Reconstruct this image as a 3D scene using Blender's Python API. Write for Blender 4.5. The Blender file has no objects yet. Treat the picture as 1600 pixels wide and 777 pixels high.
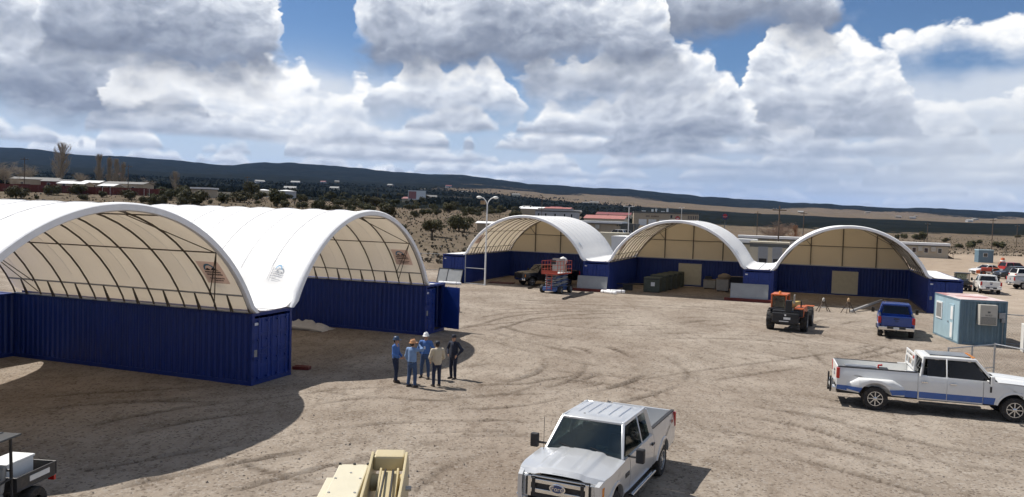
import bpy, bmesh, math, random
import numpy as np
from mathutils import Vector, Matrix, Euler

random.seed(7)
RNG = np.random.RandomState(11)
SC = bpy.context.scene
COL = SC.collection
R = math.radians
FPX, PITCH, ROLL, CAMH = 1250.0, 0.042, 0.0316, 6.65      # lens in photo pixels, camera attitude, camera height (m)

# ------------------------------------------------------------------ camera
cd = bpy.data.cameras.new('camera')
cd.sensor_fit = 'HORIZONTAL'
cd.sensor_width = 36.0
cd.lens = 36.0 * FPX / 1600.0
cd.clip_start = 0.1
cd.clip_end = 60000.0
cam = bpy.data.objects.new('camera', cd)
COL.objects.link(cam)
cam.matrix_world = Matrix.Translation((0, 0, CAMH)) @ Matrix.Rotation(math.pi / 2 - PITCH, 4, 'X') @ Matrix.Rotation(ROLL, 4, 'Z')
SC.camera = cam

# ------------------------------------------------------------------ sun direction (read from the shadows on the yard)
SUN_EL = R(54.0)
SHADOW_DIR = R(-27.0)                       # heading in which shadows fall
to_sun = Vector((-math.cos(SHADOW_DIR) * math.cos(SUN_EL), -math.sin(SHADOW_DIR) * math.cos(SUN_EL), math.sin(SUN_EL)))
sl = bpy.data.lights.new('sun', 'SUN')
sl.energy = 5.0
sl.angle = R(0.55)
sl.color = (1.0, 0.95, 0.88)
sun = bpy.data.objects.new('sun', sl)
COL.objects.link(sun)
sun.rotation_euler = to_sun.to_track_quat('Z', 'Y').to_euler()
sun.location = (-40, 20, 60)

# ------------------------------------------------------------------ world: clear sky plus broken cumulus
W = bpy.data.worlds.new('World')
SC.world = W
W.use_nodes = True
nt = W.node_tree
nt.nodes.clear()


class NG:
    """tiny helper for writing shader maths"""
    def __init__(self, tree): self.t = tree
    def node(self, typ, **kw):
        n = self.t.nodes.new(typ)
        for k, v in kw.items():
            setattr(n, k, v)
        return n
    def put(self, sock, v):
        if isinstance(v, bpy.types.NodeSocket):
            self.t.links.new(v, sock)
        elif v is not None:
            sock.default_value = v
    def m(self, op, a, b=None, c=None, clamp=False):
        n = self.node('ShaderNodeMath', operation=op, use_clamp=clamp)
        self.put(n.inputs[0], a)
        if b is not None: self.put(n.inputs[1], b)
        if c is not None: self.put(n.inputs[2], c)
        return n.outputs[0]
    def vm(self, op, a, b=None):
        n = self.node('ShaderNodeVectorMath', operation=op)
        self.put(n.inputs[0], a)
        if b is not None: self.put(n.inputs[1], b)
        return n.outputs[0]
    def xyz(self, x=0.0, y=0.0, z=0.0):
        n = self.node('ShaderNodeCombineXYZ')
        self.put(n.inputs[0], x); self.put(n.inputs[1], y); self.put(n.inputs[2], z)
        return n.outputs[0]
    def sep(self, v):
        n = self.node('ShaderNodeSeparateXYZ')
        self.put(n.inputs[0], v)
        return n.outputs
    def noise(self, vec, scale, detail=4.0, rough=0.5, dist=0.0, lac=2.0, color=False):
        n = self.node('ShaderNodeTexNoise')
        self.put(n.inputs['Vector'], vec)
        n.inputs['Scale'].default_value = scale
        n.inputs['Detail'].default_value = detail
        n.inputs['Roughness'].default_value = rough
        n.inputs['Lacunarity'].default_value = lac
        n.inputs['Distortion'].default_value = dist
        return n.outputs['Color' if color else 'Fac']
    def smooth(self, v, a, b, lo=0.0, hi=1.0):
        n = self.node('ShaderNodeMapRange', interpolation_type='SMOOTHSTEP')
        self.put(n.inputs[0], v)
        n.inputs[1].default_value = a; n.inputs[2].default_value = b
        n.inputs[3].default_value = lo; n.inputs[4].default_value = hi
        return n.outputs[0]
    def lin(self, v, a, b, lo=0.0, hi=1.0):
        n = self.node('ShaderNodeMapRange')
        self.put(n.inputs[0], v)
        n.inputs[1].default_value = a; n.inputs[2].default_value = b
        n.inputs[3].default_value = lo; n.inputs[4].default_value = hi
        return n.outputs[0]
    def mix(self, f, a, b):
        n = self.node('ShaderNodeMix', data_type='RGBA')
        self.put(n.inputs[0], f)
        for s, v in ((n.inputs[6], a), (n.inputs[7], b)):
            if isinstance(v, tuple) and len(v) == 3: v = (*v, 1.0)
            self.put(s, v)
        return n.outputs[2]
    def mul(self, a, b):
        n = self.node('ShaderNodeMix', data_type='RGBA', blend_type='MULTIPLY')
        n.inputs[0].default_value = 1.0
        for s, v in ((n.inputs[6], a), (n.inputs[7], b)):
            if isinstance(v, tuple) and len(v) == 3: v = (*v, 1.0)
            self.put(s, v)
        return n.outputs[2]
    def ramp(self, f, stops):
        n = self.node('ShaderNodeValToRGB')
        self.put(n.inputs[0], f)
        e = n.color_ramp.elements
        while len(e) < len(stops): e.new(0.5)
        for el, (p, c) in zip(e, stops):
            el.position = p
            el.color = (*c, 1.0)
        return n.outputs[0]


g = NG(nt)
sky = g.node('ShaderNodeTexSky', sky_type='NISHITA')
sky.sun_disc = False
sky.sun_elevation = SUN_EL
sky.sun_rotation = math.atan2(to_sun.x, to_sun.y)
sky.altitude = 1900.0
sky.air_density = 1.0
sky.dust_density = 0.6
tc = g.node('ShaderNodeTexCoord')
dirv = g.vm('NORMALIZE', tc.outputs['Generated'])
dx, dy, dz = g.sep(dirv)
az = g.m('ARCTAN2', dx, dy)
el = g.m('ARCSINE', dz)
hz = g.vm('NORMALIZE', g.xyz(dx, dy, 0.0))
hx, hy, _h = g.sep(hz)
fy = g.m('MULTIPLY', g.m('LOGARITHM', g.m('ADD', g.m('MAXIMUM', el, -0.03), 0.13), math.e), 1.15)
P = g.xyz(g.m('MULTIPLY', hx, 2.6), g.m('MULTIPLY', hy, 2.6), fy)


def blob(a0, e0, wa, we, amp):
    """soft patch in sky directions (radians)"""
    u = g.m('DIVIDE', g.m('SUBTRACT', az, a0), wa)
    v = g.m('DIVIDE', g.m('SUBTRACT', el, e0), we)
    q = g.m('ADD', g.m('MULTIPLY', u, u), g.m('MULTIPLY', v, v))
    return g.m('MULTIPLY', g.m('EXPONENT', g.m('MULTIPLY', q, -1.0)), amp)


def total(items):
    s = items[0]
    for i in items[1:]: s = g.m('ADD', s, i)
    return s


#CLOUDS
def billow(vec, scale, detail, rough=0.6):
    n = g.node('ShaderNodeTexVoronoi', feature='F1')
    n.normalize = True
    g.put(n.inputs['Vector'], vec)
    n.inputs['Scale'].default_value = scale
    n.inputs['Detail'].default_value = detail
    n.inputs['Roughness'].default_value = rough
    return n.outputs['Distance']


# isotropic sky coordinates, a little finer towards the horizon
ex = g.m('ADD', g.m('MULTIPLY', el, 1.0), g.m('MULTIPLY', g.m('LOGARITHM', g.m('ADD', g.m('MAXIMUM', el, -0.02), 0.10), math.e), 0.16))
Q = g.xyz(hx, hy, ex)
soft = g.noise(Q, 7.0, 5, 0.58, color=True)
s1, s2, s3 = g.sep(soft)
Qw = g.vm('ADD', Q, g.vm('MULTIPLY', g.vm('SUBTRACT', soft, (0.5, 0.5, 0.5)), (0.07, 0.07, 0.07)))
puff = billow(Qw, 15.0, 4.0)                       # rounded heads: 0 in the middle of a head
puff_up = billow(g.vm('ADD', Qw, (-0.007, 0.0, 0.011)), 15.0, 2.0)
head = g.m('SUBTRACT', 0.40, puff)
relief = g.m('ADD', g.m('MULTIPLY', g.m('SUBTRACT', puff_up, puff), 2.6), g.m('MULTIPLY', head, 0.35))     # sunward sides bright
fuzz = g.m('SUBTRACT', s3, 0.5)
haze_col = (0.50, 0.58, 0.70)
white = (0.95, 0.95, 0.94)

RAMP = [(0.0, (0.17, 0.195, 0.255)), (0.25, (0.25, 0.285, 0.36)), (0.50, (0.42, 0.46, 0.54)), (0.75, (0.68, 0.715, 0.77)), (1.0, (0.94, 0.94, 0.93))]


def deck_colour(sh, far):
    c = g.ramp(g.m('MAXIMUM', g.m('MINIMUM', sh, 1.0), 0.0), RAMP)
    return g.mix(far, c, (0.60, 0.66, 0.74)) if far else c


def cumulus(sky_c, height, base, jit, sharp, dark, far, amp=1.0, lift=0.0, flat=0.006, span=None):
    """one bank of cumulus: height(az) above a flat base, heads cut by the billow pattern"""
    eb = g.m('ADD', el, g.m('ADD', g.m('MULTIPLY', fuzz, flat * 5.0), g.m('MULTIPLY', head, flat * 1.6)))
    et = g.m('SUBTRACT', el, g.m('ADD', g.m('MULTIPLY', head, jit), g.m('MULTIPLY', fuzz, jit * 0.9)))
    top = g.m('SUBTRACT', g.m('ADD', height, base), et)
    a_top = g.smooth(top, 0.0, sharp)
    a_bot = g.smooth(g.m('SUBTRACT', eb, base), -flat, flat)
    alpha = g.m('MULTIPLY', g.m('MULTIPLY', a_top, a_bot), amp)
    if span is not None: alpha = g.m('MULTIPLY', alpha, span)
    v = g.m('DIVIDE', g.m('SUBTRACT', et, base), g.m('MAXIMUM', height, 0.004))
    body = g.lin(g.m('MINIMUM', g.m('MAXIMUM', v, 0.0), 1.0), 0.0, 1.0, 0.0, 1.0)
    sh = g.m('ADD', g.m('MULTIPLY', g.m('POWER', body, 0.85), dark), 1.0 - dark + lift)
    sh = g.m('ADD', sh, g.m('MULTIPLY', relief, g.m('ADD', g.m('MULTIPLY', body, 0.55), 0.45)))
    sh = g.m('ADD', sh, g.m('MULTIPLY', fuzz, 0.75))
    return g.mix(alpha, sky_c, deck_colour(sh, far))


def dome(x0, x1, base_y, top_y):
    """height profile of a single cloud between two bearings, from its place in the photograph"""
    xm = (x0 + x1) / 2
    hzn = 336 + 0.0316 * (xm - 800)
    a0, w = (xm - 800) / 1250.0, (x1 - x0) / 2 / 1250.0
    azj = g.m('ADD', az, g.m('ADD', g.m('MULTIPLY', g.m('SUBTRACT', s1, 0.5), 0.16), g.m('MULTIPLY', head, 0.04)))
    u = g.m('DIVIDE', g.m('SUBTRACT', azj, a0), w)
    q = g.m('MAXIMUM', g.m('SUBTRACT', 1.0, g.m('MULTIPLY', u, u)), 0.0)
    hgt = (base_y - top_y) / 1250.0
    lump = g.noise(g.xyz(g.m('MULTIPLY', az, 16.0), x0 * 0.013, 0.0), 1.0, 2, 0.55)
    h = g.m('MULTIPLY', g.m('MULTIPLY', g.m('POWER', q, 0.6), g.lin(lump, 0.25, 0.75, 0.45, 1.25)), hgt)
    return h, (hzn - base_y) / 1250.0, g.smooth(q, 0.0, 0.22)


def bank(freq, seed, thr, hmax):
    """height profile of a whole row of clouds round the horizon"""
    n = g.noise(g.xyz(g.m('MULTIPLY', hx, freq), g.m('MULTIPLY', hy, freq), seed), 1.0, 3, 0.5)
    m_ = g.lin(n, thr, thr + 0.28)
    m_ = g.m('MINIMUM', g.m('MAXIMUM', m_, 0.0), 1.0)
    return g.m('MULTIPLY', g.m('POWER', m_, 0.6), hmax), g.smooth(m_, 0.0, 0.08)


def pxb(x, y, wx, wy, amp):
    return blob((x - 800) / 1250.0, (336 + 0.0316 * (x - 800) - y) / 1250.0, wx / 1250.0, wy / 1250.0, amp)


blue = g.mul(sky.outputs[0], (0.058, 0.070, 0.082))
# thin high cloud and the milky air low down
veil_n = g.noise(Q, 3.2, 5, 0.6)
veil = g.smooth(g.m('ADD', veil_n, total([pxb(500, 40, 70, 60, -0.3), pxb(1480, 40, 220, 80, -0.35), pxb(1500, 190, 220, 50, 0.2), pxb(480, 150, 130, 60, 0.25)])), 0.44, 0.66, 0.0, 0.85)
skyc = g.mix(veil, blue, (0.66, 0.70, 0.76))
skyc = g.mix(g.smooth(el, 0.03, 0.19, 0.92, 0.0), skyc, haze_col)
# the broken deck overhead, out of view; greys lowered to deepen the ground shade
over_n = g.noise(P, 2.4, 6, 0.55)
over_a = g.m('MULTIPLY', g.smooth(over_n, 0.46, 0.54), g.smooth(el, 0.26, 0.40))
skyc = g.mix(over_a, skyc, g.mix(g.smooth(over_n, 0.50, 0.66), (0.34, 0.37, 0.42), (0.12, 0.14, 0.18)))
# rows of cumulus from the horizon upwards
for (fr, sd, th, hm, ba, jt, dk, fa, lf) in ((19.0, 1.3, 0.38, 0.022, 0.024, 0.016, 0.60, 0.34, 0.06), (16.0, 3.3, 0.40, 0.026, 0.036, 0.020, 0.62, 0.26, 0.06), (14.0, 5.1, 0.41, 0.032, 0.048, 0.026, 0.64, 0.18, 0.06), (11.5, 9.7, 0.42, 0.036, 0.062, 0.030, 0.66, 0.12, 0.06),
                                         (10.0, 13.9, 0.41, 0.044, 0.080, 0.036, 0.66, 0.07, 0.06), (8.5, 17.2, 0.40, 0.050, 0.102, 0.042, 0.66, 0.03, 0.06)):
    h_, sp_ = bank(fr, sd, th, hm)
    skyc = cumulus(skyc, h_, ba, jt, 0.006 + jt * 0.12, dk, fa, 1.0, lf, 0.004, sp_)
# soft grey-white shower between the big clouds on the left
skyc = g.mix(g.m('MULTIPLY', pxb(480, 170, 110, 60, 0.80), g.lin(s2, 0.3, 0.7, 0.7, 1.0), clamp=True), skyc, (0.66, 0.69, 0.735))
# the big clouds, one by one
for (x0, x1, by, ty, dk, lf) in ((1380, 1700, 210, 160, 0.40, 0.10), (1120, 1400, 205, 62, 0.62, 0.02), (940, 1180, 225, 90, 0.72, 0.0), (560, 830, 178, 70, 0.55, 0.06), (820, 1120, 150, 55, 0.60, 0.02), (320, 600, 190, 85, 0.30, 0.08),
                                 (-120, 340, 182, 60, 0.80, -0.02), (215, 350, 156, 116, 0.22, 0.18), (1340, 1580, 112, 78, 0.25, 0.16), (930, 1300, 66, -110, 0.85, -0.04), (540, 1060, 108, -120, 0.86, 0.0), (-80, 130, 100, -70, 0.65, 0.04), (110, 470, 122, -110, 0.88, -0.02)):
    h_, b_, sp_ = dome(x0, x1, by, ty)
    skyc = cumulus(skyc, h_, b_, 0.060, 0.008, dk, 0.0, 1.0, lf - 0.02, 0.024, sp_)
# sheets of rain under the dark bases, over the far plain
streak = g.noise(g.xyz(g.m('ADD', g.m('MULTIPLY', az, 9.0), g.m('MULTIPLY', el, 5.0)), g.m('MULTIPLY', el, 1.2), 0.0), 2.0, 3, 0.5)
rain = g.m('MULTIPLY', total([pxb(1180, 288, 300, 48, 0.85), pxb(1540, 250, 210, 70, 0.80)]), g.lin(streak, 0.3, 0.7, 0.7, 1.0), clamp=True)
skyc = g.mix(rain, skyc, g.mix(g.smooth(az, 0.32, 0.56), (0.38, 0.45, 0.57), (0.60, 0.64, 0.69)))
bg = g.node('ShaderNodeBackground')
g.put(bg.inputs[0], skyc)
bg.inputs[1].default_value = 1.0
wo = g.node('ShaderNodeOutputWorld')
nt.links.new(bg.outputs[0], wo.inputs[0])
W.cycles.sampling_method = 'MANUAL'
W.cycles.sample_map_resolution = 256

# ------------------------------------------------------------------ exposure and renderer
vs = SC.view_settings
vs.view_transform = 'Standard'
vs.look = 'None'
vs.exposure = 0.2
vs.gamma = 1.0
vs.use_curve_mapping = False
SC.render.engine = 'CYCLES'
cy = SC.cycles
cy.use_denoising = True
try:
    cy.denoiser = 'OPENIMAGEDENOISE'
except Exception:
    pass
cy.use_adaptive_sampling = True
cy.adaptive_threshold = 0.02
cy.adaptive_min_samples = 12
cy.max_bounces = 6
cy.diffuse_bounces = 3
cy.glossy_bounces = 3
cy.transmission_bounces = 4
cy.transparent_max_bounces = 12
cy.sample_clamp_indirect = 6.0
cy.caustics_reflective = False
cy.caustics_refractive = False

# ================================================================== helpers
TH = 0.352                                   # the yard is turned this much against the view
U = Vector((math.cos(TH), -math.sin(TH), 0))
V = Vector((math.sin(TH), math.cos(TH), 0))


def ray(x, y):
    """direction through a pixel of the 1600x777 photograph"""
    X, Y = x - 800.0, y - 388.5
    c, s = math.cos(ROLL), math.sin(ROLL)
    a, b = X * c + Y * s, -X * s + Y * c
    d = (a / FPX, 1.0, -b / FPX)
    cp, sp = math.cos(PITCH), math.sin(PITCH)
    return Vector((d[0], d[1] * cp + d[2] * sp, -d[1] * sp + d[2] * cp))


def on_plane(x, y, z=0.0):
    r = ray(x, y)
    return Vector((0, 0, CAMH)) + r * ((z - CAMH) / r.z)


def tag(o, label=None, cat=None, group=None, kind=None):
    if label: o['label'] = label
    if cat: o['category'] = cat
    if group: o['group'] = group
    if kind: o['kind'] = kind
    return o


def empty(name, loc=(0, 0, 0), rz=0.0, label=None, cat=None, group=None):
    o = bpy.data.objects.new(name, None)
    COL.objects.link(o)
    o.empty_display_size = 0.2
    o.location = loc
    o.rotation_euler = (0, 0, rz)
    return tag(o, label, cat, group)


def copy_tree(o, parent=None):
    c = o.copy()
    COL.objects.link(c)
    if parent is not None:
        c.parent = parent
    for ch in o.children:
        copy_tree(ch, c)
    return c


def rotz(a): return Matrix.Rotation(a, 3, 'Z')


class MB:
    """collects shapes, then links them as ONE mesh object"""
    def __init__(self):
        self.v = []
        self.f = []

    def add(self, vs, fs):
        n = len(self.v)
        self.v += [tuple(p) for p in vs]
        self.f += [tuple(i + n for i in q) for q in fs]
        return self

    def box(self, c, s, rot=None, taper=None):
        hx, hy, hz = s[0] / 2, s[1] / 2, s[2] / 2
        tx, ty = taper or (1, 1)
        pts = [Vector((x * hx * (tx if z > 0 else 1), y * hy * (ty if z > 0 else 1), z * hz)) for z in (-1, 1) for y in (-1, 1) for x in (-1, 1)]
        if rot is not None:
            m = rot if isinstance(rot, Matrix) else Euler(rot).to_matrix()
            pts = [m @ p for p in pts]
        c = Vector(c)
        return self.add([p + c for p in pts], [(0, 2, 3, 1), (4, 5, 7, 6), (0, 1, 5, 4), (2, 6, 7, 3), (0, 4, 6, 2), (1, 3, 7, 5)])

    def b2(self, lo, hi):
        return self.box([(a + b) / 2 for a, b in zip(lo, hi)], [abs(b - a) for a, b in zip(lo, hi)])

    def bar(self, a, b, w, h=None, up=(0, 0, 1)):
        """rectangular bar from a to b"""
        a, b = Vector(a), Vector(b)
        d = (b - a)
        L = d.length
        d = d / L
        upv = Vector(up)
        if abs(d.dot(upv)) > 0.98: upv = Vector((1, 0, 0))
        s = d.cross(upv).normalized()
        t = s.cross(d)
        m = Matrix((d, s, t)).transposed()
        return self.box((a + b) / 2, (L, w, h or w), m)

    def tube(self, pts, r, n=8, caps=True, close=False):
        pts = [Vector(p) for p in pts]
        rs = r if isinstance(r, (list, tuple)) else [r] * len(pts)
        vs, fs = [], []
        prev = None
        for i, p in enumerate(pts):
            if close:
                d = pts[(i + 1) % len(pts)] - pts[i - 1]
            else:
                d = pts[min(i + 1, len(pts) - 1)] - pts[max(i - 1, 0)]
            d.normalize()
            if prev is None:
                a = Vector((0, 0, 1)) if abs(d.z) < 0.9 else Vector((1, 0, 0))
                s = d.cross(a).normalized()
            else:
                s = prev - d * prev.dot(d)
                s.normalize()
            prev = s
            t = d.cross(s)
            for k in range(n):
                q = 2 * math.pi * k / n
                vs.append(p + (s * math.cos(q) + t * math.sin(q)) * rs[i])
        m = len(pts)
        for i in range(m if close else m - 1):
            j = (i + 1) % m
            for k in range(n):
                k2 = (k + 1) % n
                fs.append((i * n + k, i * n + k2, j * n + k2, j * n + k))
        if caps and not close:
            fs.append(tuple(range(n - 1, -1, -1)))
            fs.append(tuple((m - 1) * n + k for k in range(n)))
        return self.add(vs, fs)

    def cyl(self, a, b, r, n=16):
        return self.tube([a, b], r, n)

    def lathe(self, c, axis, prof, n=24, caps=True):
        """prof: (radius, offset along axis) list"""
        ax = Vector(axis).normalized()
        a = Vector((0, 0, 1)) if abs(ax.z) < 0.9 else Vector((1, 0, 0))
        s = ax.cross(a).normalized()
        t = ax.cross(s)
        c = Vector(c)
        vs, fs = [], []
        for (r, o) in prof:
            for k in range(n):
                q = 2 * math.pi * k / n
                vs.append(c + ax * o + (s * math.cos(q) + t * math.sin(q)) * r)
        for i in range(len(prof) - 1):
            for k in range(n):
                k2 = (k + 1) % n
                fs.append((i * n + k, i * n + k2, (i + 1) * n + k2, (i + 1) * n + k))
        if caps:
            fs.append(tuple(range(n - 1, -1, -1)))
            fs.append(tuple((len(prof) - 1) * n + k for k in range(n)))
        return self.add(vs, fs)

    def prism(self, poly, y0, y1, axis='y'):
        """2-D outline pushed along an axis ('y': poly in x,z; 'x': poly in y,z; 'z': poly in x,y)"""
        n = len(poly)
        def p3(p, o):
            return {'y': (p[0], o, p[1]), 'x': (o, p[0], p[1]), 'z': (p[0], p[1], o)}[axis]
        vs = [p3(p, y0) for p in poly] + [p3(p, y1) for p in poly]
        fs = [tuple(range(n - 1, -1, -1)), tuple(range(n, 2 * n))]
        for i in range(n):
            j = (i + 1) % n
            fs.append((i, j, n + j, n + i))
        return self.add(vs, fs)

    def sheet(self, quad, t):
        """thin slab from four corners (thickness along their normal)"""
        q = [Vector(p) for p in quad]
        n = (q[1] - q[0]).cross(q[3] - q[0]).normalized() * t
        vs = q + [p + n for p in q]
        return self.add(vs, [(3, 2, 1, 0), (4, 5, 6, 7), (0, 1, 5, 4), (1, 2, 6, 5), (2, 3, 7, 6), (3, 0, 4, 7)])

    def grid(self, fn, nu, nv):
        vs = [fn(i / nu, j / nv) for j in range(nv + 1) for i in range(nu + 1)]
        fs = []
        for j in range(nv):
            for i in range(nu):
                a = j * (nu + 1) + i
                fs.append((a, a + 1, a + nu + 2, a + nu + 1))
        return self.add(vs, fs)

    def ball(self, c, r, nu=12, nv=8, squash=(1, 1, 1)):
        vs, fs = [], []
        for j in range(nv + 1):
            th = math.pi * j / nv
            for i in range(nu):
                ph = 2 * math.pi * i / nu
                vs.append((c[0] + r * squash[0] * math.sin(th) * math.cos(ph), c[1] + r * squash[1] * math.sin(th) * math.sin(ph), c[2] + r * squash[2] * math.cos(th)))
        for j in range(nv):
            for i in range(nu):
                i2 = (i + 1) % nu
                fs.append((j * nu + i, (j + 1) * nu + i, (j + 1) * nu + i2, j * nu + i2))
        return self.add(vs, fs)

    def xf(self, m):
        """apply a 4x4 or 3x3 matrix to everything so far"""
        m4 = m if len(m) == 4 else m.to_4x4()
        self.v = [tuple(m4 @ Vector(p)) for p in self.v]
        return self

    def mesh(self, name):
        me = bpy.data.meshes.new(name)
        me.from_pydata(self.v, [], self.f)
        return me

    def build(self, name, mat, parent=None, bevel=0.0, smooth=False, seg=2, fix=True, loc=None, rot=None):
        me = self.mesh(name)
        if fix:
            bm = bmesh.new()
            bm.from_mesh(me)
            bmesh.ops.remove_doubles(bm, verts=bm.verts, dist=1e-5)
            bmesh.ops.recalc_face_normals(bm, faces=bm.faces)
            bm.to_mesh(me)
            bm.free()
        me.materials.append(mat)
        o = bpy.data.objects.new(name, me)
        COL.objects.link(o)
        if parent is not None: o.parent = parent
        if loc is not None: o.location = loc
        if rot is not None: o.rotation_euler = rot
        if bevel > 0:
            b = o.modifiers.new('bevel', 'BEVEL')
            b.width = bevel
            b.segments = seg
            b.limit_method = 'ANGLE'
            b.angle_limit = R(32)
            b.harden_normals = False
        if smooth:
            me.shade_smooth()
            try:
                me.set_sharp_from_angle(angle=R(smooth if smooth is not True else 40))
            except Exception:
                pass
        return o


def text_obj(s, size, mat, parent, loc, rot, name='lettering', depth=0.004, align='CENTER', xs=1.0):
    cu = bpy.data.curves.new('txt', 'FONT')
    cu.body = s
    cu.size = size
    cu.align_x = align
    cu.align_y = 'CENTER'
    cu.extrude = depth
    t = bpy.data.objects.new('txt', cu)
    COL.objects.link(t)
    dg = bpy.context.evaluated_depsgraph_get()
    me = bpy.data.meshes.new_from_object(t.evaluated_get(dg))
    bpy.data.objects.remove(t)
    bpy.data.curves.remove(cu)
    me.materials.clear()
    me.materials.append(mat)
    o = bpy.data.objects.new(name, me)
    COL.objects.link(o)
    o.parent = parent
    o.location = loc
    o.rotation_euler = rot
    o.scale = (xs, 1, 1)
    return o


# ================================================================== materials
MATS = {}


def mat(name, col, rough=0.6, metal=0.0, var=0.12, vscale=3.0, bump=0.0, bscale=40.0, coat=0.0, dirt=0.0, dirtcol=(0.22, 0.17, 0.125), spec=0.5, fine=0.0, stretch=None):
    """plain procedural surface: base colour broken up by noise, optional dust and fine relief"""
    if name in MATS: return MATS[name]
    m = bpy.data.materials.new(name)
    m.use_nodes = True
    t = m.node_tree
    k = NG(t)
    b = t.nodes['Principled BSDF']
    co = k.node('ShaderNodeTexCoord').outputs['Object']
    if stretch:
        co = k.vm('MULTIPLY', co, stretch)
    n = k.noise(co, vscale, 6, 0.6)
    lo = tuple(c * (1 - var) for c in col)
    hi = tuple(min(1, c * (1 + var)) for c in col)
    c = k.mix(k.lin(n, 0.3, 0.7), lo, hi)
    if fine:
        c = k.mix(k.lin(k.noise(co, vscale * 14, 3, 0.6), 0.35, 0.65, 0, fine), c, tuple(x * 0.5 for x in col))
    if dirt:
        d = k.smooth(k.noise(co, vscale * 1.7, 8, 0.65), 0.60 - dirt * 0.35, 0.85 - dirt * 0.2, 0, min(1, dirt * 1.3))
        c = k.mix(d, c, dirtcol)
    k.put(b.inputs['Base Color'], c)
    k.put(b.inputs['Roughness'], k.lin(k.noise(co, vscale * 2.3, 4, 0.6), 0.3, 0.7, max(0.02, rough * 0.85), min(1, rough * 1.15)))
    b.inputs['Metallic'].default_value = metal
    b.inputs['Specular IOR Level'].default_value = spec
    b.inputs['Coat Weight'].default_value = coat
    b.inputs['Coat Roughness'].default_value = 0.06
    if bump:
        bn = k.node('ShaderNodeBump')
        bn.inputs['Strength'].default_value = bump
        bn.inputs['Distance'].default_value = 0.02
        k.put(bn.inputs['Height'], k.noise(co, bscale, 5, 0.6))
        k.put(b.inputs['Normal'], bn.outputs[0])
    MATS[name] = m
    return m


def paint(name, col, metal=0.0, dirt=0.12):
    return mat(name, col, rough=0.32, metal=metal, var=0.03, vscale=1.5, coat=0.6, dirt=dirt, dirtcol=(0.36, 0.31, 0.26))


def fabric_mat(name, outer, through, tw):
    """coated cloth: white on the lit side, lets a warm share of the light through"""
    if name in MATS: return MATS[name]
    m = bpy.data.materials.new(name)
    m.use_nodes = True
    t = m.node_tree
    t.nodes.clear()
    k = NG(t)
    co = k.node('ShaderNodeTexCoord').outputs['Object']
    n = k.noise(co, 0.8, 7, 0.62)
    n2 = k.noise(k.vm('MULTIPLY', co, (0.5, 3.0, 0.5)), 1.5, 5, 0.6)
    stain = k.smooth(n2, 0.48, 0.78, 0.0, 0.40)
    co_ = k.mix(stain, outer, tuple(c * 0.86 for c in outer))
    ct = k.mix(k.lin(n, 0.3, 0.7), tuple(c * 0.9 for c in through), through)
    d = k.node('ShaderNodeBsdfPrincipled')
    k.put(d.inputs['Base Color'], co_)
    d.inputs['Roughness'].default_value = 0.55
    d.inputs['Specular IOR Level'].default_value = 0.3
    bn = k.node('ShaderNodeBump')
    bn.inputs['Strength'].default_value = 0.45
    bn.inputs['Distance'].default_value = 0.06
    k.put(bn.inputs['Height'], k.noise(co, 1.3, 4, 0.55))
    k.put(d.inputs['Normal'], bn.outputs[0])
    tr = k.node('ShaderNodeBsdfTranslucent')
    k.put(tr.inputs[0], ct)
    mx = k.node('ShaderNodeMixShader')
    mx.inputs[0].default_value = tw
    t.links.new(d.outputs[0], mx.inputs[1])
    t.links.new(tr.outputs[0], mx.inputs[2])
    out = k.node('ShaderNodeOutputMaterial')
    t.links.new(mx.outputs[0], out.inputs[0])
    MATS[name] = m
    return m


def glass_mat(name, tint, opacity, ior=1.5):
    """tinted car glass: mirror-like film over a dark see-through pane"""
    if name in MATS: return MATS[name]
    m = bpy.data.materials.new(name)
    m.use_nodes = True
    t = m.node_tree
    t.nodes.clear()
    k = NG(t)
    gl = k.node('ShaderNodeBsdfPrincipled')
    gl.inputs['Base Color'].default_value = (*tint, 1)
    gl.inputs['Roughness'].default_value = 0.03
    gl.inputs['Specular IOR Level'].default_value = 0.8
    gl.inputs['IOR'].default_value = ior
    tr = k.node('ShaderNodeBsdfTransparent')
    tr.inputs[0].default_value = (0.75, 0.85, 0.82, 1)
    mx = k.node('ShaderNodeMixShader')
    mx.inputs[0].default_value = opacity
    t.links.new(tr.outputs[0], mx.inputs[1])
    t.links.new(gl.outputs[0], mx.inputs[2])
    out = k.node('ShaderNodeOutputMaterial')
    t.links.new(mx.outputs[0], out.inputs[0])
    MATS[name] = m
    return m


M_blue = mat('container_blue', (0.006, 0.025, 0.165), 0.45, var=0.10, vscale=1.2, dirt=0.16, dirtcol=(0.07, 0.075, 0.13), stretch=(1, 1, 0.35))
M_bluedoor = mat('container_door_blue', (0.007, 0.032, 0.205), 0.42, var=0.10, vscale=1.5, dirt=0.14, dirtcol=(0.07, 0.075, 0.13))
M_dark = mat('black_steel', (0.02, 0.02, 0.022), 0.5, var=0.2)
M_rubber = mat('tyre_rubber', (0.022, 0.021, 0.021), 0.85, var=0.25, vscale=6, dirt=0.35, dirtcol=(0.16, 0.13, 0.10))
M_plastic = mat('black_plastic', (0.025, 0.025, 0.027), 0.55, var=0.15)
M_steel = mat('galvanised_steel', (0.42, 0.43, 0.44), 0.42, metal=0.85, var=0.15, vscale=5)
M_greypaint = mat('grey_paint', (0.30, 0.31, 0.32), 0.5, var=0.12, dirt=0.15)
M_chrome = mat('chrome', (0.78, 0.79, 0.80), 0.10, metal=1.0, var=0.03)
M_alloy = mat('alloy_rim', (0.62, 0.63, 0.64), 0.25, metal=0.9, var=0.08)
M_rib = mat('rib_steel', (0.10, 0.085, 0.07), 0.5, metal=0.5, var=0.2)
M_fabric = fabric_mat('shelter_fabric', (0.95, 0.95, 0.94), (0.92, 0.76, 0.55), 0.21)
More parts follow.
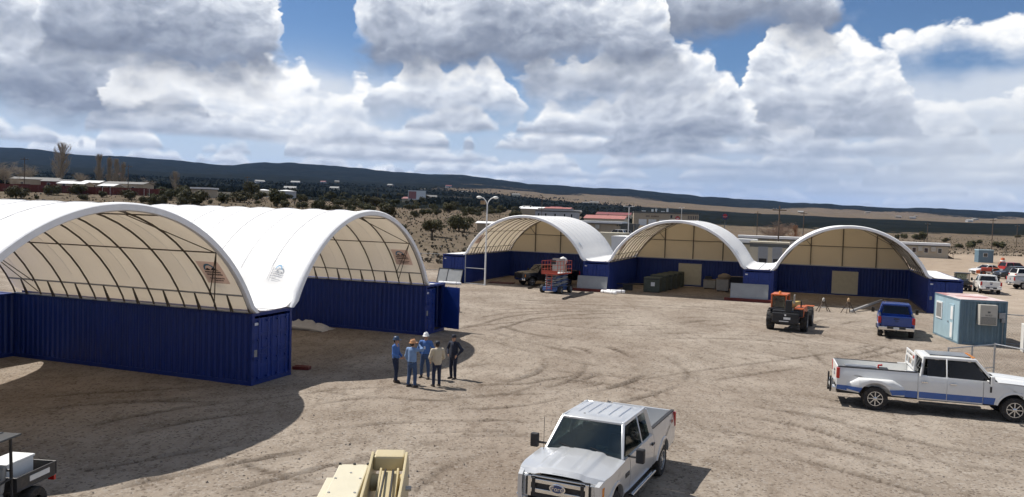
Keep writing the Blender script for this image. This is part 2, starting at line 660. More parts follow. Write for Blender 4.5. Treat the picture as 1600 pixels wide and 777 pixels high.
M_endfab = fabric_mat('end_wall_fabric', (0.88, 0.79, 0.62), (0.70, 0.60, 0.44), 0.20)
M_rimfab = mat('rim_fabric', (0.88, 0.88, 0.88), 0.55, var=0.05, dirt=0.1, dirtcol=(0.55, 0.52, 0.48))
M_white = mat('white_paint', (0.78, 0.78, 0.76), 0.45, var=0.05, dirt=0.12, dirtcol=(0.5, 0.46, 0.4))
M_redsteel = mat('red_primer_steel', (0.16, 0.025, 0.02), 0.6, var=0.2, dirt=0.25)
M_orange = mat('orange_paint', (0.52, 0.115, 0.03), 0.4, var=0.08, dirt=0.15)
M_redpaint = mat('red_orange_paint', (0.42, 0.065, 0.035), 0.45, var=0.1, dirt=0.15)
M_liftblue = mat('lift_blue_paint', (0.05, 0.10, 0.26), 0.45, var=0.1, dirt=0.2)
M_glass = glass_mat('vehicle_glass', (0.012, 0.018, 0.018), 0.52, 1.8)
M_glassdark = glass_mat('tinted_glass', (0.006, 0.006, 0.008), 0.95, 1.38)
M_lampred = mat('tail_lamp_red', (0.45, 0.015, 0.012), 0.2, var=0.05, coat=0.5)
M_lampclear = mat('lamp_glass', (0.62, 0.64, 0.66), 0.12, metal=0.55, var=0.2, vscale=20)
M_amber = mat('amber_lens', (0.75, 0.26, 0.03), 0.25, var=0.05, coat=0.5)
M_interior = mat('cab_interior', (0.09, 0.085, 0.08), 0.8, var=0.15)
M_plate = mat('white_plate', (0.72, 0.72, 0.70), 0.5, var=0.1)
M_tan = mat('tan_stucco', (0.40, 0.33, 0.24), 0.85, var=0.08, vscale=0.8, bump=0.2, bscale=15)
M_tansiding = mat('tan_siding', (0.44, 0.38, 0.29), 0.7, var=0.06, vscale=0.6)
M_cream = mat('cream_siding', (0.52, 0.47, 0.36), 0.7, var=0.06, vscale=0.6)
M_greywall = mat('grey_siding', (0.38, 0.39, 0.41), 0.7, var=0.08, vscale=0.6)
M_whiteroof = mat('white_roof', (0.78, 0.78, 0.77), 0.7, spec=0.1, var=0.05, vscale=0.7)
M_redroof = mat('red_metal_roof', (0.36, 0.16, 0.145), 0.7, spec=0.2, var=0.1, vscale=0.7)
M_darkredroof = mat('dark_red_roof', (0.20, 0.06, 0.06), 0.5, var=0.15, vscale=0.7)
M_greyroof = mat('grey_shingle_roof', (0.17, 0.165, 0.16), 0.8, var=0.12, vscale=0.8)
M_darktrim = mat('dark_trim', (0.10, 0.105, 0.10), 0.6, var=0.1)
M_window = mat('window_pane', (0.03, 0.035, 0.04), 0.08, var=0.2, spec=0.8)
M_redfence = mat('red_board_fence', (0.12, 0.032, 0.026), 0.85, var=0.2, vscale=1.2)
M_wood = mat('weathered_pole', (0.11, 0.08, 0.06), 0.9, var=0.25, vscale=2)
M_concrete = mat('concrete', (0.40, 0.39, 0.37), 0.85, var=0.12, vscale=2, bump=0.3, bscale=25)


# ================================================================== terrain
HX = [-1200, -300, 0, 200, 355, 415, 650, 950, 1200, 1500, 2000, 2800]                 # bearings (photo columns)
HD = [60, 92, 140, 190, 240, 350, 600, 1000, 2000, 3500, 5200, 6500, 9000]   # distance (m)


def rise(e, d): return CAMH + d * e / FPX
HZ = []
for x_, row in zip(HX, [
    # ground height in metres up to 350 m, then angle above the eye in photo pixels
    (0, .0, 1.5, 4.5, 9.0, 12.0, 22, 31, 42, 55, 78, 60, 30),
    (0, .0, 1.8, 5.0, 9.8, 12.5, 22, 31, 42, 55, 80, 60, 30),
    (0, .0, 2.0, 5.2, 9.9, 12.5, 22, 30, 42, 56, 79, 62, 30),
    (0, .0, 2.4, 5.5, 9.0, 12.0, 21, 29, 40, 52, 71, 58, 28),
    (0, .0, 2.6, 5.8, 8.2, 11.2, 20, 28, 39, 50, 62, 55, 28),
    (0, .0, 2.7, 5.8, 7.9, 10.9, 19, 27, 38, 49, 69, 55, 28),
    (0, .0, 3.3, 4.9, 6.1, 8.3, 13, 22, 33, 44, 62, 50, 26),
    (0, .0, 0.9, 2.3, 2.9, 3.9, 0, 8, 20, 30, 44, 36, 20),
    (0, .0, 0.1, 0.4, 0.8, 1.5, -7, 3, 13, 21, 33, 28, 16),
    (0, .0, 0.0, 0.0, 0.2, 0.5, -9, 0, 10, 18, 28, 25, 15),
    (0, .0, 0.0, 0.0, 0.2, 0.5, -9, 0, 10, 18, 26, 24, 15),
    (0, .0, 0.0, 0.0, 0.2, 0.5, -9, 0, 10, 18, 26, 24, 15)]):
    HZ.append([row[i] if i <= 5 else rise(row[i], HD[i]) for i in range(len(HD))])
HZ = np.array(HZ)


def vnoise(x, y, seed=0):
    """smooth value noise on numpy arrays"""
    x = np.asarray(x, float); y = np.asarray(y, float)
    xi, yi = np.floor(x).astype(np.int64), np.floor(y).astype(np.int64)
    fx, fy = x - xi, y - yi
    fx, fy = fx * fx * (3 - 2 * fx), fy * fy * (3 - 2 * fy)
    def h(a, b):
        n = (a * 374761393 + b * 668265263 + seed * 1442695041) & 0x7fffffff
        n = ((n ^ (n >> 13)) * 1274126177) & 0x7fffffff
        return ((n ^ (n >> 16)) & 0xffff) / 65535.0
    return (h(xi, yi) * (1 - fx) + h(xi + 1, yi) * fx) * (1 - fy) + (h(xi, yi + 1) * (1 - fx) + h(xi + 1, yi + 1) * fx) * fy


def fbm(x, y, octv=4, seed=0):
    s, a, t = 0, 0.5, 0
    for i in range(octv):
        s = s + a * vnoise(x * 2 ** i, y * 2 ** i, seed + i * 17); t += a; a *= 0.5
    return s / t


def bearing(x, y):
    a = np.clip(np.arctan2(x, y), -1.0, 1.0)
    return np.tan(a) * FPX + 800, a


def terrain(x, y):
    x = np.asarray(x, float); y = np.asarray(y, float)
    q, a = bearing(x, y)
    D = np.hypot(x, y) * np.cos(np.clip(a, -0.75, 0.75))
    q = np.clip(q, HX[0], HX[-1] - 1)
    D = np.clip(D, HD[0], HD[-1] - 1)
    i = np.clip(np.searchsorted(HX, q, side='right') - 1, 0, len(HX) - 2)
    j = np.clip(np.searchsorted(HD, D, side='right') - 1, 0, len(HD) - 2)
    hx, hd = np.array(HX, float), np.log(np.array(HD, float))
    u = (q - hx[i]) / (hx[i + 1] - hx[i]); u = u * u * (3 - 2 * u)
    w = (np.log(D) - hd[j]) / (hd[j + 1] - hd[j])
    z = (HZ[i, j] * (1 - u) + HZ[i + 1, j] * u) * (1 - w) + (HZ[i, j + 1] * (1 - u) + HZ[i + 1, j + 1] * u) * w
    far = np.clip((D - 110) / 200, 0, 1)
    z = z + far * (fbm(x / 40, y / 40, 3, 3) - 0.5) * np.minimum(2.2, D * 0.004)
    z = z + np.clip((D - 500) / 1500, 0, 1) * (fbm(x / 330, y / 330, 4, 9) - 0.5) * np.minimum(60, D * 0.010)
    return z - 0.09 * (1 - np.clip((D - 92) / 40, 0, 1))


def ground_at(px, depth):
    """point of the terrain at a photo column and a depth"""
    x = (px - 800.0) / FPX * depth
    # allow for the camera roll
    for _ in range(3):
        z = float(terrain(x, depth))
        X, Y, Z = x, depth, z - CAMH
        cp, sp = math.cos(PITCH), math.sin(PITCH)
        d, up = Y * cp - Z * sp, Y * sp + Z * cp
        sx = 800 + (X / d * math.cos(ROLL) + up / d * math.sin(ROLL)) * FPX
        x += (px - sx) / FPX * depth
    return Vector((x, depth, float(terrain(x, depth))))


def terrain_hit(px, py, dmax=6000):
    """where the line of sight through a pixel meets the terrain"""
    r = ray(px, py)
    t, o = 40.0, Vector((0, 0, CAMH))
    while t < dmax:
        p = o + r * t
        if p.z < float(terrain(p.x, p.y)): return p
        t *= 1.01
    return None


azs = np.concatenate([np.linspace(-180, -52, 40), np.arange(-51.5, -39, 1.0), np.arange(-38, 38.01, 0.22), np.arange(39, 51, 1.0), np.linspace(52, 180, 40)])
rads = np.concatenate([[0.5], np.geomspace(8, 90, 22), np.geomspace(92, 1200, 120), np.geomspace(1230, 11000, 90)])
AZ, RD = np.meshgrid(np.radians(azs), rads)
GX, GY = np.sin(AZ) * RD, np.cos(AZ) * RD
GZ = terrain(GX, GY)
nA, nR = len(azs), len(rads)
idx = np.arange(nA * nR).reshape(nR, nA)
F4 = np.stack([idx[:-1, :-1], idx[:-1, 1:], idx[1:, 1:], idx[1:, :-1]], -1).reshape(-1, 4)
me = bpy.data.meshes.new('terrain')
me.from_pydata(np.stack([GX, GY, GZ], -1).reshape(-1, 3).tolist(), [], F4[:, ::-1].tolist())
me.shade_smooth()


def band(v, a, b, c, d):
    return np.clip((v - a) / (b - a), 0, 1) * np.clip((d - v) / (d - c), 0, 1)


q, _a = bearing(GX, GY)
DD = np.hypot(GX, GY) * np.cos(np.clip(_a, -0.75, 0.75))
lf = np.clip((900 - q) / 500, 0, 1)                                   # 1 on the left, 0 on the right
big = fbm(GX / 420, GY / 420, 4, 21)
med = fbm(GX / 120, GY / 120, 4, 33)
forest_shade = np.clip((860 - q) / 220, 0, 1) * np.clip((DD - 310) / 90, 0, 1) * (0.92 + 0.7 * (big - 0.45))  # valley woods on the left, with the cloud shade over them painted in
forest_shade = np.maximum(forest_shade, (1 - lf) * band(DD, 480, 700, 1600, 2200) * (0.86 + 0.9 * (med - 0.35)))  # cloud shadow on the right-hand plain, painted as a dark band
forest_shade = np.maximum(forest_shade, np.clip((DD - 3300 + 1500 * (big - .5)) / 500, 0, 1) * (0.80 + 0.5 * (med - .45)))
forest_shade = forest_shade - lf * band(DD, 1500, 1800, 2100, 2600) * np.clip((q - 550) / 200, 0, 1) * 0.5
forest_shade = np.clip(forest_shade, 0, 1)
pale = np.clip((q - 1120) / 120, 0, 1) * np.clip((260 - DD) / 60, 0, 1) * np.clip(0.35 + 1.5 * (med - 0.3), 0, 1)
pale = np.maximum(pale, np.clip((800 - q) / 200, 0, 1) * band(DD, 60, 90, 105, 122) * 0.55)
soil = np.clip(1.6 * (fbm(GX / 55, GY / 55, 4, 51) - 0.35), 0, 1)
col = np.stack([forest_shade, pale, soil, np.ones_like(pale)], -1).reshape(-1).astype(np.float32)
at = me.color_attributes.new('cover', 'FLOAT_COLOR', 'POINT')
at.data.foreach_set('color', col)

mt = bpy.data.materials.new('dry_rangeland')
mt.use_nodes = True
k = NG(mt.node_tree)
b = mt.node_tree.nodes['Principled BSDF']
co = k.node('ShaderNodeTexCoord').outputs['Object']
vc = k.node('ShaderNodeVertexColor', layer_name='cover')
fo, pa, so = k.sep(vc.outputs[0])
grass = k.mix(k.lin(k.noise(co, 0.35, 7, 0.65), 0.3, 0.7), (0.098, 0.079, 0.060), (0.165, 0.135, 0.100))
soilc = k.mix(k.lin(k.noise(co, 0.15, 6, 0.6), 0.3, 0.7), (0.120, 0.088, 0.068), (0.185, 0.142, 0.112))
c = k.mix(so, grass, soilc)
c = k.mix(k.smooth(k.noise(co, 0.02, 6, 0.6), 0.42, 0.62), c, k.mix(0.5, c, (0.19, 0.15, 0.115)))
tuft = k.smooth(k.noise(co, 0.9, 5, 0.72), 0.50, 0.62, 0, 0.8)
c = k.mix(tuft, c, (0.075, 0.066, 0.046))
c = k.mix(k.smooth(pa, 0.1, 0.9), c, k.mix(k.lin(k.noise(co, 0.4, 7, 0.65), 0.3, 0.7), (0.29, 0.225, 0.17), (0.42, 0.345, 0.27)))
tree = k.smooth(k.m('ADD', k.m('MULTIPLY', k.m('SUBTRACT', k.noise(co, 0.055, 6, 0.72), 0.5), 1.5), fo), 0.46, 0.56)  # mask of real woods and painted cloud shadow together
tree_shade_c = k.mix(k.lin(k.noise(co, 0.02, 4, 0.6), 0.3, 0.7), (0.009, 0.012, 0.013), (0.019, 0.022, 0.021))  # one dark tone for real woods and for the painted cloud shadow
c = k.mix(tree, c, tree_shade_c)
k.put(b.inputs['Base Color'], c)
b.inputs['Roughness'].default_value = 0.95
b.inputs['Specular IOR Level'].default_value = 0.0
bn = k.node('ShaderNodeBump')
bn.inputs['Strength'].default_value = 0.6
bn.inputs['Distance'].default_value = 0.25
k.put(bn.inputs['Height'], k.noise(co, 1.1, 6, 0.65))
k.put(b.inputs['Normal'], bn.outputs[0])
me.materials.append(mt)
o = bpy.data.objects.new('terrain', me)
COL.objects.link(o)
tag(o, 'dry tan rangeland rising to dark wooded hills on the horizon', kind='structure')

# far blue mountains on the skyline beyond the plain
for (x0, x1, hgt, nm, lb) in ((1430, 1545, 9, 'mesa', 'low pale blue mesa on the far skyline'), (1530, 1640, 10, 'mountain', 'small peaked blue mountain on the far skyline')):
    mb = MB()
    Dm = 15000
    base_e = 16
    xs = np.linspace(x0, x1, 40)
    rng = np.random.RandomState(int(x0))
    pr = np.array([math.sin(math.pi * i / 39) ** 0.6 for i in range(40)]) * (0.7 + 0.5 * fbm(xs / 14, xs * 0, 3, 5))
    rows = []
    for jj, (dd, hh) in enumerate(((Dm - 1500, 0), (Dm - 500, 0.8), (Dm, 1.0), (Dm + 900, 0.0))):
        rows.append([((x - 800) / FPX * dd, dd, CAMH + dd * (base_e - 6) / FPX + hh * pr[i] * hgt * 1.7 / FPX * dd) for i, x in enumerate(xs)])
    mb.grid(lambda u, v: rows[int(round(v * 3))][int(round(u * 39))], 39, 3)
    o = mb.build(nm, mat('far_mountain', (0.10, 0.10, 0.11), 0.95, var=0.2, vscale=0.002), smooth=60)
    tag(o, lb, kind='structure')

# ================================================================== the yard: packed gravel with wheel ruts
TRACKS = [  # photo-pixel polylines of wheel ruts, (points, half width m, depth m)
    ([(905, 536), (932, 539), (972, 550), (1000, 565), (1014, 580), (1005, 590), (982, 601), (930, 612), (860, 630)], 0.30, 0.045),
    ([(880, 540), (912, 545), (940, 562), (947, 575), (925, 591), (880, 602)], 0.26, 0.03),
    ([(838, 545), (852, 557), (857, 565), (847, 580), (825, 590), (780, 600)], 0.30, 0.035),
    ([(800, 590), (882, 594), (950, 601), (1000, 609), (1050, 617), (1150, 625), (1280, 640)], 0.24, 0.045),
    ([(690, 625), (760, 618), (860, 616), (900, 607), (960, 597)], 0.25, 0.04),
    ([(700, 640), (780, 640), (860, 628), (900, 612)], 0.22, 0.035),
    ([(720, 520), (757, 530), (795, 541), (850, 555), (900, 566), (950, 575)], 0.30, 0.04),
    ([(755, 518), (790, 512), (830, 498), (900, 492), (980, 489)], 0.28, 0.03),
    ([(740, 500), (780, 490), (850, 486), (930, 487), (1010, 486)], 0.25, 0.025),
    ([(120, 777), (260, 748), (400, 722), (520, 697), (640, 684), (760, 681), (850, 683)], 0.26, 0.055),
    ([(330, 777), (430, 752), (520, 728), (620, 708), (720, 700), (830, 702)], 0.24, 0.045),
    ([(640, 777), (680, 740), (720, 720), (800, 700)], 0.22, 0.045),
    ([(160, 690), (250, 668), (340, 652), (450, 640), (560, 622), (650, 622)], 0.25, 0.03),
    ([(60, 640), (140, 632), (230, 628), (330, 620)], 0.25, 0.03),
    ([(1060, 640), (1150, 650), (1250, 665), (1330, 690), (1450, 720), (1600, 742)], 0.25, 0.04),
    ([(1070, 690), (1150, 700), (1260, 720), (1400, 760), (1470, 777)], 0.26, 0.04),
    ([(1020, 530), (1100, 528), (1200, 532), (1290, 545), (1330, 560)], 0.25, 0.03),
    ([(1040, 505), (1120, 500), (1190, 505), (1260, 530), (1330, 540), (1400, 560), (1480, 580)], 0.28, 0.035),
    ([(1000, 620), (1080, 600), (1180, 585), (1290, 570), (1380, 555), (1440, 540)], 0.25, 0.03),
    ([(760, 470), (860, 475), (980, 478), (1100, 484), (1190, 492)], 0.3, 0.025),
    ([(800, 500), (900, 512), (1000, 516), (1100, 512), (1180, 500)], 0.25, 0.025),
    ([(1290, 520), (1320, 505), (1360, 500)], 0.22, 0.03),
]
xs = np.concatenate([np.linspace(-62, -20, 60)[:-1], np.arange(-20, 30, 0.16), np.linspace(30, 120, 130)])
ys = np.concatenate([np.linspace(-6, 9, 16)[:-1], np.arange(9, 34, 0.14), np.arange(34, 62, 0.22), np.linspace(62, 128, 130)])
YX, YY = np.meshgrid(xs, ys)
edge = np.minimum(np.minimum((YX + 62) / 12, (120 - YX) / 14), (128 - YY) / 14)
edge = np.clip(edge + 0.6 * (fbm(YX / 9, YY / 9, 3, 71) - 0.5), 0, 1)
YZ = 0.02 * (fbm(YX / 3.0, YY / 3.0, 4, 5) - 0.5) + 0.012 * (fbm(YX / 0.5, YY / 0.5, 2, 8) - 0.5)
RUT = np.zeros_like(YX)


def rutline(pts, hw, dep):
    """press two shoulders and a groove into the yard along a polyline"""
    global YZ, RUT
    P2 = np.array(pts)
    # smooth the polyline
    t = np.linspace(0, len(P2) - 1, len(P2) * 8)
    sx = np.interp(t, range(len(P2)), P2[:, 0]); sy = np.interp(t, range(len(P2)), P2[:, 1])
    ker = np.ones(9) / 9
    sxp = np.concatenate([[sx[0]] * 4, sx, [sx[-1]] * 4]); syp = np.concatenate([[sy[0]] * 4, sy, [sy[-1]] * 4])
    sx, sy = np.convolve(sxp, ker, 'valid'), np.convolve(syp, ker, 'valid')
    m = (YX > sx.min() - 1.5) & (YX < sx.max() + 1.5) & (YY > sy.min() - 1.5) & (YY < sy.max() + 1.5)
    qx, qy = YX[m], YY[m]
    best = np.full(qx.shape, 1e9); where = np.zeros_like(best)
    for i in range(len(sx) - 1):
        ax, ay, bx, by = sx[i], sy[i], sx[i + 1], sy[i + 1]
        l2 = (bx - ax) ** 2 + (by - ay) ** 2 + 1e-9
        tt = np.clip(((qx - ax) * (bx - ax) + (qy - ay) * (by - ay)) / l2, 0, 1)
        d = np.hypot(qx - ax - tt * (bx - ax), qy - ay - tt * (by - ay))
        s = d < best
        best[s] = d[s]; where[s] = (i + tt)[s] / len(sx)
    jag = 0.7 + 0.6 * fbm(qx / 0.35, qy / 0.35, 3, 13)
    fade = np.clip(where * 8, 0, 1) * np.clip((1 - where) * 8, 0, 1) * np.clip(2.2 * fbm(qx / 2.5, qy / 2.5, 2, 3) - 0.5, 0.15, 1)
    g1 = np.exp(-(best / (hw * 0.6)) ** 2) * fade * jag
    sh = np.exp(-((best - hw * 1.25) / (hw * 0.35)) ** 2) * fade * jag
    YZ[m] += -1.4 * dep * g1 + dep * 1.3 * sh
    RUT[m] = np.maximum(RUT[m], np.clip(0.9 * g1 + 0.25 * sh, 0, 1))


for pts, hw, dep in TRACKS:
    w = [on_plane(*p) for p in pts]
    w2 = [(p.x, p.y) for p in w]
    hw *= 0.58
    rutline(w2, hw, dep)
    # the other wheel of the same vehicle
    off = []
    for i, p in enumerate(w2):
        a, c_ = w2[max(i - 1, 0)], w2[min(i + 1, len(w2) - 1)]
        d = Vector((c_[0] - a[0], c_[1] - a[1])).normalized()
        off.append((p[0] - d.y * 1.75, p[1] + d.x * 1.75))
    rutline(off, hw * 0.9, dep * 0.7)
rr = np.random.RandomState(4)
for _ in range(36):
    cx, cy_ = rr.uniform(-14, 30), rr.uniform(18, 66)
    rad, a0, sw = rr.uniform(5, 22), rr.uniform(0, 6.28), rr.uniform(0.3, 0.9) * rr.choice([-1, 1])
    rutline([(cx + rad * math.cos(a0 + sw * s), cy_ + rad * math.sin(a0 + sw * s)) for s in np.linspace(0, 1, 7)], rr.uniform(0.10, 0.20), rr.uniform(0.006, 0.016))
YZ = YZ + 0.004 - (1 - edge) * 0.35
me = bpy.data.meshes.new('yard')
nX, nY = len(xs), len(ys)
idx = np.arange(nX * nY).reshape(nY, nX)
F4 = np.stack([idx[:-1, :-1], idx[:-1, 1:], idx[1:, 1:], idx[1:, :-1]], -1).reshape(-1, 4)
me.from_pydata(np.stack([YX, YY, YZ], -1).reshape(-1, 3).tolist(), [], F4.tolist())
me.shade_smooth()
palex = np.clip((YX - 33) / 10, 0, 1) * np.clip((YY - 55) / 15, 0, 1)
dampx = np.clip(1.8 * (fbm(YX / 4, YY / 7, 4, 41) - 0.42), 0, 1)
at = me.color_attributes.new('wear', 'FLOAT_COLOR', 'POINT')
at.data.foreach_set('color', np.stack([RUT, palex, dampx, np.ones_like(RUT)], -1).reshape(-1).astype(np.float32))
my = bpy.data.materials.new('packed_gravel')
my.use_nodes = True
k = NG(my.node_tree)
b = my.node_tree.nodes['Principled BSDF']
co = k.node('ShaderNodeTexCoord').outputs['Object']
vc = k.node('ShaderNodeVertexColor', layer_name='wear')
ru, pa, da = k.sep(vc.outputs[0])
c = k.mix(k.lin(k.noise(co, 0.28, 7, 0.62), 0.32, 0.68), (0.235, 0.196, 0.158), (0.375, 0.325, 0.270))
c = k.mix(k.smooth(k.noise(k.vm('MULTIPLY', co, (1.0, 0.45, 1.0)), 2.2, 7, 0.7), 0.46, 0.68, 0, 0.58), c, (0.150, 0.118, 0.092))
vor = k.node('ShaderNodeTexVoronoi', feature='F1')
k.put(vor.inputs['Vector'], co)
vor.inputs['Scale'].default_value = 16.0
peb = k.sep(vor.outputs['Color'])[0]
c = k.mix(k.smooth(peb, 0.80, 0.95, 0, 0.55), c, (0.36, 0.33, 0.295))
c = k.mix(k.smooth(peb, 0.16, 0.04, 0, 0.6), c, (0.075, 0.058, 0.046))
c = k.mix(k.m('MULTIPLY', da, 0.45), c, (0.15, 0.105, 0.076))
c = k.mix(k.m('MULTIPLY', ru, 0.92, clamp=True), c, (0.066, 0.049, 0.038))
c = k.mix(pa, c, k.mix(k.lin(k.noise(co, 0.5, 6, 0.65), 0.3, 0.7), (0.30, 0.245, 0.195), (0.42, 0.355, 0.29)))
k.put(b.inputs['Base Color'], c)
b.inputs['Roughness'].default_value = 0.95
b.inputs['Specular IOR Level'].default_value = 0.0
bn = k.node('ShaderNodeBump')
bn.inputs['Strength'].default_value = 0.9
bn.inputs['Distance'].default_value = 0.05
h = k.m('ADD', k.noise(co, 9.0, 6, 0.68), k.m('MULTIPLY', k.noise(co, 1.6, 5, 0.6), 1.4))
k.put(bn.inputs['Height'], h)
k.put(b.inputs['Normal'], bn.outputs[0])
me.materials.append(my)
o = bpy.data.objects.new('yard', me)
COL.objects.link(o)
tag(o, 'packed brown gravel yard crossed by wheel ruts', kind='structure')

# loose stones on the near part of the yard: too many to count
mb = MB()
rs = random.Random(3)
for _ in range(5200):
    d = 9 + 38 * rs.random() ** 1.7
    p = on_plane(rs.uniform(-60, 1660), 0) if False else None
    x = rs.uniform(-0.72, 0.72) * d
    s = rs.uniform(0.012, 0.034) * (1.6 if rs.random() < 0.06 else 1)
    a = rs.uniform(0, 3.14)
    pts = [(x + s * math.cos(a) * 1.3, d + s * math.sin(a) * 1.3, 0.0), (x + s * math.cos(a + 2.1), d + s * math.sin(a + 2.1), 0.0), (x + s * math.cos(a + 4.2), d + s * math.sin(a + 4.2), 0.0), (x, d, s * 1.1)]
    mb.add(pts, [(0, 1, 3), (1, 2, 3), (2, 0, 3)])
o = mb.build('gravel', mat('stone', (0.21, 0.18, 0.155), 0.9, var=0.4, vscale=5), fix=False)
tag(o, 'small loose stones scattered over the yard', kind='stuff')

# ================================================================== shipping containers
CL, CW, CH = 12.19, 2.44, 2.70


def corrugated(n0, n1, z0, z1, plane, face, period=0.278, depth=0.036):
    """vertical trapezoid corrugation from n0 to n1; plane(a, d, z) -> point; face: +1/-1 side the ribs stand out"""
    mb = MB()
    prof = []
    x = n0
    n = max(1, int(round((n1 - n0) / period)))
    p = (n1 - n0) / n
    for i in range(n):
        a = n0 + i * p
        prof += [(a, 0), (a + p * .26, 0), (a + p * .5, -depth), (a + p * .76, -depth)]
    prof.append((n1, 0))
    vs, fs = [], []
    for (a, d) in prof:
        vs += [plane(a, d * face, z0), plane(a, d * face, z1)]
    for i in range(len(prof) - 1):
        fs.append((2 * i, 2 * i + 2, 2 * i + 3, 2 * i + 1))
    return mb.add(vs, fs)


M_placard = mat('grey_placard', (0.30, 0.29, 0.27), 0.6, var=0.25, vscale=8)
M_sticker = mat('white_sticker', (0.68, 0.70, 0.74), 0.5, var=0.1)


def door_mesh(hinge_sign):
    """a door leaf: x out of the container, y from the hinge inwards, z up; hinge at the origin"""
    w = 1.13
    mb = MB()
    s = -hinge_sign
    mb.b2((-0.05, 0, 0), (-0.015, s * w, 2.32))
    t = 0.055
    for (y0, y1, z0, z1) in ((0, t, 0, 2.32), (w - t, w, 0, 2.32), (t, w - t, 0, t), (t, w - t, 2.32 - t, 2.32)):
        mb.b2((-0.016, s * y0, z0), (0.012, s * y1, z1))
    for zz in (0.55, 1.13, 1.72):                               # pressed panels leave flat bands between them
        mb.b2((-0.016, s * t, zz - 0.05), (0.004, s * (w - t), zz + 0.05))
    mb.b2((-0.016, s * (w / 2 - 0.04), t), (0.002, s * (w / 2 + 0.04), 2.32 - t))
    return mb


def container_proto():
    root = empty('shipping_container')
    hl, hw = CL / 2, CW / 2
    fr = MB()
    ps = 0.15
    for sx in (-1, 1):
        for sy in (-1, 1):
            fr.b2((sx * hl, sy * hw, 0), (sx * (hl - ps), sy * (hw - ps), CH))
    for sy in (-1, 1):
        fr.b2((-hl + ps, sy * hw, 0.0), (hl - ps, sy * (hw - 0.10), 0.16))
        fr.b2((-hl + ps, sy * hw, CH - 0.09), (hl - ps, sy * (hw - 0.08), CH - 0.01))
    for sx in (-1, 1):
        fr.b2((sx * hl, -hw + ps, 0.0), (sx * (hl - 0.12), hw - ps, 0.15))
        fr.b2((sx * hl, -hw + ps, CH - 0.12), (sx * (hl - 0.12), hw - ps, CH - 0.005))
    fr.build('frame', M_blue, root, bevel=0.012)
    for sx in (-1, 1):
        for sy in (-1, 1):
            for z in (0, CH - 0.118):
                MB().b2((sx * (hl + 0.004), sy * (hw + 0.004), z - 0.001), (sx * (hl - 0.178), sy * (hw - 0.162), z + 0.119)).build('corner_casting', M_blue, root)
    for sy in (-1, 1):
        corrugated(-hl + ps, hl - ps, 0.15, CH - 0.08, lambda a, d, z, sy=sy: (a, sy * (hw - 0.015) + d * sy, z), 1).build('side_panel', M_blue, root, fix=False)
    corrugated(-hw + ps, hw - ps, 0.14, CH - 0.11, lambda a, d, z: (-hl + 0.015 - d, a, z), 1).build('end_panel', M_blue, root, fix=False)
    rf = MB().b2((-hl + 0.05, -hw + 0.05, CH - 0.07), (hl - 0.05, hw - 0.05, CH - 0.035))
    rf.build('roof', M_blue, root)
    fl = MB().b2((-hl + 0.1, -hw + 0.08, 0.05), (hl - 0.1, hw - 0.08, 0.14))
    fl.build('floor', M_wood, root)
    for hs in (-1, 1):
        d = door_mesh(hs).build('door', M_bluedoor, root, bevel=0.008, loc=(hl - 0.03, hs * (hw - 0.075), 0.16))
        s = -hs
        for yy in (0.30, 0.84):
            mb = MB().cyl((0.045, s * yy, -0.02), (0.045, s * yy, 2.36), 0.018, 8)
            for z in (0.1, 0.75, 1.5, 2.2): mb.box((0.03, s * yy, z), (0.05, 0.10, 0.06))
            mb.build('lock_rod', M_bluedoor, d, smooth=True)
        mb = MB().bar((0.06, s * 0.30, 0.98), (0.06, s * 0.72, 0.94), 0.02, 0.04)
        mb.bar((0.06, s * 0.84, 1.16), (0.06, s * 0.48, 1.12), 0.02, 0.04)
        mb.build('handle', M_bluedoor, d)
        for z in (0.18, 0.84, 1.5, 2.14):
            MB().box((0.0, s * -0.02, z), (0.06, 0.11, 0.09)).build('hinge', M_bluedoor, d)
        if hs < 0:
            MB().box((0.016, s * 0.16, 1.02), (0.006, 0.17, 0.26)).build('placard', M_placard, d)
            MB().box((0.016, s * 0.2, 2.12), (0.006, 0.24, 0.10)).build('sticker', M_sticker, d)
    return root


CPROTO = container_proto()
CPROTO_USED = [False]


def container(center, heading, label, group=None):
    if not CPROTO_USED[0]:
        o = CPROTO
        CPROTO_USED[0] = True
    else:
        o = copy_tree(CPROTO)
    o.location = (center.x, center.y, 0.0)
    o.rotation_euler = (0, 0, heading)
    tag(o, label, 'container', group)
    return o


HEAD_U = -TH                                   # doors towards +U
HEAD_mV = -TH - math.pi / 2                    # doors towards -V
A0 = Vector((-9.506, 29.415, 0))               # near lower corner of the front-left container
S_A = 14.37
E0 = Vector((-6.63, 76.94, 0))
S_E = 13.95
CA = container(A0 - U * (CL / 2) + V * (CW / 2), HEAD_U, 'blue shipping container standing between the two nearer fabric arches, doors closed')
CB = container(A0 - U * (CL / 2) + V * (S_A + CW / 2), HEAD_U, 'blue shipping container behind the group of people, one door swung open')
CC = container(A0 - U * (CL / 2) - V * (S_A - CW / 2), HEAD_U, 'blue shipping container carrying the outer foot of the nearest fabric arch')
for d in CB.children:
    if d.name.startswith('door') and d.location.y > 0:
        d.rotation_euler = (0, 0, R(76))
for lab, kk in (('blue shipping container closing the back of the nearest fabric arch', -S_A + CW), ('blue shipping container closing the back of the fabric arch behind the people', CW)):
    ln = S_A - CW
    container(A0 - U * (CL + CW / 2 + 0.02) + V * (kk + ln / 2), -TH + math.pi / 2, lab)
ROWC = []
for i, lab in enumerate(('blue shipping container with a grey two-part panel leaning on its doors, beside the lamp post',
                         'blue shipping container between the red scissor lift and the dark green crates',
                         'blue shipping container behind the orange telehandler, grey panel against its doors',
                         'blue shipping container standing behind the pale blue office container, doors closed')):
    ROWC.append(container(E0 + U * (i * S_E + CW / 2) + V * (CL / 2), HEAD_mV, lab))
BACKC = []
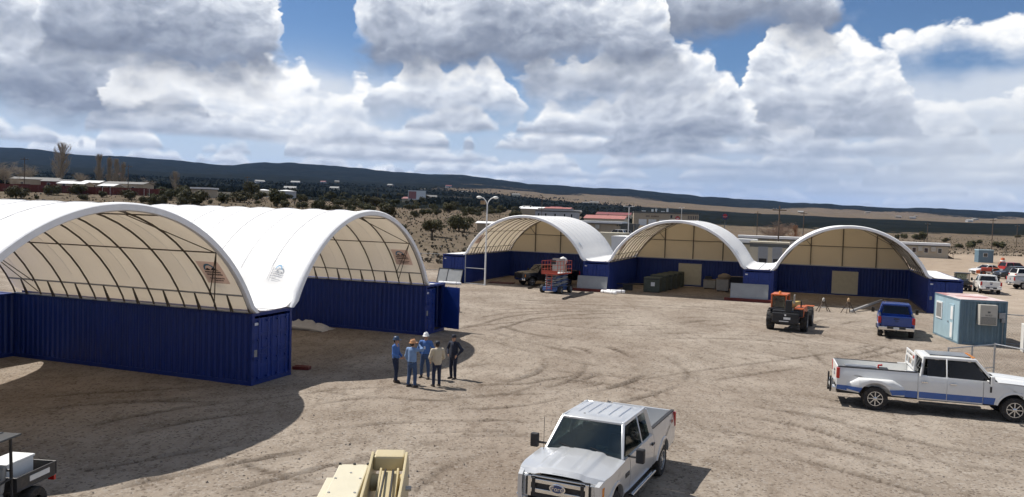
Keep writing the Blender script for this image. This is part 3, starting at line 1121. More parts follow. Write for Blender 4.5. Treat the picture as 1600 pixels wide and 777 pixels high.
for i, lab in enumerate(('blue container forming the back wall behind the black pickup and the scissor lift',
                         'blue container with a beige roll-up door behind the dark green crates',
                         'blue container with a beige roll-up door behind the blue pickup')):
    BACKC.append(container(E0 + U * (i * S_E + CW + (S_E - CW) / 2) + V * (CL + CW / 2 + 0.02), HEAD_U, lab))

M_rollup = mat('rollup_door', (0.56, 0.53, 0.42), 0.55, var=0.06, dirt=0.1)
for bc, pxc, pyc in ((BACKC[1], 1078, 425), (BACKC[2], 1320, 440)):
    # the side that faces the yard is local -y
    w = on_plane(pxc, pyc, 1.3)
    r = ray(pxc, pyc)
    n = -V
    p0 = E0 + V * CL
    t = (p0 - Vector((0, 0, CAMH))).dot(n) / r.dot(n)
    hit = Vector((0, 0, CAMH)) + r * t
    lx = (hit - Vector(bc.location)).dot(U)
    mb = MB()
    n_s = 22
    zz = np.linspace(0.16, 2.32, n_s + 1)
    vs, fs = [], []
    for j in range(n_s):
        for (dz, dd) in ((0.0, 0.0), (0.35, 0.022), (0.8, 0.022)):
            z = zz[j] + dz * (zz[1] - zz[0])
            vs += [(lx - 1.15, -CW / 2 - 0.03 - dd, z), (lx + 1.15, -CW / 2 - 0.03 - dd, z)]
    for j in range(len(vs) // 2 - 1):
        fs.append((2 * j, 2 * j + 1, 2 * j + 3, 2 * j + 2))
    mb.add(vs, fs)
    rd = mb.build('roll_up_door', M_rollup, bc, fix=False)
    fr = MB()
    for s in (-1, 1): fr.b2((lx + s * 1.15, -CW / 2 - 0.07, 0.10), (lx + s * 1.23, -CW / 2 + 0.005, 2.40))
    fr.b2((lx - 1.15, -CW / 2 - 0.075, 2.30), (lx + 1.15, -CW / 2 + 0.005, 2.40))
    fr.build('door_frame', M_blue, rd)
    MB().b2((lx - 1.14, -CW / 2 - 0.075, 0.13), (lx + 1.14, -CW / 2 - 0.02, 0.19)).build('bottom_bar', M_steel, rd)

# ================================================================== fabric arch shelters
RISE = 3.83


def arch_profile(a, rise, n=48):
    """half-round arch from -a to a, springing at z 0; returns (x, z)"""
    Rr = (a * a + rise * rise) / (2 * rise)
    zc = rise - Rr
    th0 = math.acos(max(-1, min(1, -zc / Rr)))
    return [(Rr * math.sin(t), zc + Rr * math.cos(t)) for t in np.linspace(-th0, th0, n + 1)], Rr, zc, th0


M_banner = fabric_mat('banner_back', (0.50, 0.43, 0.46), (0.85, 0.70, 0.68), 0.75)
M_bannerink = mat('banner_ink', (0.03, 0.03, 0.05), 0.7, var=0.1)
M_logoblue = mat('logo_blue', (0.10, 0.30, 0.50), 0.6, var=0.2)
M_logogrey = mat('logo_grey', (0.36, 0.37, 0.39), 0.6, var=0.2)


def logo_marks(mb_fn, parent, kind):
    """emblem and lines of small print; mb_fn(s, t, off) maps banner coordinates (0..1) to a point"""
    def strip(s0, s1, t0, t1, m, name, off=0.004, n=3):
        mb = MB()
        mb.grid(lambda u, v: mb_fn(s0 + (s1 - s0) * u, t0 + (t1 - t0) * v, off), 2, n)
        mb.build(name, m, parent, fix=False)
    ink = M_bannerink if kind == 'in' else M_logogrey
    # arc over two hills
    mb = MB()
    for i in range(9):
        q0, q1 = math.pi * i / 9, math.pi * (i + 1) / 9
        pts = []
        for (q, rr) in ((q0, 0.20), (q1, 0.20), (q1, 0.27), (q0, 0.27)):
            pts.append(mb_fn(0.56 + rr * math.cos(q), 0.60 + rr * 1.1 * math.sin(q), 0.004))
        mb.add(pts, [(0, 1, 2, 3)])
    mb.build('emblem_arc', M_logoblue, parent, fix=False)
    mb = MB()
    mb.add([mb_fn(*p, 0.005) for p in ((0.18, 0.59), (0.55, 0.59), (0.42, 0.72))], [(0, 1, 2)])
    mb.add([mb_fn(*p, 0.005) for p in ((0.50, 0.585), (0.80, 0.585), (0.66, 0.70))], [(0, 1, 2)])
    mb.build('emblem_hill', ink, parent, fix=False)
    rs = random.Random(5)
    for (t0, t1, s0, s1) in ((0.47, 0.54, 0.16, 0.86), (0.36, 0.43, 0.14, 0.84), (0.20, 0.25, 0.14, 0.80), (0.11, 0.15, 0.22, 0.66)):
        s = s0
        while s < s1:
            w = rs.uniform(0.03, 0.06)
            strip(s, min(s + w, s1), t0, t1, ink, 'lettering', 0.004, 1)
            s += w + 0.014
    if kind == 'out':
        strip(0.02, 0.06, 0.02, 0.85, M_logogrey, 'lettering', 0.004, 3)


def shelter(origin, rz, a, length, label, end_wall=False, ribs=9, seed=0, logos=True, skirt=(1.19, 1.19)):
    """local x across the span, y from the open front backwards, z 0 = top of the containers"""
    root = empty('fabric_shelter', (origin.x, origin.y, CH), rz, label, 'shelter')
    prof, Rr, zc, th0 = arch_profile(a, RISE)
    rs = random.Random(seed)
    # covering: arch, then flares on to the container roofs
    outer = []
    so = 0.10
    for i, (x, z) in enumerate(prof):
        t = (i / (len(prof) - 1) - 0.5) * 2 * th0
        outer.append((x + so * math.sin(t), z + so * math.cos(t)))
    keep = [p for p in outer if p[1] > 0.42]
    xl, zl = keep[0]
    left = [(-a - skirt[0], 0.035), (-a - 0.75, 0.045), (-a - 0.42, 0.07), (-a - 0.24, 0.16), ((xl - a - 0.2) / 2 - 0.03, 0.28)]
    right = [(-p[0], p[1]) for p in left][::-1]
    right[-1] = (a + skirt[1], 0.035)
    line = left + keep + right
    ny = ribs * 4 + 1
    yr = [0.12 + (length - 0.24) * i / (ribs - 1) for i in range(ribs)]
    sp = yr[1] - yr[0]

    def cover(u, v):
        f = u * (len(line) - 1)
        i = min(int(f), len(line) - 2)
        w = f - i
        x = line[i][0] * (1 - w) + line[i + 1][0] * w
        z = line[i][1] * (1 - w) + line[i + 1][1] * w
        y = v * length
        # cloth pulls in a little between the ribs
        ph = ((y - 0.12) / sp) % 1.0
        sag = -0.055 * math.sin(math.pi * ph) ** 2 * min(1.0, max(0.0, z / 1.0))
        wob = 0.02 * (float(vnoise(u * 22 + seed, v * 9)) - 0.5) if z < 0.6 else 0
        nx, nz = x / Rr, (z - zc) / Rr
        return (x + nx * sag, y, max(0.02, z + nz * sag + wob))
    mb = MB()
    mb.grid(cover, len(line) - 1, ny)
    cov = mb.build('roof_cover', M_fabric, root, smooth=60, fix=False)
    # padded hem round the open end
    mb = MB()
    rim = [(x + nx, z) for (x, z), nx in zip([p for p in outer if p[1] > 0.12], [0] * 999)]
    rim = [(-a - 0.26, 0.03)] + rim + [(a + 0.26, 0.03)]
    vs, fs = [], []
    for i, (x, z) in enumerate(rim):
        n = Vector((x, 0, z - zc)).normalized()
        for (dr, yy) in ((0.035, 0.10), (0.03, -0.06), (-0.02, -0.13), (-0.20, -0.13), (-0.235, -0.06), (-0.20, 0.05)):
            vs.append((x + n.x * dr, yy, max(0.012, z + n.z * dr)))
    for i in range(len(rim) - 1):
        for j in range(6):
            j2 = (j + 1) % 6
            fs.append((i * 6 + j, i * 6 + j2, (i + 1) * 6 + j2, (i + 1) * 6 + j))
    fs += [tuple(range(6)), tuple((len(rim) - 1) * 6 + j for j in range(5, -1, -1))]
    mb.add(vs, fs)
    mb.build('front_hem', M_rimfab, root, smooth=50)
    # ribs with base plates
    for y in yr:
        pts = [(-a + 0.02, y, 0.0)] + [(x, y, z) for (x, z) in prof[1:-1:2]] + [(a - 0.02, y, 0.0)]
        mb = MB().tube(pts, 0.034, 7)
        for s in (-1, 1): mb.box((s * (a - 0.02), y, 0.012), (0.22, 0.2, 0.02))
        mb.build('rib', M_rib, root, smooth=True)

    def at(t, y, off=-0.05):
        t = t * th0
        return Vector(((Rr + off) * math.sin(t), y, zc + (Rr + off) * math.cos(t)))
    for t in (-0.60, -0.22, 0.22, 0.60):
        MB().cyl(at(t, yr[0]), at(t, yr[-1]), 0.026, 6).build('purlin', M_rib, root, smooth=True)
    for t in (-0.90, 0.90):
        MB().cyl(at(t, yr[0], 0.02), at(t, yr[-1], 0.02), 0.035, 6).build('tension_rail', M_greypaint, root, smooth=True)
        for y in yr[:-1]:
            s = 1 if t > 0 else -1
            p = at(t, y + sp / 2, -0.02)
            MB().bar((s * (a - 0.06), y + sp / 2 - 0.05, 0.0), p, 0.04).bar((s * (a - 0.06), y + sp / 2 + 0.05, 0.0), p, 0.04).build('ratchet_strut', M_rib, root)
    for s in (-1, 1):
        MB().b2((s * (a - 0.08), 0.1, 0.004), (s * (a + 0.06), length - 0.1, 0.05)).build('base_rail', M_steel, root)
        for bay in (0, ribs - 2):
            mb = MB()
            for (t0, t1, e) in ((0.97, 0.60, 0), (0.60, 0.22, 1), (0.60, 0.90, 1), (0.22, 0.02, 0)):
                y0, y1 = (yr[bay + 1], yr[bay]) if (e == 0) == (bay == 0) else (yr[bay], yr[bay + 1])
                mb.cyl(at(s * t0, y0, -0.07), at(s * t1, y1, -0.07), 0.02, 6)
            mb.build('diagonal_brace', M_rib, root, smooth=True)
        # seams of the cloth between ribs
    for j in range(1, ribs - 1, 2):
        y = yr[j] + sp * 0.42
        pts = [Vector((x * 0.9985, y, z - 0.03)) for (x, z) in prof[4:-4:2]]
        MB().tube(pts, 0.008, 4).build('seam', M_rimfab, root)
    # welded seams on the outside of the cover
    for j in range(0, ribs):
        y = yr[j]
        pts = [Vector((x + (x / Rr) * 0.116, y, z + (z - zc) / Rr * 0.116)) for (x, z) in prof[5:-5:2]]
        MB().tube(pts, 0.010, 4).build('seam', M_rimfab, root)
    if end_wall:
        pts = [(x * 0.995, z * 0.995 + 0.01) for (x, z) in prof]
        mb = MB()
        mb.prism(pts, length - 0.10, length - 0.07, 'y')
        mb.build('end_wall', M_endfab, root)
        yw = length - 0.17
        for x in (-a * 0.5, -0.05, a * 0.5):
            zt = zc + math.sqrt(max(0, Rr * Rr - x * x)) - 0.05
            MB().b2((x - 0.04, yw - 0.04, 0.0), (x + 0.04, yw + 0.04, zt)).build('end_post', M_rib, root)
        zz = RISE * 0.50
        xw = math.sqrt(Rr * Rr - (zz - zc) ** 2) - 0.04
        MB().cyl((-xw, yw + 0.02, zz), (xw, yw + 0.02, zz), 0.03, 6).build('end_girt', M_rib, root, smooth=True)
        MB().b2((-a + 0.1, yw - 0.06, 0.0), (a - 0.1, yw + 0.05, 0.07)).build('end_sill', M_steel, root)
        MB().bar((-a * 0.5 - 0.9, yw, RISE * 0.78), (-a * 0.5, yw, RISE * 0.5), 0.04).build('diagonal_brace', M_rib, root)
    if logos:
        for s in (-1, 1):
            lg = None
            t_lo, t_hi = (0.83, 0.685)
            y0, y1 = yr[0] + 0.26 * sp, yr[0] + 0.92 * sp
            # inner face, seen from underneath, print shows through
            bi = MB()
            fi = lambda u, v, off, s=s, y0=y0, y1=y1: tuple(at(s * (t_lo + (t_hi - t_lo) * v), y0 + (y1 - y0) * u, 0.02 - off))
            bi.grid(lambda u, v: fi(u, v, 0.0), 2, 6)
            po = bi.build('banner', M_banner, root, fix=False)
            logo_marks(fi, po, 'in')
            y0, y1 = yr[0] + 0.55 * sp, yr[0] + 0.98 * sp
            fo_ = lambda u, v, off, s=s, y0=y0, y1=y1: tuple(at(s * (0.86 - 0.11 * v), (y1 - (y1 - y0) * u) if s < 0 else (y0 + (y1 - y0) * u), 0.128 + off))
            logo_marks(fo_, cov, 'out')
    return root


aL, aE = (S_A - CW) / 2, (S_E - CW) / 2
shelter(A0 - V * aL, math.pi / 2 - TH, aL, CL, 'white fabric arch shelter with open back, the nearest of all', False, 9, 1)
shelter(A0 + V * (CW + aL), math.pi / 2 - TH, aL, CL, 'white fabric arch shelter beside the group of people, printed logo on its roof', False, 9, 2)
for i, lab in enumerate(('white fabric arch shelter over the red scissor lift and the black pickup', 'white fabric arch shelter over the dark green crates', 'white fabric arch shelter behind the blue pickup and the orange telehandler')):
    shelter(E0 + U * (i * S_E + CW + aE), -TH, aE, CL, lab, True, 9, 3 + i, True, (2.2 if i == 0 else 1.19, 2.2 if i == 2 else 1.19))

# ================================================================== vehicles
def side_shape(poly, y0, thick, fy, zcuts=(0.62, 0.74, 0.86, 0.98, 1.1, 1.2), xcuts=()):
    """slab with the outline poly (x, z), cut into strips so that it can follow the body curve fy(x, z); y0 is the outer face"""
    bm = bmesh.new()
    vs = [bm.verts.new((p[0], 0, p[1])) for p in poly]
    bm.faces.new(vs)
    bmesh.ops.triangulate(bm, faces=bm.faces[:])
    for z in zcuts:
        bmesh.ops.bisect_plane(bm, geom=bm.verts[:] + bm.edges[:] + bm.faces[:], plane_co=(0, 0, z), plane_no=(0, 0, 1), dist=1e-5)
    for x in xcuts:
        bmesh.ops.bisect_plane(bm, geom=bm.verts[:] + bm.edges[:] + bm.faces[:], plane_co=(x, 0, 0), plane_no=(1, 0, 0), dist=1e-5)
    bmesh.ops.dissolve_limit(bm, angle_limit=0.001, verts=[], edges=[]) if False else None
    r = bmesh.ops.extrude_face_region(bm, geom=bm.faces[:])
    nv = {v for v in r['geom'] if isinstance(v, bmesh.types.BMVert)}
    for v in bm.verts:
        f = fy(v.co.x, v.co.z)
        v.co.y = y0 + f - (thick if v in nv else 0.0)
    bmesh.ops.recalc_face_normals(bm, faces=bm.faces)
    bm.verts.index_update()
    mb = MB()
    mb.add([v.co[:] for v in bm.verts], [tuple(v.index for v in f.verts) for f in bm.faces])
    bm.free()
    return mb


def mirror_y(mb):
    o = MB()
    o.v = [(x, -y, z) for (x, y, z) in mb.v]
    o.f = [tuple(reversed(f)) for f in mb.f]
    return o


def arc(cx, cz, r, a0, a1, n=14):
    return [(cx + r * math.cos(a0 + (a1 - a0) * i / n), cz + r * math.sin(a0 + (a1 - a0) * i / n)) for i in range(n + 1)]


def wheel(root, x, y, r=0.40, w=0.27, side=1, spokes=8, rim=None, name='wheel', rim_r=None):
    rim = rim or M_alloy
    rr = rim_r or r * 0.60
    h = w / 2
    wm = MB().lathe((x, y, r), (0, side, 0), [(rr * 0.98, -h), (r * 0.93, -h * 1.0), (r * 0.99, -h * 0.75), (r, -h * 0.4), (r, h * 0.4), (r * 0.99, h * 0.75), (r * 0.93, h), (rr * 1.02, h * 1.0), (rr * 0.98, h * 0.85), (rr * 0.97, -h * 0.2)], 28)
    wo = wm.build('wheel', M_rubber, root, smooth=35)
    rm = MB()
    rm.lathe((x, y, r), (0, side, 0), [(rr, h * 0.80), (rr * 1.02, h * 0.98), (rr * 0.93, h * 0.98), (rr * 0.90, h * 0.55)], 28, caps=False)
    for k_ in range(spokes):
        q = 2 * math.pi * k_ / spokes
        d = Vector((math.cos(q), 0, math.sin(q)))
        c = Vector((x, y + side * h * 0.72, r))
        rm.bar(c + d * rr * 0.14, c + d * rr * 0.95, rr * 0.13, h * 0.22, up=(0, 1, 0))
    rm.lathe((x, y, r), (0, side, 0), [(rr * 0.26, h * 0.5), (rr * 0.26, h * 0.95), (rr * 0.15, h * 1.03)], 14)
    rm.build('rim', rim, wo, smooth=30)
    MB().lathe((x, y, r), (0, side, 0), [(rr * 0.88, h * 0.20), (rr * 0.88, h * 0.30)], 18).build('brake_disc', M_dark, wo)
    return wo


def pickup(name, loc, heading, label, paint_mat, S, group=None):
    """crew-cab pickup; local x forward with 0 at the rear axle, y left, z up"""
    D = dict(wb=4.06, fo=0.97, ro=1.28, hw=1.0, belt=1.26, roof=1.96, bed=1.40, wr=0.41, cab0=0.98, glass=M_glass, rim=M_alloy, bumper=M_chrome,
             mirror=M_plastic, handle=M_plastic, dually=False, stripe=None, detail=2, grille='bars', emblem=True)
    D.update(S)
    wb, hw, belt, roof, bed, wr = D['wb'], D['hw'], D['belt'], D['roof'], D['bed'], D['wr']
    xf, xt = wb + D['fo'], -D['ro']
    c0 = D['cab0']                                   # back of the cab
    ck = wb - 0.66                                   # cowl
    rf, rb = ck - 0.58, c0 + 0.14                    # roof front and back
    zs, za = 0.56, 0.44
    Zb = lambda z: 0.72 + (z - 0.72) * (belt - 0.72) / 0.54 if z > 0.72 else z      # nose heights follow the beltline
    ra = wr + 0.125
    root = empty(name, (loc[0], loc[1], 0), heading, label, 'pickup', group)

    def fy(x, z):
        d = -0.05 * max(0, (z - 1.0) / 0.4) ** 2 - 0.035 * max(0, (0.85 - z) / 0.35) ** 1.5
        d -= 0.10 * max(0, (x - (xf - 0.75)) / 0.75) ** 2
        d -= 0.02 * max(0, (xt + 0.5 - x) / 0.5) ** 2
        return d
    # ---- body side from tail to nose, wheel openings cut out
    bedside = [(xt, zs + 0.08), (-ra - 0.02, zs)] + arc(0, za, ra, math.pi - 0.23, 0.23) + [(ra + 0.02, zs), (c0 - 0.012, zs), (c0 - 0.012, bed), (xt, bed + 0.01)]
    fend = [(ck + 0.02 - 0.35, zs), (wb - ra - 0.02, zs)] + arc(wb, za, ra, math.pi - 0.23, 0.23) + [(wb + ra + 0.02, zs + 0.02), (xf - 0.06, zs + 0.06), (xf - 0.05, Zb(1.12)), (xf - 0.22, Zb(1.18)), (ck + 0.25, belt), (ck + 0.02 - 0.35, belt)]
    sill = [(c0, zs - 0.03), (ck - 0.34, zs - 0.03), (ck - 0.34, belt + 0.005), (c0, belt + 0.04)]
    body = MB()
    bedm = MB()
    for sgn in (1, -1):
        a = side_shape(bedside, hw, 0.085, fy, xcuts=(xt + 0.25, xt + 0.5))
        b_ = side_shape(fend, hw, 0.10, fy, xcuts=(xf - 0.75, xf - 0.5, xf - 0.25))
        c_ = side_shape(sill, hw - 0.012, 0.07, fy)
        for m_, tgt in ((a, bedm), (b_, body), (c_, body)):
            m2 = m_ if sgn > 0 else mirror_y(m_)
            tgt.add(m2.v, m2.f)
    # bed floor, bulkhead
    bedm.b2((xt + 0.02, -hw + 0.08, 0.80), (c0 - 0.03, hw - 0.08, 0.86))
    bedm.b2((c0 - 0.075, -hw + 0.08, 0.80), (c0 - 0.03, hw - 0.08, bed - 0.02))
    for s in (-1, 1): bedm.b2((-0.48, s * (hw - 0.085), 0.86), (0.48, s * (hw - 0.33), 1.06))
    bo = bedm.build('bed', paint_mat, root, smooth=32)
    rail = MB()
    for s in (-1, 1): rail.b2((xt + 0.03, s * (hw - 0.145), bed - 0.012), (c0 - 0.03, s * (hw - 0.058), bed + 0.022))
    rail.build('bed_rail', M_plastic, bo)
    # ---- cab shell
    body.b2((c0, -hw + 0.07, 0.60), (c0 + 0.07, hw - 0.07, belt + 0.03))                      # rear wall
    body.b2((xf - 0.20, -hw + 0.16, zs), (xf - 0.12, hw - 0.16, Zb(1.13)))                          # nose plate
    body.build('body', paint_mat, root, smooth=32)
    # hood with a raised centre and two creases
    def hood(u, v):
        x = ck + 0.10 + (xf - 0.10 - ck - 0.10) * u
        yy = (v - 0.5) * 2
        w = (hw - 0.03) + fy(x, 1.1) + 0.04
        ay = abs(yy)
        z = belt + 0.015 - 0.085 * u ** 1.5 + 0.075 * (1 - ay ** 2.2)
        z += 0.045 * (1 if ay < 0.50 else max(0, 1 - (ay - 0.50) / 0.07)) * (1 - 0.4 * u) - 0.012 * (0.22 < ay < 0.30) * (u < 0.85)
        if u > 0.93: z -= 0.10 * ((u - 0.93) / 0.07) ** 1.6
        x -= 0.10 * ay ** 3 * (u > 0.6) * (u - 0.6) / 0.4
        return (x, yy * w, z)
    hd = MB()
    hd.grid(hood, 18, 54)
    hd.build('hood', paint_mat, root, smooth=28)
    MB().b2((ck - 0.10, -hw + 0.12, belt - 0.06), (ck + 0.14, hw - 0.12, belt + 0.035)).build('cowl', M_plastic, root, bevel=0.02)
    # ---- greenhouse: pillars, roof, glass
    yb, yt = hw - 0.085, hw - 0.27
    zr = roof - 0.05
    xm = (c0 + ck) / 2 - 0.28                          # between the doors
    xrm = xm + 0.0
    pil = MB()
    for s in (-1, 1):
        pil.bar((ck + 0.02, s * (yb - 0.01), belt - 0.02), (rf + 0.02, s * yt, zr), 0.075, 0.085)
        pil.bar((c0 + 0.10, s * (yb - 0.02), belt - 0.02), (rb + 0.06, s * (yt - 0.01), zr), 0.06, 0.20)
        pil.bar((xm, s * (yb - 0.012), belt - 0.02), (xrm, s * yt, zr), 0.05, 0.10)
        pil.bar((c0 + 0.03, s * (yb - 0.01), belt + 0.03), (ck + 0.0, s * (yb - 0.01), belt + 0.0), 0.05, 0.05)
        pil.bar((rb, s * (yt + 0.005), zr), (rf + 0.03, s * (yt + 0.005), zr), 0.07, 0.09)
    pil.bar((rf + 0.02, -yt, zr + 0.005), (rf + 0.02, yt, zr + 0.005), 0.10, 0.06)
    pil.bar((rb + 0.02, -yt, zr - 0.02), (rb + 0.02, yt, zr - 0.02), 0.06, 0.12)
    pil.bar((c0 + 0.05, -yb, belt + 0.03), (c0 + 0.05, yb, belt + 0.03), 0.06, 0.10)
    pil.build('pillars', paint_mat, root, bevel=0.015, smooth=35)

    def roofp(u, v):
        x = rb - 0.02 + (rf + 0.06 - rb + 0.02) * u
        yy = (v - 0.5) * 2
        z = roof + 0.03 - 0.025 * (2 * u - 1) ** 2 - 0.045 * abs(yy) ** 3
        if 0.14 < u < 0.80 and abs(yy) < 0.86:
            ph = (yy * 3.1) % 1.0
            if ph < 0.16: z -= 0.02
        if u in (0.0, 1.0) or v in (0.0, 1.0): z -= 0.045
        return (x, yy * (yt + 0.045), z)
    rm = MB()
    rm.grid(roofp, 20, 64)
    rm.build('roof', paint_mat, root, smooth=28)
    MB().b2((rb + 0.05, -yt + 0.05, zr - 0.04), (rf - 0.02, yt - 0.05, zr - 0.02)).build('headliner', M_interior, root)
    gl = D['glass']

    def pane(nm, quad, m_=gl):
        return MB().sheet(quad, 0.006).build(nm, m_, root)
    pane('windscreen', [(ck + 0.06, -yb + 0.03, belt + 0.02), (ck + 0.06, yb - 0.03, belt + 0.02), (rf + 0.035, yt - 0.03, zr + 0.005), (rf + 0.035, -yt + 0.03, zr + 0.005)])
    pane('rear_window', [(c0 + 0.015, yb - 0.2, belt + 0.09), (c0 + 0.015, -yb + 0.2, belt + 0.09), (rb - 0.012, -yt + 0.12, zr - 0.07), (rb - 0.012, yt - 0.12, zr - 0.07)], M_glassdark)
    for s in (-1, 1):
        o_ = 0.008 * s
        def sp(x, z, s=s, o_=o_):
            t = (z - belt) / (zr - belt)
            return (x, s * (yb * (1 - t) + yt * t) + o_ + 0.022 * s, z)
        f0, f1 = (xm + 0.06, ck - 0.12)
        q1 = [sp(f0, belt + 0.035), sp(f1, belt + 0.02), sp(rf - 0.07, zr - 0.06), sp(f0, zr - 0.06)]
        q2 = [sp(c0 + 0.28, belt + 0.045), sp(xm - 0.06, belt + 0.035), sp(xm - 0.06, zr - 0.06), sp(c0 + 0.30, zr - 0.06)]
        for q_ in (q1, q2):
            if s < 0: q_ = q_[::-1]
            pane('side_window', q_, D.get('sideglass', gl))
        # doors: skins standing a little proud, with a gap between them
        for (x0, x1) in ((c0 + 0.035, xm - 0.008), (xm + 0.008, ck - 0.348)):
            pl = [(x0, zs + 0.02), (x1, zs + 0.02), (x1, belt + 0.0), (x0, belt + 0.02)]
            m_ = side_shape(pl, hw + 0.004, 0.02, fy)
            if s < 0: m_ = mirror_y(m_)
            do = m_.build('door', paint_mat, root, smooth=32)
            hx = x0 + 0.10 if x0 < xm - 0.3 else x0 + 0.12
            MB().box((hx + 0.07, s * (hw + 0.025), belt - 0.18), (0.20, 0.035, 0.05)).build('handle', D['handle'], do, bevel=0.01)
        # mirrors
        mr = MB().bar((ck - 0.22, s * (hw - 0.05), belt + 0.04), (ck - 0.17, s * (hw + 0.20), belt + 0.05), 0.06, 0.05)
        mr.box((ck - 0.15, s * (hw + 0.27), belt + 0.10), (0.13, 0.19, 0.32))
        mo = mr.build('mirror', D['mirror'], root, bevel=0.03)
        MB().box((ck - 0.222, s * (hw + 0.27), belt + 0.11), (0.006, 0.15, 0.26)).build('mirror_glass', M_glassdark, mo)
        # wheel-arch lips
        for wx in (0, wb):
            lip = MB()
            rows = []
            for (r_, dy) in ((ra - 0.01, -0.05), (ra - 0.01, 0.022), (ra + 0.05, 0.018), (ra + 0.07, -0.02)):
                rows.append([(px_, s * (hw + dy + fy(px_, pz_)), pz_) for (px_, pz_) in arc(wx, za, r_, math.pi - 0.2, 0.2, 18)])
            lip.grid(lambda u, v: rows[int(round(v * 3))][int(round(u * 18))], 18, 3)
            if not (D['dually'] and wx == 0):
                lip.build('wheel_arch_lip', paint_mat, root, smooth=50)
        # wheels
        yw = hw - 0.15
        wheel(root, wb, s * yw, wr, 0.27, s, rim=D['rim'])
        if D['dually']:
            wheel(root, 0, s * (hw + 0.02), wr, 0.25, s, rim=D['rim'])
            wheel(root, 0, s * (hw - 0.28), wr, 0.24, s, rim=D['rim'])
        else:
            wheel(root, 0, s * yw, wr, 0.27, s, rim=D['rim'])
        # running board
        MB().b2((c0 + 0.05, s * (hw - 0.06), 0.40), (ck - 0.40, s * (hw + 0.08), 0.46)).build('running_board', M_chrome if D.get('chromestep') else M_plastic, root, bevel=0.015)
        # lamps at the tail
        MB().b2((xt - 0.02, s * (hw - 0.17 if not D.get('bigtail') else hw - 0.20), bed - 0.42), (xt + 0.09, s * (hw + 0.002), bed - 0.03)).build('tail_lamp', M_lampred, root, bevel=0.02)
    # underside: frame, axles, inner arches
    un = MB()
    un.b2((xt + 0.05, -0.60, 0.44), (xf - 0.4, 0.60, 0.66))
    un.b2((c0, -hw + 0.08, 0.50), (ck - 0.3, hw - 0.08, 0.60))
    un.b2((ck - 0.3, -hw + 0.40, 0.55), (xf - 0.22, hw - 0.40, 1.05))
    for wx in (0, wb): un.cyl((wx, -hw + 0.2, wr), (wx, hw - 0.2, wr), 0.06, 8)
    un.build('underbody', M_dark, root)
    # ---- tailgate
    tg = MB().b2((xt - 0.005, -hw + 0.19, 0.74), (xt + 0.06, hw - 0.19, bed + 0.005))
    tgo = tg.build('tailgate', paint_mat, root, bevel=0.02)
    MB().box((xt - 0.012, 0, 1.20), (0.02, 0.30, 0.07)).build('tailgate_handle', M_plastic, tgo, bevel=0.008)
    em = MB()
    em.lathe((xt - 0.006, 0, 1.06), (-1, 0, 0), [(0.06, 0), (0.06, 0.012)], 20)
    em.xf(Matrix.Translation((0, 0, 1.06)) @ Matrix.Diagonal((1, 1.9, 1, 1)) @ Matrix.Translation((0, 0, -1.06)))
    em.build('emblem', D.get('tail_emblem', mat('emblem_blue', (0.02, 0.05, 0.16), 0.25, coat=0.5)), tgo)
    rbm = MB().b2((xt - 0.16, -hw + 0.04, 0.52), (xt - 0.01, hw - 0.04, 0.72))
    rbo = rbm.build('rear_bumper', D['bumper'], root, bevel=0.03)
    MB().b2((xt - 0.168, -0.50, 0.60), (xt - 0.02, 0.50, 0.725)).build('step_pad', M_plastic, rbo)
    MB().box((xt - 0.17, 0, 0.655), (0.01, 0.31, 0.12)).build('license_plate', M_plate, rbo)
    if D.get('hitch', True):
        MB().b2((xt - 0.24, -0.05, 0.42), (xt + 0.3, 0.05, 0.52)).build('hitch', M_dark, root)
    # ---- front: bumper, grille, lamps
    fb = MB()
    def bump_pts(u, v):
        yy = (u - 0.5) * 2
        prof_ = ((0.0, 0.46), (0.07, 0.48), (0.085, 0.60), (0.07, 0.69), (-0.02, 0.72))
        px_, pz_ = prof_[int(round(v * 4))]
        return (xf - 0.07 + px_ - 0.16 * abs(yy) ** 3.2, yy * (hw - 0.02), pz_)
    fb.grid(bump_pts, 24, 4)
    fb.b2((xf - 0.26, -hw + 0.1, 0.48), (xf - 0.09, hw - 0.1, 0.70))
    fbo = fb.build('front_bumper', D['bumper'], root, smooth=50)
    MB().b2((xf - 0.02, -0.55, 0.49), (xf + 0.022, 0.55, 0.58)).build('air_intake', M_plastic, fbo)
    gr = MB().b2((xf - 0.14, -0.68, 0.72), (xf - 0.085, 0.68, Zb(1.15)))
    gro = gr.build('grille', M_plastic, root)
    br = MB()
    for z_, h_ in ((Zb(1.045), 0.09), (Zb(0.86), 0.09)):
        br.b2((xf - 0.09, -0.62, z_ - h_ / 2), (xf - 0.045, 0.62, z_ + h_ / 2))
    for s in (-1, 1):
        br.b2((xf - 0.09, s * 0.60, 0.74), (xf - 0.05, s * 0.68, Zb(1.13)))
    br.b2((xf - 0.09, -0.6, Zb(1.115)), (xf - 0.055, 0.6, Zb(1.14)))
    br.build('grille_bars', M_chrome if D['grille'] == 'bars' else paint_mat, gro, bevel=0.015)
    for s in (-1, 1):
        MB().b2((xf - 0.088, s * 0.50, 0.80), (xf - 0.04, s * 0.585, Zb(1.10))).build('grille_insert', M_plastic, gro, bevel=0.01)
        hl = MB()
        hl.add([(xf - 0.06, s * 0.695, 0.74), (xf - 0.165, s * 0.945, 0.76), (xf - 0.165, s * 0.945, Zb(1.10)), (xf - 0.06, s * 0.695, Zb(1.12)),
                (xf - 0.2, s * 0.695, 0.74), (xf - 0.3, s * 0.93, 0.76), (xf - 0.3, s * 0.93, Zb(1.10)), (xf - 0.2, s * 0.695, Zb(1.12))],
               [(0, 1, 2, 3), (4, 7, 6, 5), (0, 4, 5, 1), (3, 2, 6, 7), (1, 5, 6, 2), (0, 3, 7, 4)])
        ho = hl.build('headlight', M_lampclear, root, bevel=0.015)
        ins = MB()
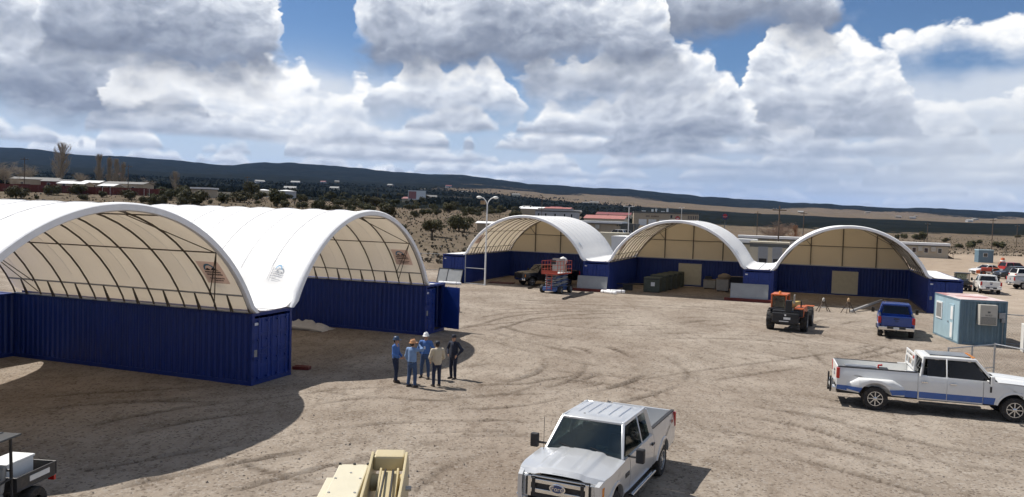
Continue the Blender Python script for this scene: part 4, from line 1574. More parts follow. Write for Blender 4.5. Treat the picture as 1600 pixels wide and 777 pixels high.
        for z_ in (Zb(0.84), Zb(0.95), Zb(1.04)):
            ins.b2((xf - 0.13, s * 0.73, z_ - 0.008), (xf - 0.088 - 0.02, s * 0.90, z_ + 0.008))
        ins.b2((xf - 0.13, s * 0.70, 0.76), (xf - 0.062, s * 0.73, Zb(1.10)))
        ins.build('lamp_divider', M_plastic, ho)
        MB().b2((xf - 0.28, s * (hw - 0.09), 0.84), (xf - 0.165, s * (hw - 0.045), Zb(1.08))).build('side_marker', M_amber, ho, bevel=0.01)
    if D['emblem']:
        em = MB()
        em.lathe((xf - 0.055, 0, Zb(0.955)), (1, 0, 0), [(0.098, 0), (0.098, 0.022), (0.086, 0.026)], 28)
        em.xf(Matrix.Translation((0, 0, Zb(0.955))) @ Matrix.Diagonal((1, 1.85, 1, 1)) @ Matrix.Translation((0, 0, -Zb(0.955))))
        eo = em.build('emblem', M_chrome, gro, smooth=30)
        ei = MB()
        ei.lathe((xf - 0.03, 0, Zb(0.955)), (1, 0, 0), [(0.080, 0), (0.080, 0.006)], 28)
        ei.xf(Matrix.Translation((0, 0, Zb(0.955))) @ Matrix.Diagonal((1, 1.85, 1, 1)) @ Matrix.Translation((0, 0, -Zb(0.955))))
        ei.build('emblem_field', mat('emblem_blue', (0.02, 0.05, 0.16), 0.25, coat=0.5), eo)
        if D['detail'] > 1:
            text_obj('Ford', 0.135, M_chrome, eo, (xf - 0.022, 0, Zb(0.955)), (math.pi / 2, 0, math.pi / 2), depth=0.003)
    # ---- interior
    it = MB()
    it.b2((ck - 0.42, -yb + 0.06, 0.95), (ck + 0.0, yb - 0.06, belt + 0.0))
    it.build('dashboard', M_interior, root, bevel=0.04)
    for s in (-1, 1):
        st = MB()
        st.b2((xm + 0.15, s * 0.42 - 0.27, 0.70), (xm + 0.62, s * 0.42 + 0.27, 0.92))
        st.box((xm + 0.16, s * 0.42, 1.18), (0.16, 0.52, 0.62), (0, R(-12), 0))
        st.box((xm + 0.06, s * 0.42, 1.57), (0.10, 0.26, 0.18))
        st.build('seat', M_interior, root, bevel=0.04)
    st = MB().b2((c0 + 0.18, -0.72, 0.70), (c0 + 0.55, 0.72, 0.92)).b2((c0 + 0.14, -0.72, 0.9), (c0 + 0.28, 0.72, 1.45))
    st.build('rear_bench', M_interior, root, bevel=0.04)
    ring = [(ck - 0.56 + 0.06 * math.cos(q), 0.42 + 0.19 * math.sin(q), 1.20 + 0.18 * math.cos(q)) for q in np.linspace(0, 2 * math.pi, 18)[:-1]]
    MB().tube(ring, 0.016, 6, close=True).build('steering_wheel', M_plastic, root, smooth=True)
    wp = MB()
    for y0 in (0.12, -0.62):
        wp.bar((ck + 0.075, y0 + 0.55, belt + 0.05), (ck - 0.06, y0, belt + 0.14), 0.02, 0.025)
    wp.build('wiper', M_plastic, root)
    if D['dually']:
        for s in (-1, 1):
            fl = MB()
            n = 22
            def bulge(x):
                t = (x + 1.02) / 2.02
                return 0.20 * min(1, max(0, min(t / 0.16, (1 - t) / 0.26))) ** 0.6
            out = [(-1.02, 0.70), (-0.56, 0.64)] + arc(0, za, ra + 0.01, math.pi - 0.3, 0.3, 16) + [(0.56, 0.62), (1.0, 0.62)]
            top = [(x, 1.14 if abs(x) < 0.7 else 1.14 - 0.35 * ((abs(x) - 0.7) / 0.35) ** 2) for (x, z) in out]
            rows = []
            for lv, (fz, dy) in enumerate(((0, 1.0), (0.4, 1.05), (0.75, 1.0), (0.93, 0.72), (1.0, 0.0))):
                rows.append([(x, s * (hw - 0.02 + fy(x, 0.9) + bulge(x) * dy), z + (tz - z) * fz) for (x, z), (_, tz) in zip(out, top)])
            m_ = len(out) - 1
            fl.grid(lambda u, v: rows[int(round(v * 4))][int(round(u * m_))], m_, 4)
            fl.build('rear_fender', paint_mat, root, smooth=50)
            if D['stripe']:
                zst = 0.80
                low = MB()
                keep = [(x, z) for (x, z) in out if z < zst]
                for seg in (([(x, z) for (x, z) in out if z < zst and x < 0]), ([(x, z) for (x, z) in out if z < zst and x > 0])):
                    rws = [[(x, s * (hw + 0.012 + fy(x, 0.8) + bulge(x) * (1.03 if j == 0 else 1.07)), z if j == 0 else zst) for (x, z) in seg] for j in (0, 1)]
                    mm = len(seg) - 1
                    low.grid(lambda u, v: rws[int(round(v))][int(round(u * mm))], mm, 1)
                low.build('lower_stripe', D['stripe'], root, smooth=50)
    if D['stripe']:
        for s in (-1, 1):
            zst = 0.80
            segs = [[(0.98 if D['dually'] else ra + 0.2, zs), (c0 - 0.014, zs), (c0 - 0.014, zst), (0.98 if D['dually'] else ra + 0.2, zst)],
                    [(c0 + 0.04, zs + 0.022), (xm - 0.012, zs + 0.022), (xm - 0.012, zst), (c0 + 0.04, zst)],
                    [(xm + 0.012, zs + 0.022), (ck - 0.352, zs + 0.022), (ck - 0.352, zst), (xm + 0.012, zst)],
                    [(ck - 0.328, zs + 0.002), (wb - ra - 0.10, zs + 0.002), (wb - ra - 0.06, zst), (ck - 0.328, zst)],
                    [(xt + 0.002, zs + 0.085), (-0.95, zs + 0.06), (-0.95, zst), (xt + 0.002, zst)]]
            for pl in segs:
                if pl[1][0] - pl[0][0] < 0.03: continue
                m_ = side_shape(pl, hw + 0.010, 0.008, fy)
                if s < 0: m_ = mirror_y(m_)
                m_.build('lower_stripe', D['stripe'], root, smooth=35)
    root['_dims'] = 0
    del root['_dims']
    return root, dict(xf=xf, xt=xt, ck=ck, c0=c0, rf=rf, rb=rb, zr=zr, yt=yt, yb=yb, hw=hw, roof=roof, belt=belt, bed=bed, wb=wb, xm=xm)


P_silver = paint('silver_car_paint', (0.62, 0.63, 0.64), metal=0.45, dirt=0.08)
P_white = paint('white_car_paint', (0.74, 0.74, 0.72))
P_blue = paint('blue_car_paint', (0.010, 0.050, 0.24), metal=0.0, dirt=0.05)
P_black = paint('black_car_paint', (0.012, 0.012, 0.014))
P_red = paint('red_car_paint', (0.36, 0.02, 0.02))
P_stripe = paint('bright_blue_car_paint', (0.02, 0.10, 0.36))
P_grey = paint('light_grey_car_paint', (0.45, 0.46, 0.47), metal=0.3)

# silver pickup in the foreground
t, d = pickup('pickup_truck', (3.19, 20.94), -2.003, 'silver crew-cab pickup facing the camera with chrome grille', P_silver, dict(chromestep=True, belt=1.32, bed=1.45, roof=2.01, wr=0.42))
MB().tube([(d['ck'] + 0.25, -d['hw'] + 0.12, d['belt'] - 0.02), (d['ck'] + 0.25, -d['hw'] + 0.12, d['belt'] + 0.78)], 0.006, 5).build('antenna', M_dark, t)
MB().lathe((d['rf'] - 0.25, -0.3, d['roof'] - 0.005), (0, 0, 1), [(0.035, 0), (0.03, 0.025), (0.0, 0.03)], 12).build('roof_sensor', M_plastic, t)
text_obj('F-250', 0.075, M_chrome, t, (d['wb'] - 0.78, d['hw'] + 0.012, 0.98), (math.pi / 2, 0, math.pi), depth=0.003)
MB().b2((d['wb'] - 0.92, d['hw'] - 0.02, 0.93), (d['wb'] - 0.62, d['hw'] + 0.008, 1.03)).build('side_badge', M_plastic, t)
text_obj('FX4', 0.13, M_lampred, t, (-0.88, d['hw'] - 0.008, 1.24), (math.pi / 2 - 0.03, 0, math.pi), depth=0.003)
text_obj('SUPER DUTY', 0.055, M_chrome, t, (d['xf'] - 0.13, 0, d['belt'] - 0.04), (R(25), 0, math.pi / 2), depth=0.002)
MB().b2((d['ck'] - 0.30, -0.15, d['belt'] + 0.002), (d['ck'] - 0.08, 0.16, d['belt'] + 0.008)).build('paper_sheet', M_plate, t)

# white and blue dually pickup
t, d = pickup('pickup_truck', (13.62, 29.75), -0.300, 'white dual-rear-wheel pickup with blue lower stripe and white headache rack', P_white,
              dict(wb=4.47, ro=1.30, cab0=1.40, dually=True, stripe=P_stripe, sideglass=M_glassdark, glass=M_glassdark, mirror=P_white, handle=M_chrome, bed=1.46, belt=1.34, roof=2.06, wr=0.43))
rk = MB()
for s in (-1, 1):
    rk.bar((d['c0'] - 0.14, s * 0.86, d['bed']), (d['c0'] - 0.10, s * 0.80, d['roof'] + 0.03), 0.09, 0.06)
    rk.bar((d['c0'] - 0.14, s * 0.86, d['bed'] + 0.03), (d['c0'] - 0.42, s * 0.88, d['bed'] + 0.03), 0.07, 0.05)
    rk.bar((d['c0'] - 0.12, s * 0.40, d['bed'] + 0.1), (d['c0'] - 0.10, s * 0.40, d['roof']), 0.06, 0.05)
for z in (d['roof'] + 0.01, d['bed'] + 0.42, d['bed'] + 0.10):
    rk.bar((d['c0'] - 0.11, -0.86, z), (d['c0'] - 0.11, 0.86, z), 0.05, 0.08)
rko = rk.build('headache_rack', P_white, t, bevel=0.012)
MB().b2((d['c0'] - 0.16, -0.80, d['roof'] - 0.12), (d['c0'] - 0.11, -0.62, d['roof'] - 0.03)).build('rack_lamp', M_lampred, rko)
MB().b2((d['rb'] + 0.28, -0.52, d['roof'] + 0.0), (d['rf'] - 0.10, 0.52, d['roof'] + 0.042)).build('sunroof', M_glassdark, t)
for y in (-0.5, -0.25, 0.0, 0.25, 0.5):
    MB().box((d['rf'] - 0.02, y, d['roof'] + 0.025), (0.11, 0.08, 0.05)).build('clearance_lamp', M_amber, t, bevel=0.015)
tb = MB().b2((d['xt'] + 0.28, -0.82, 1.14), (d['xt'] + 1.35, -0.45, 1.52))
tb.build('side_toolbox', M_steel, t, bevel=0.02)
MB().b2((d['xt'] + 1.45, -0.84, 1.16), (d['xt'] + 1.75, -0.42, 1.49)).build('fuel_tank', M_plastic, t, bevel=0.03)
MB().tube([(d['xt'] + 1.42, -0.62, 1.46), (d['xt'] + 1.42, -0.62, 1.57), (d['xt'] + 1.55, -0.62, 1.59)], 0.035, 8).build('filler_cap', M_lampred, t)
MB().b2((d['wb'] - 0.80, -d['hw'] - 0.012, 0.98), (d['wb'] - 0.74, -d['hw'] + 0.02, 1.18)).build('fender_badge', M_plastic, t)
for s in (-1, 1):
    MB().b2((d['xt'] - 0.20, s * 0.42, 0.44), (d['xt'] - 0.14, s * 0.48, 1.02)).build('tow_bracket', M_dark, t)

# blue pickup seen from behind
pickup('pickup_truck', (23.4, 48.3), 1.152, 'dark blue pickup parked beside the telehandler, tailgate towards the camera', P_blue, dict(wb=3.7, ro=1.1, fo=0.9, roof=1.90, bed=1.32, belt=1.20, cab0=0.90))
# black pickup under the first back arch
p = E0 + U * 10.6 + V * 5.2
pickup('pickup_truck', (p.x, p.y), -TH - math.pi + 0.85, 'black pickup parked under the fabric arch behind the scissor lift', P_black, dict(emblem=False, grille='plain', glass=M_glassdark))
# far parking area
p = on_plane(1556, 461)
pickup('pickup_truck', (p.x, p.y + 1.2), 1.18, 'white pickup in the far parking area, tailgate towards the camera', P_white, dict(wb=3.7, ro=1.1, hw=0.98, roof=1.88, bed=1.32, belt=1.2, emblem=False, bumper=P_white))
p = on_plane(1602, 452)
pickup('pickup_truck', (p.x - 0.6, p.y), -0.14, 'light grey pickup in the far parking area, seen from its side', P_grey, dict(wb=3.7, ro=1.1, emblem=False, glass=M_glassdark, rim=M_alloy))


def car(name, loc, heading, label, cat, pm, L=4.7, hw=0.9, roofz=1.45, kind='sedan', group=None, wr=0.33):
    """closed car; local x forward with 0 in the middle"""
    root = empty(name, (loc[0], loc[1], loc[2] if len(loc) > 2 else 0), heading, label, cat, group)
    xf, xt = L / 2, -L / 2
    wx = (L * 0.30, -L * 0.29)
    belt = roofz * 0.63
    hood_z, tail_z = belt * 0.93, (belt * 0.98 if kind == 'sedan' else belt)
    ra = wr + 0.07
    prof = [(xt, 0.32), (wx[1] - ra, 0.26)] + arc(wx[1], wr - 0.02, ra, math.pi - 0.2, 0.2, 10) + [(wx[1] + ra, 0.24), (wx[0] - ra, 0.24)] + arc(wx[0], wr - 0.02, ra, math.pi - 0.2, 0.2, 10) + \
           [(wx[0] + ra, 0.26), (xf - 0.04, 0.32), (xf, 0.55), (xf - 0.10, hood_z * 0.86), (L * 0.17, belt), (-L * 0.34, belt + 0.02), (xt + 0.03, tail_z), (xt, 0.6)]
    fy = lambda x, z: -0.10 * (abs(x) / (L / 2)) ** 6 - 0.05 * max(0, (z - 0.7) / 0.4) ** 2 - 0.03 * max(0, (0.5 - z) / 0.3)
    bd = MB()
    for s in (1, -1):
        m_ = side_shape(prof, hw, hw - 0.12, fy, zcuts=(0.45, 0.6, 0.75), xcuts=(xt + .3, xf - .3)) if False else side_shape(prof, hw, 0.10, fy, zcuts=(0.45, 0.6, 0.75), xcuts=(xt + .3, xf - .3))
        if s < 0: m_ = mirror_y(m_)
        bd.add(m_.v, m_.f)
    def topskin(u, v):
        pts = [(xt + 0.0, 0.55), (xt + 0.03, tail_z), (-L * 0.34, belt + 0.02), (0, belt + 0.02), (L * 0.17, belt), (L * 0.34, (belt + hood_z * 0.86) / 2 + 0.04), (xf - 0.10, hood_z * 0.86), (xf, 0.55)]
        f = u * (len(pts) - 1)
        i = min(int(f), len(pts) - 2)
        w = f - i
        x = pts[i][0] * (1 - w) + pts[i + 1][0] * w
        z = pts[i][1] * (1 - w) + pts[i + 1][1] * w
        yy = (v - 0.5) * 2
        return (x, yy * (hw - 0.03 + fy(x, z)), z + 0.03 * (1 - yy * yy))
    bd.grid(topskin, 21, 8)
    bd.b2((xt + 0.1, -hw + 0.15, 0.25), (xf - 0.1, hw - 0.15, 0.5))
    bd.build('body', pm, root, bevel=0.01, smooth=40)
    r0, r1 = (-L * 0.20, L * 0.02) if kind == 'sedan' else (-L * 0.42, L * 0.04)
    b0, b1 = (-L * 0.36, L * 0.19) if kind == 'sedan' else (xt + 0.10, L * 0.18)
    yb, yt = hw - 0.09, hw - 0.26
    ghouse = MB()
    ghouse.add([(b0, -yb, belt), (b1, -yb, belt), (b1, yb, belt), (b0, yb, belt), (r0, -yt, roofz - 0.04), (r1, -yt, roofz - 0.04), (r1, yt, roofz - 0.04), (r0, yt, roofz - 0.04)],
               [(0, 1, 5, 4), (1, 2, 6, 5), (2, 3, 7, 6), (3, 0, 4, 7), (4, 5, 6, 7)])
    ghouse.build('window_band', M_glassdark, root)
    rp = MB()
    rp.grid(lambda u, v: (r0 - 0.03 + (r1 - r0 + 0.06) * u, (v - 0.5) * 2 * (yt + 0.03), roofz - 0.05 * (2 * v - 1) ** 2 - 0.03 * (2 * u - 1) ** 2 - (0.03 if u in (0, 1) or v in (0, 1) else 0)), 10, 8)
    for s in (-1, 1):
        rp.bar((b1, s * yb, belt), (r1, s * yt, roofz - 0.04), 0.05)
        rp.bar((b0, s * yb, belt), (r0, s * yt, roofz - 0.04), 0.10)
        xm_ = (r0 + r1) / 2
        rp.bar((xm_, s * (yb + 0.004), belt), (xm_, s * (yt + 0.004), roofz - 0.04), 0.06)
    rp.build('roof', pm, root, smooth=40)
    for x in wx:
        for s in (-1, 1): wheel(root, x, s * (hw - 0.11), wr, 0.21, s, spokes=6)
    for s in (-1, 1):
        MB().b2((xt - 0.01, s * (hw - 0.38), tail_z - 0.22), (xt + 0.12, s * (hw - 0.12), tail_z - 0.06)).build('tail_lamp', M_lampred, root, bevel=0.01)
        MB().b2((xf - 0.22, s * (hw - 0.42), hood_z - 0.28), (xf - 0.03, s * (hw - 0.14), hood_z - 0.14)).build('headlight', M_lampclear, root, bevel=0.02)
        MB().box((L * 0.14, s * (hw + 0.05), belt + 0.06), (0.12, 0.16, 0.12)).build('mirror', pm, root, bevel=0.02)
    MB().b2((xf - 0.06, -0.35, 0.36), (xf + 0.006, 0.35, 0.52)).build('grille', M_plastic, root)
    return root


p = on_plane(1540, 429)
car('sedan', (p.x, p.y), math.pi + 0.25, 'white sedan in the far parking area', 'car', P_white)
p = on_plane(1573, 436)
car('suv', (p.x + 0.8, p.y), math.pi + 0.1, 'black sport utility vehicle parked among the far cars', 'car', P_black, 4.8, 0.95, 1.78, 'suv', wr=0.37)
p = on_plane(1588, 428)
car('suv', (p.x + 0.4, p.y + 1.0), 0.1, 'red sport utility vehicle at the back of the far parking area', 'car', P_red, 4.6, 0.93, 1.72, 'suv', wr=0.36)
p = on_plane(1590, 440)
car('suv', (p.x + 1.6, p.y), 0.0, 'white sport utility vehicle between the black one and the grey pickup', 'car', P_white, 4.7, 0.93, 1.75, 'suv', wr=0.36)


# ---------------------------------------------------------------- utility vehicle (two of them)
def utility_vehicle(loc, heading, label, bodymat, white_box=False):
    root = empty('utility_vehicle', (loc[0], loc[1], 0), heading, label, 'utility vehicle')
    ch = MB().b2((-1.35, -0.55, 0.34), (1.45, 0.55, 0.52)).b2((0.75, -0.62, 0.5), (1.5, 0.62, 0.92)).b2((-0.35, -0.66, 0.45), (0.8, 0.66, 0.52))
    ch.build('chassis', bodymat, root, bevel=0.04)
    bed = MB().b2((-1.55, -0.70, 0.72), (-0.38, 0.70, 0.76))
    for s in (-1, 1): bed.b2((-1.55, s * 0.70, 0.76), (-0.38, s * 0.66, 1.02))
    bed.b2((-0.43, -0.66, 0.76), (-0.38, 0.66, 1.02))
    bo = bed.build('cargo_bed', bodymat, root, bevel=0.01)
    MB().b2((-1.60, -0.70, 0.74), (-1.56, 0.70, 1.02)).build('tailgate', bodymat, bo, bevel=0.01)
    cage = MB()
    for s in (-1, 1):
        cage.tube([(-0.32, s * 0.64, 0.52), (-0.30, s * 0.62, 1.86), (0.62, s * 0.62, 1.90), (1.02, s * 0.66, 0.95)], 0.032, 8)
        cage.cyl((0.15, s * 0.64, 0.5), (0.18, s * 0.62, 1.88), 0.026, 8)
        cage.cyl((-0.32, s * 0.64, 1.05), (0.15, s * 0.64, 1.0), 0.022, 8)
    for x, z in ((-0.30, 1.86), (0.62, 1.90)): cage.cyl((x, -0.62, z), (x, 0.62, z), 0.032, 8)
    cage.cyl((-0.31, -0.62, 1.2), (-0.31, 0.62, 1.2), 0.025, 8)
    cage.build('roll_cage', M_dark, root, smooth=True)
    rf = MB()
    rf.b2((-0.46, -0.74, 1.885), (0.78, 0.74, 1.925))
    for y in (-0.35, 0.0, 0.35): rf.b2((-0.42, y - 0.03, 1.925), (0.74, y + 0.03, 1.94))
    rf.build('roof', mat('utv_roof', (0.055, 0.06, 0.065), 0.35, var=0.1), root, bevel=0.02)
    MB().sheet([(1.0, -0.6, 0.98), (1.0, 0.6, 0.98), (0.66, 0.58, 1.84), (0.66, -0.58, 1.84)], 0.01).build('windscreen', M_glass, root)
    for s in (-1, 1):
        st = MB().b2((-0.22, s * 0.32 - 0.24, 0.56), (0.28, s * 0.32 + 0.24, 0.76)).box((-0.22, s * 0.32, 1.02), (0.14, 0.46, 0.56), (0, R(-10), 0))
        st.build('seat', mat('grey_vinyl', (0.30, 0.30, 0.29), 0.6, var=0.1), root, bevel=0.05)
        for x in (-0.95, 1.02):
            wheel(root, x, s * 0.60, 0.33, 0.25, s, spokes=5, rim=M_dark, rim_r=0.17)
        MB().b2((0.72, s * 0.45, 0.70), (1.40, s * 0.76, 0.75)).build('fender', bodymat, root, bevel=0.02)
        MB().b2((1.44, s * 0.32, 0.72), (1.52, s * 0.54, 0.84)).build('headlight', M_lampclear, root, bevel=0.02)
        MB().b2((-1.62, s * 0.52, 0.60), (-1.56, s * 0.66, 0.70)).build('tail_lamp', M_lampred, root)
        MB().b2((-1.35, s * 0.702, 0.84), (-0.75, s * 0.712, 0.95)).build('side_plate', M_plate, bo)
    ring = [(0.52 + 0.08 * math.cos(q), 0.32 + 0.17 * math.sin(q), 1.08 + 0.15 * math.cos(q)) for q in np.linspace(0, 2 * math.pi, 16)[:-1]]
    MB().tube(ring, 0.015, 6, close=True).cyl((0.52, 0.32, 1.08), (0.85, 0.32, 0.9), 0.02, 6).build('steering_wheel', M_dark, root, smooth=True)
    return root


uh = -math.pi / 2 - 0.10
utility_vehicle((-10.58, 15.62), uh, 'dark utility vehicle with grey roof in the shade of the nearest arch', mat('utv_dark', (0.035, 0.035, 0.038), 0.45, var=0.1, dirt=0.3))
wb_ = MB().box((0, 0, 0.22), (0.80, 0.50, 0.42))
o = wb_.build('storage_box', M_white, None, bevel=0.03)
rm_ = rotz(uh)
pp = Vector((-10.58, 15.62, 0)) + rm_ @ Vector((-0.92, 0.12, 0))
o.location = (pp.x, pp.y, 0.762)
o.rotation_euler = (0, 0, uh)
tag(o, 'white storage box in the bed of the dark utility vehicle', 'box')
MB().box((0, 0, 0.45), (0.84, 0.54, 0.05)).build('lid', M_white, o, bevel=0.015)
p = on_plane(1509, 455)
utility_vehicle((p.x, p.y + 0.8), 1.25, 'black utility vehicle parked behind the row of containers near the far cars', mat('utv_black', (0.02, 0.02, 0.022), 0.45, var=0.1, dirt=0.2))

# ---------------------------------------------------------------- telehandler
pr = Vector((17.34, 49.78, 0))
hd_ = math.atan2(2.92, 1.49) + 0.02
T = empty('telehandler', (pr.x, pr.y, 0), hd_, 'orange telehandler with black counterweight, seen from behind', 'telehandler')
TW = 0.62
for x in (0, 3.15):
    for s in (-1, 1):
        w_ = wheel(T, x, s * 1.0, TW, 0.40, s, spokes=6, rim=M_greypaint, rim_r=0.32)
        lug = MB()
        for i in range(22):
            q = 2 * math.pi * i / 22
            lug.box((x + (TW - 0.005) * math.cos(q), s * 1.0 + (0.09 if i % 2 else -0.09), TW + (TW - 0.005) * math.sin(q)), (0.05, 0.2, 0.09), (0, -q, 0.0))
        lug.build('tread', M_rubber, w_)
fr = MB().b2((-0.9, -0.55, 0.55), (3.8, 0.55, 1.05)).b2((-0.2, -0.8, 0.5), (0.2, 0.8, 0.75)).b2((2.95, -0.8, 0.5), (3.35, 0.8, 0.75))
fr.build('frame', M_dark, T, bevel=0.03)
cw = MB().b2((-1.15, -0.78, 0.55), (-0.62, 0.78, 1.18)).b2((-1.0, -0.78, 1.15), (-0.5, 0.78, 1.32))
cwo = cw.build('counterweight', M_dark, T, bevel=0.05)
MB().b2((-1.158, -0.30, 0.78), (-1.148, 0.10, 0.92)).build('decal', M_plate, cwo)
MB().b2((-1.158, -0.20, 0.64), (-1.148, 0.35, 0.69)).build('decal', M_plate, cwo)
MB().b2((-1.17, -0.05, 1.0), (-1.14, 0.05, 1.1)).build('decal', M_plate, cwo)
cab = MB()
cx0, cx1, cy0, cy1 = -0.05, 1.45, 0.12, 0.98
for x in (cx0, cx1):
    for y in (cy0, cy1): cab.b2((x - 0.05, y - 0.05, 1.0), (x + 0.05, y + 0.05, 2.14))
cab.b2((cx0 - 0.08, cy0 - 0.06, 2.12), (cx1 + 0.08, cy1 + 0.06, 2.22))
cab.b2((cx0, cy0, 0.95), (cx1, cy1, 1.12))
cab.b2((cx0 - 0.02, cy1 - 0.03, 1.1), (cx1, cy1 + 0.04, 1.5))
co_ = cab.build('cab', M_orange, T, bevel=0.03)
MB().b2((cx0 - 0.03, cy0 + 0.06, 1.25), (cx0 - 0.02, cy1 - 0.06, 2.08)).build('rear_window', M_glass, co_)
MB().b2((cx1 + 0.02, cy0 + 0.06, 1.15), (cx1 + 0.03, cy1 - 0.06, 2.08)).build('windscreen', M_glass, co_)
MB().b2((cx0 + 0.08, cy1 + 0.02, 1.5), (cx1 - 0.08, cy1 + 0.03, 2.08)).build('side_window', M_glass, co_)
MB().b2((0.3, 0.35, 1.12), (0.75, 0.80, 1.35)).b2((0.25, 0.35, 1.3), (0.38, 0.80, 1.85)).build('seat', M_interior, co_, bevel=0.04)
MB().lathe((0.35, 0.55, 2.22), (0, 0, 1), [(0.09, 0), (0.09, 0.10), (0.05, 0.17)], 14).build('beacon', M_amber, co_, smooth=True)
MB().b2((-0.5, cy0 - 0.05, 1.30), (-0.05, cy1 + 0.12, 1.36)).build('step', M_dark, T)
eng = MB().b2((-0.75, -1.02, 0.92), (1.45, -0.42, 1.50))
eo_ = eng.build('engine_cover', M_orange, T, bevel=0.07)
MB().b2((-0.76, -1.0, 0.95), (-0.74, -0.44, 1.40)).build('grille', M_dark, eo_)
MB().tube([(0.2, -0.75, 1.5), (0.2, -0.75, 1.8), (0.1, -0.75, 1.88)], 0.045, 8).build('exhaust', M_dark, eo_, smooth=True)
boom = MB().bar((-0.95, -0.15, 1.62), (4.6, -0.15, 1.28), 0.30, 0.36)
bm_ = boom.build('boom', mat('boom_yellow', (0.50, 0.36, 0.10), 0.5, var=0.15, dirt=0.25), T, bevel=0.03)
MB().bar((4.3, -0.15, 1.30), (5.2, -0.15, 0.9), 0.22, 0.26).build('boom_section', M_dark, bm_, bevel=0.02)
MB().b2((-1.05, -0.34, 1.05), (-0.72, 0.04, 1.95)).build('boom_pivot', M_dark, T, bevel=0.03)
MB().b2((-0.55, -0.40, 1.7), (0.15, -0.36, 2.25)).build('guard_panel', mat('dusty_perspex', (0.42, 0.40, 0.34), 0.4, var=0.2), T)
for s in (-1, 1):
    MB().b2((3.05, s * 0.95 - 0.3, 1.28), (3.6, s * 0.95 + 0.3, 1.33)).build('fender', M_orange, T, bevel=0.02)
fk = MB().b2((5.15, -0.85, 0.25), (5.25, 0.55, 1.05))
for y in (-0.55, 0.25): fk.b2((5.25, y - 0.06, 0.22), (6.4, y + 0.06, 0.29))
fk.build('fork_carriage', M_dark, T, bevel=0.01)

# ---------------------------------------------------------------- scissor lift
a_, b_ = on_plane(843, 457.5), on_plane(880, 459)
S0 = empty('scissor_lift', ((a_.x + b_.x) / 2 + 0.45, (a_.y + b_.y) / 2 + 0.75, 0), 1.05, 'red and blue scissor lift standing in front of the black pickup', 'scissor lift')
bs = MB().b2((-1.25, -0.70, 0.25), (1.25, 0.70, 0.55)).b2((-1.35, -0.62, 0.2), (-1.2, 0.62, 0.42))
bs.build('base', M_liftblue, S0, bevel=0.03)
for x in (-0.92, 0.92):
    for s in (-1, 1): wheel(S0, x, s * 0.86, 0.34, 0.26, s, spokes=5, rim=M_greypaint, rim_r=0.2)
lv = 5
zz0, zh = 0.56, 0.20
for s in (-1, 1):
    for i in range(lv):
        z0, z1 = zz0 + i * zh, zz0 + (i + 1) * zh
        m_ = M_liftblue if i % 2 == 0 else M_greypaint
        MB().bar((-1.1, s * 0.50, z0), (1.1, s * 0.50, z1), 0.06, 0.11).build('scissor_arm', m_, S0)
        MB().bar((-1.1, s * 0.42, z1), (1.1, s * 0.42, z0), 0.06, 0.11).build('scissor_arm', M_greypaint, S0)
for i in range(lv + 1):
    mb = MB()
    for x in (-1.1, 1.1): mb.cyl((x, -0.53, zz0 + i * zh), (x, 0.53, zz0 + i * zh), 0.035, 8)
    mb.build('cross_tube', M_greypaint, S0)
zp = zz0 + lv * zh + 0.08
pl = MB().b2((-1.40, -0.78, zp), (1.40, 0.78, zp + 0.12))
plo = pl.build('platform', M_redpaint, S0, bevel=0.015)
MB().b2((-1.36, -0.74, zp + 0.12), (1.36, 0.74, zp + 0.13)).build('deck', M_plate, plo)
for i, x in enumerate(np.linspace(-1.38, 1.38, 6)):
    for s in (-1, 1):
        MB().cyl((x, s * 0.76, zp + 0.1), (x, s * 0.76, zp + 1.15), 0.022, 8).build('guard_post', M_redpaint, plo, smooth=True)
for z in (0.45, 0.80, 1.15):
    ring = [(-1.38, -0.76, zp + z), (1.38, -0.76, zp + z), (1.38, 0.76, zp + z), (-1.38, 0.76, zp + z)]
    MB().tube(ring, 0.02, 6, close=True).build('guard_rail', M_redpaint, plo)
MB().b2((-1.37, -0.74, zp + 0.12), (-1.35, 0.74, zp + 0.36)).build('toe_board', M_redpaint, plo)
MB().b2((0.1, -0.68, zp + 0.14), (0.16, 0.5, zp + 1.35)).build('mesh_panel', mat('mesh_grey', (0.28, 0.26, 0.24), 0.6, var=0.2), plo)
ld = MB()
for s in (-1, 1): ld.bar((-1.38, s * 0.24, 0.3), (-1.38, s * 0.24, zp), 0.04, 0.05)
for z in np.arange(0.45, zp, 0.28): ld.bar((-1.38, -0.24, z), (-1.38, 0.24, z), 0.04, 0.04)
ld.build('ladder', M_redpaint, S0)
MB().b2((-1.30, -0.45, zp + 0.9), (-1.1, -0.1, zp + 1.25)).build('control_box', M_plastic, plo)
# white bundle on its deck
bl = MB().ball((0, 0, 0.33), 0.36, 14, 10, (1.1, 0.9, 0.95))
o = bl.build('wrapped_bundle', M_white, None, smooth=60)
o.location = Vector(S0.location) + rotz(1.05) @ Vector((0.75, -0.2, 0)) + Vector((0, 0, zp + 0.78))
tag(o, 'round white wrapped bundle resting on the scissor lift platform', 'bundle')
MB().lathe((0, 0, 0.62), (0, 0, 1), [(0.07, 0), (0.10, 0.06), (0.0, 0.10)], 10).build('knot', M_white, o, smooth=True)
st_ = MB().b2((-0.34, -0.3, -0.66), (0.34, 0.3, 0.05))
st_.build('crate', mat('bundle_crate', (0.40, 0.36, 0.30), 0.8, var=0.2), o, bevel=0.02)

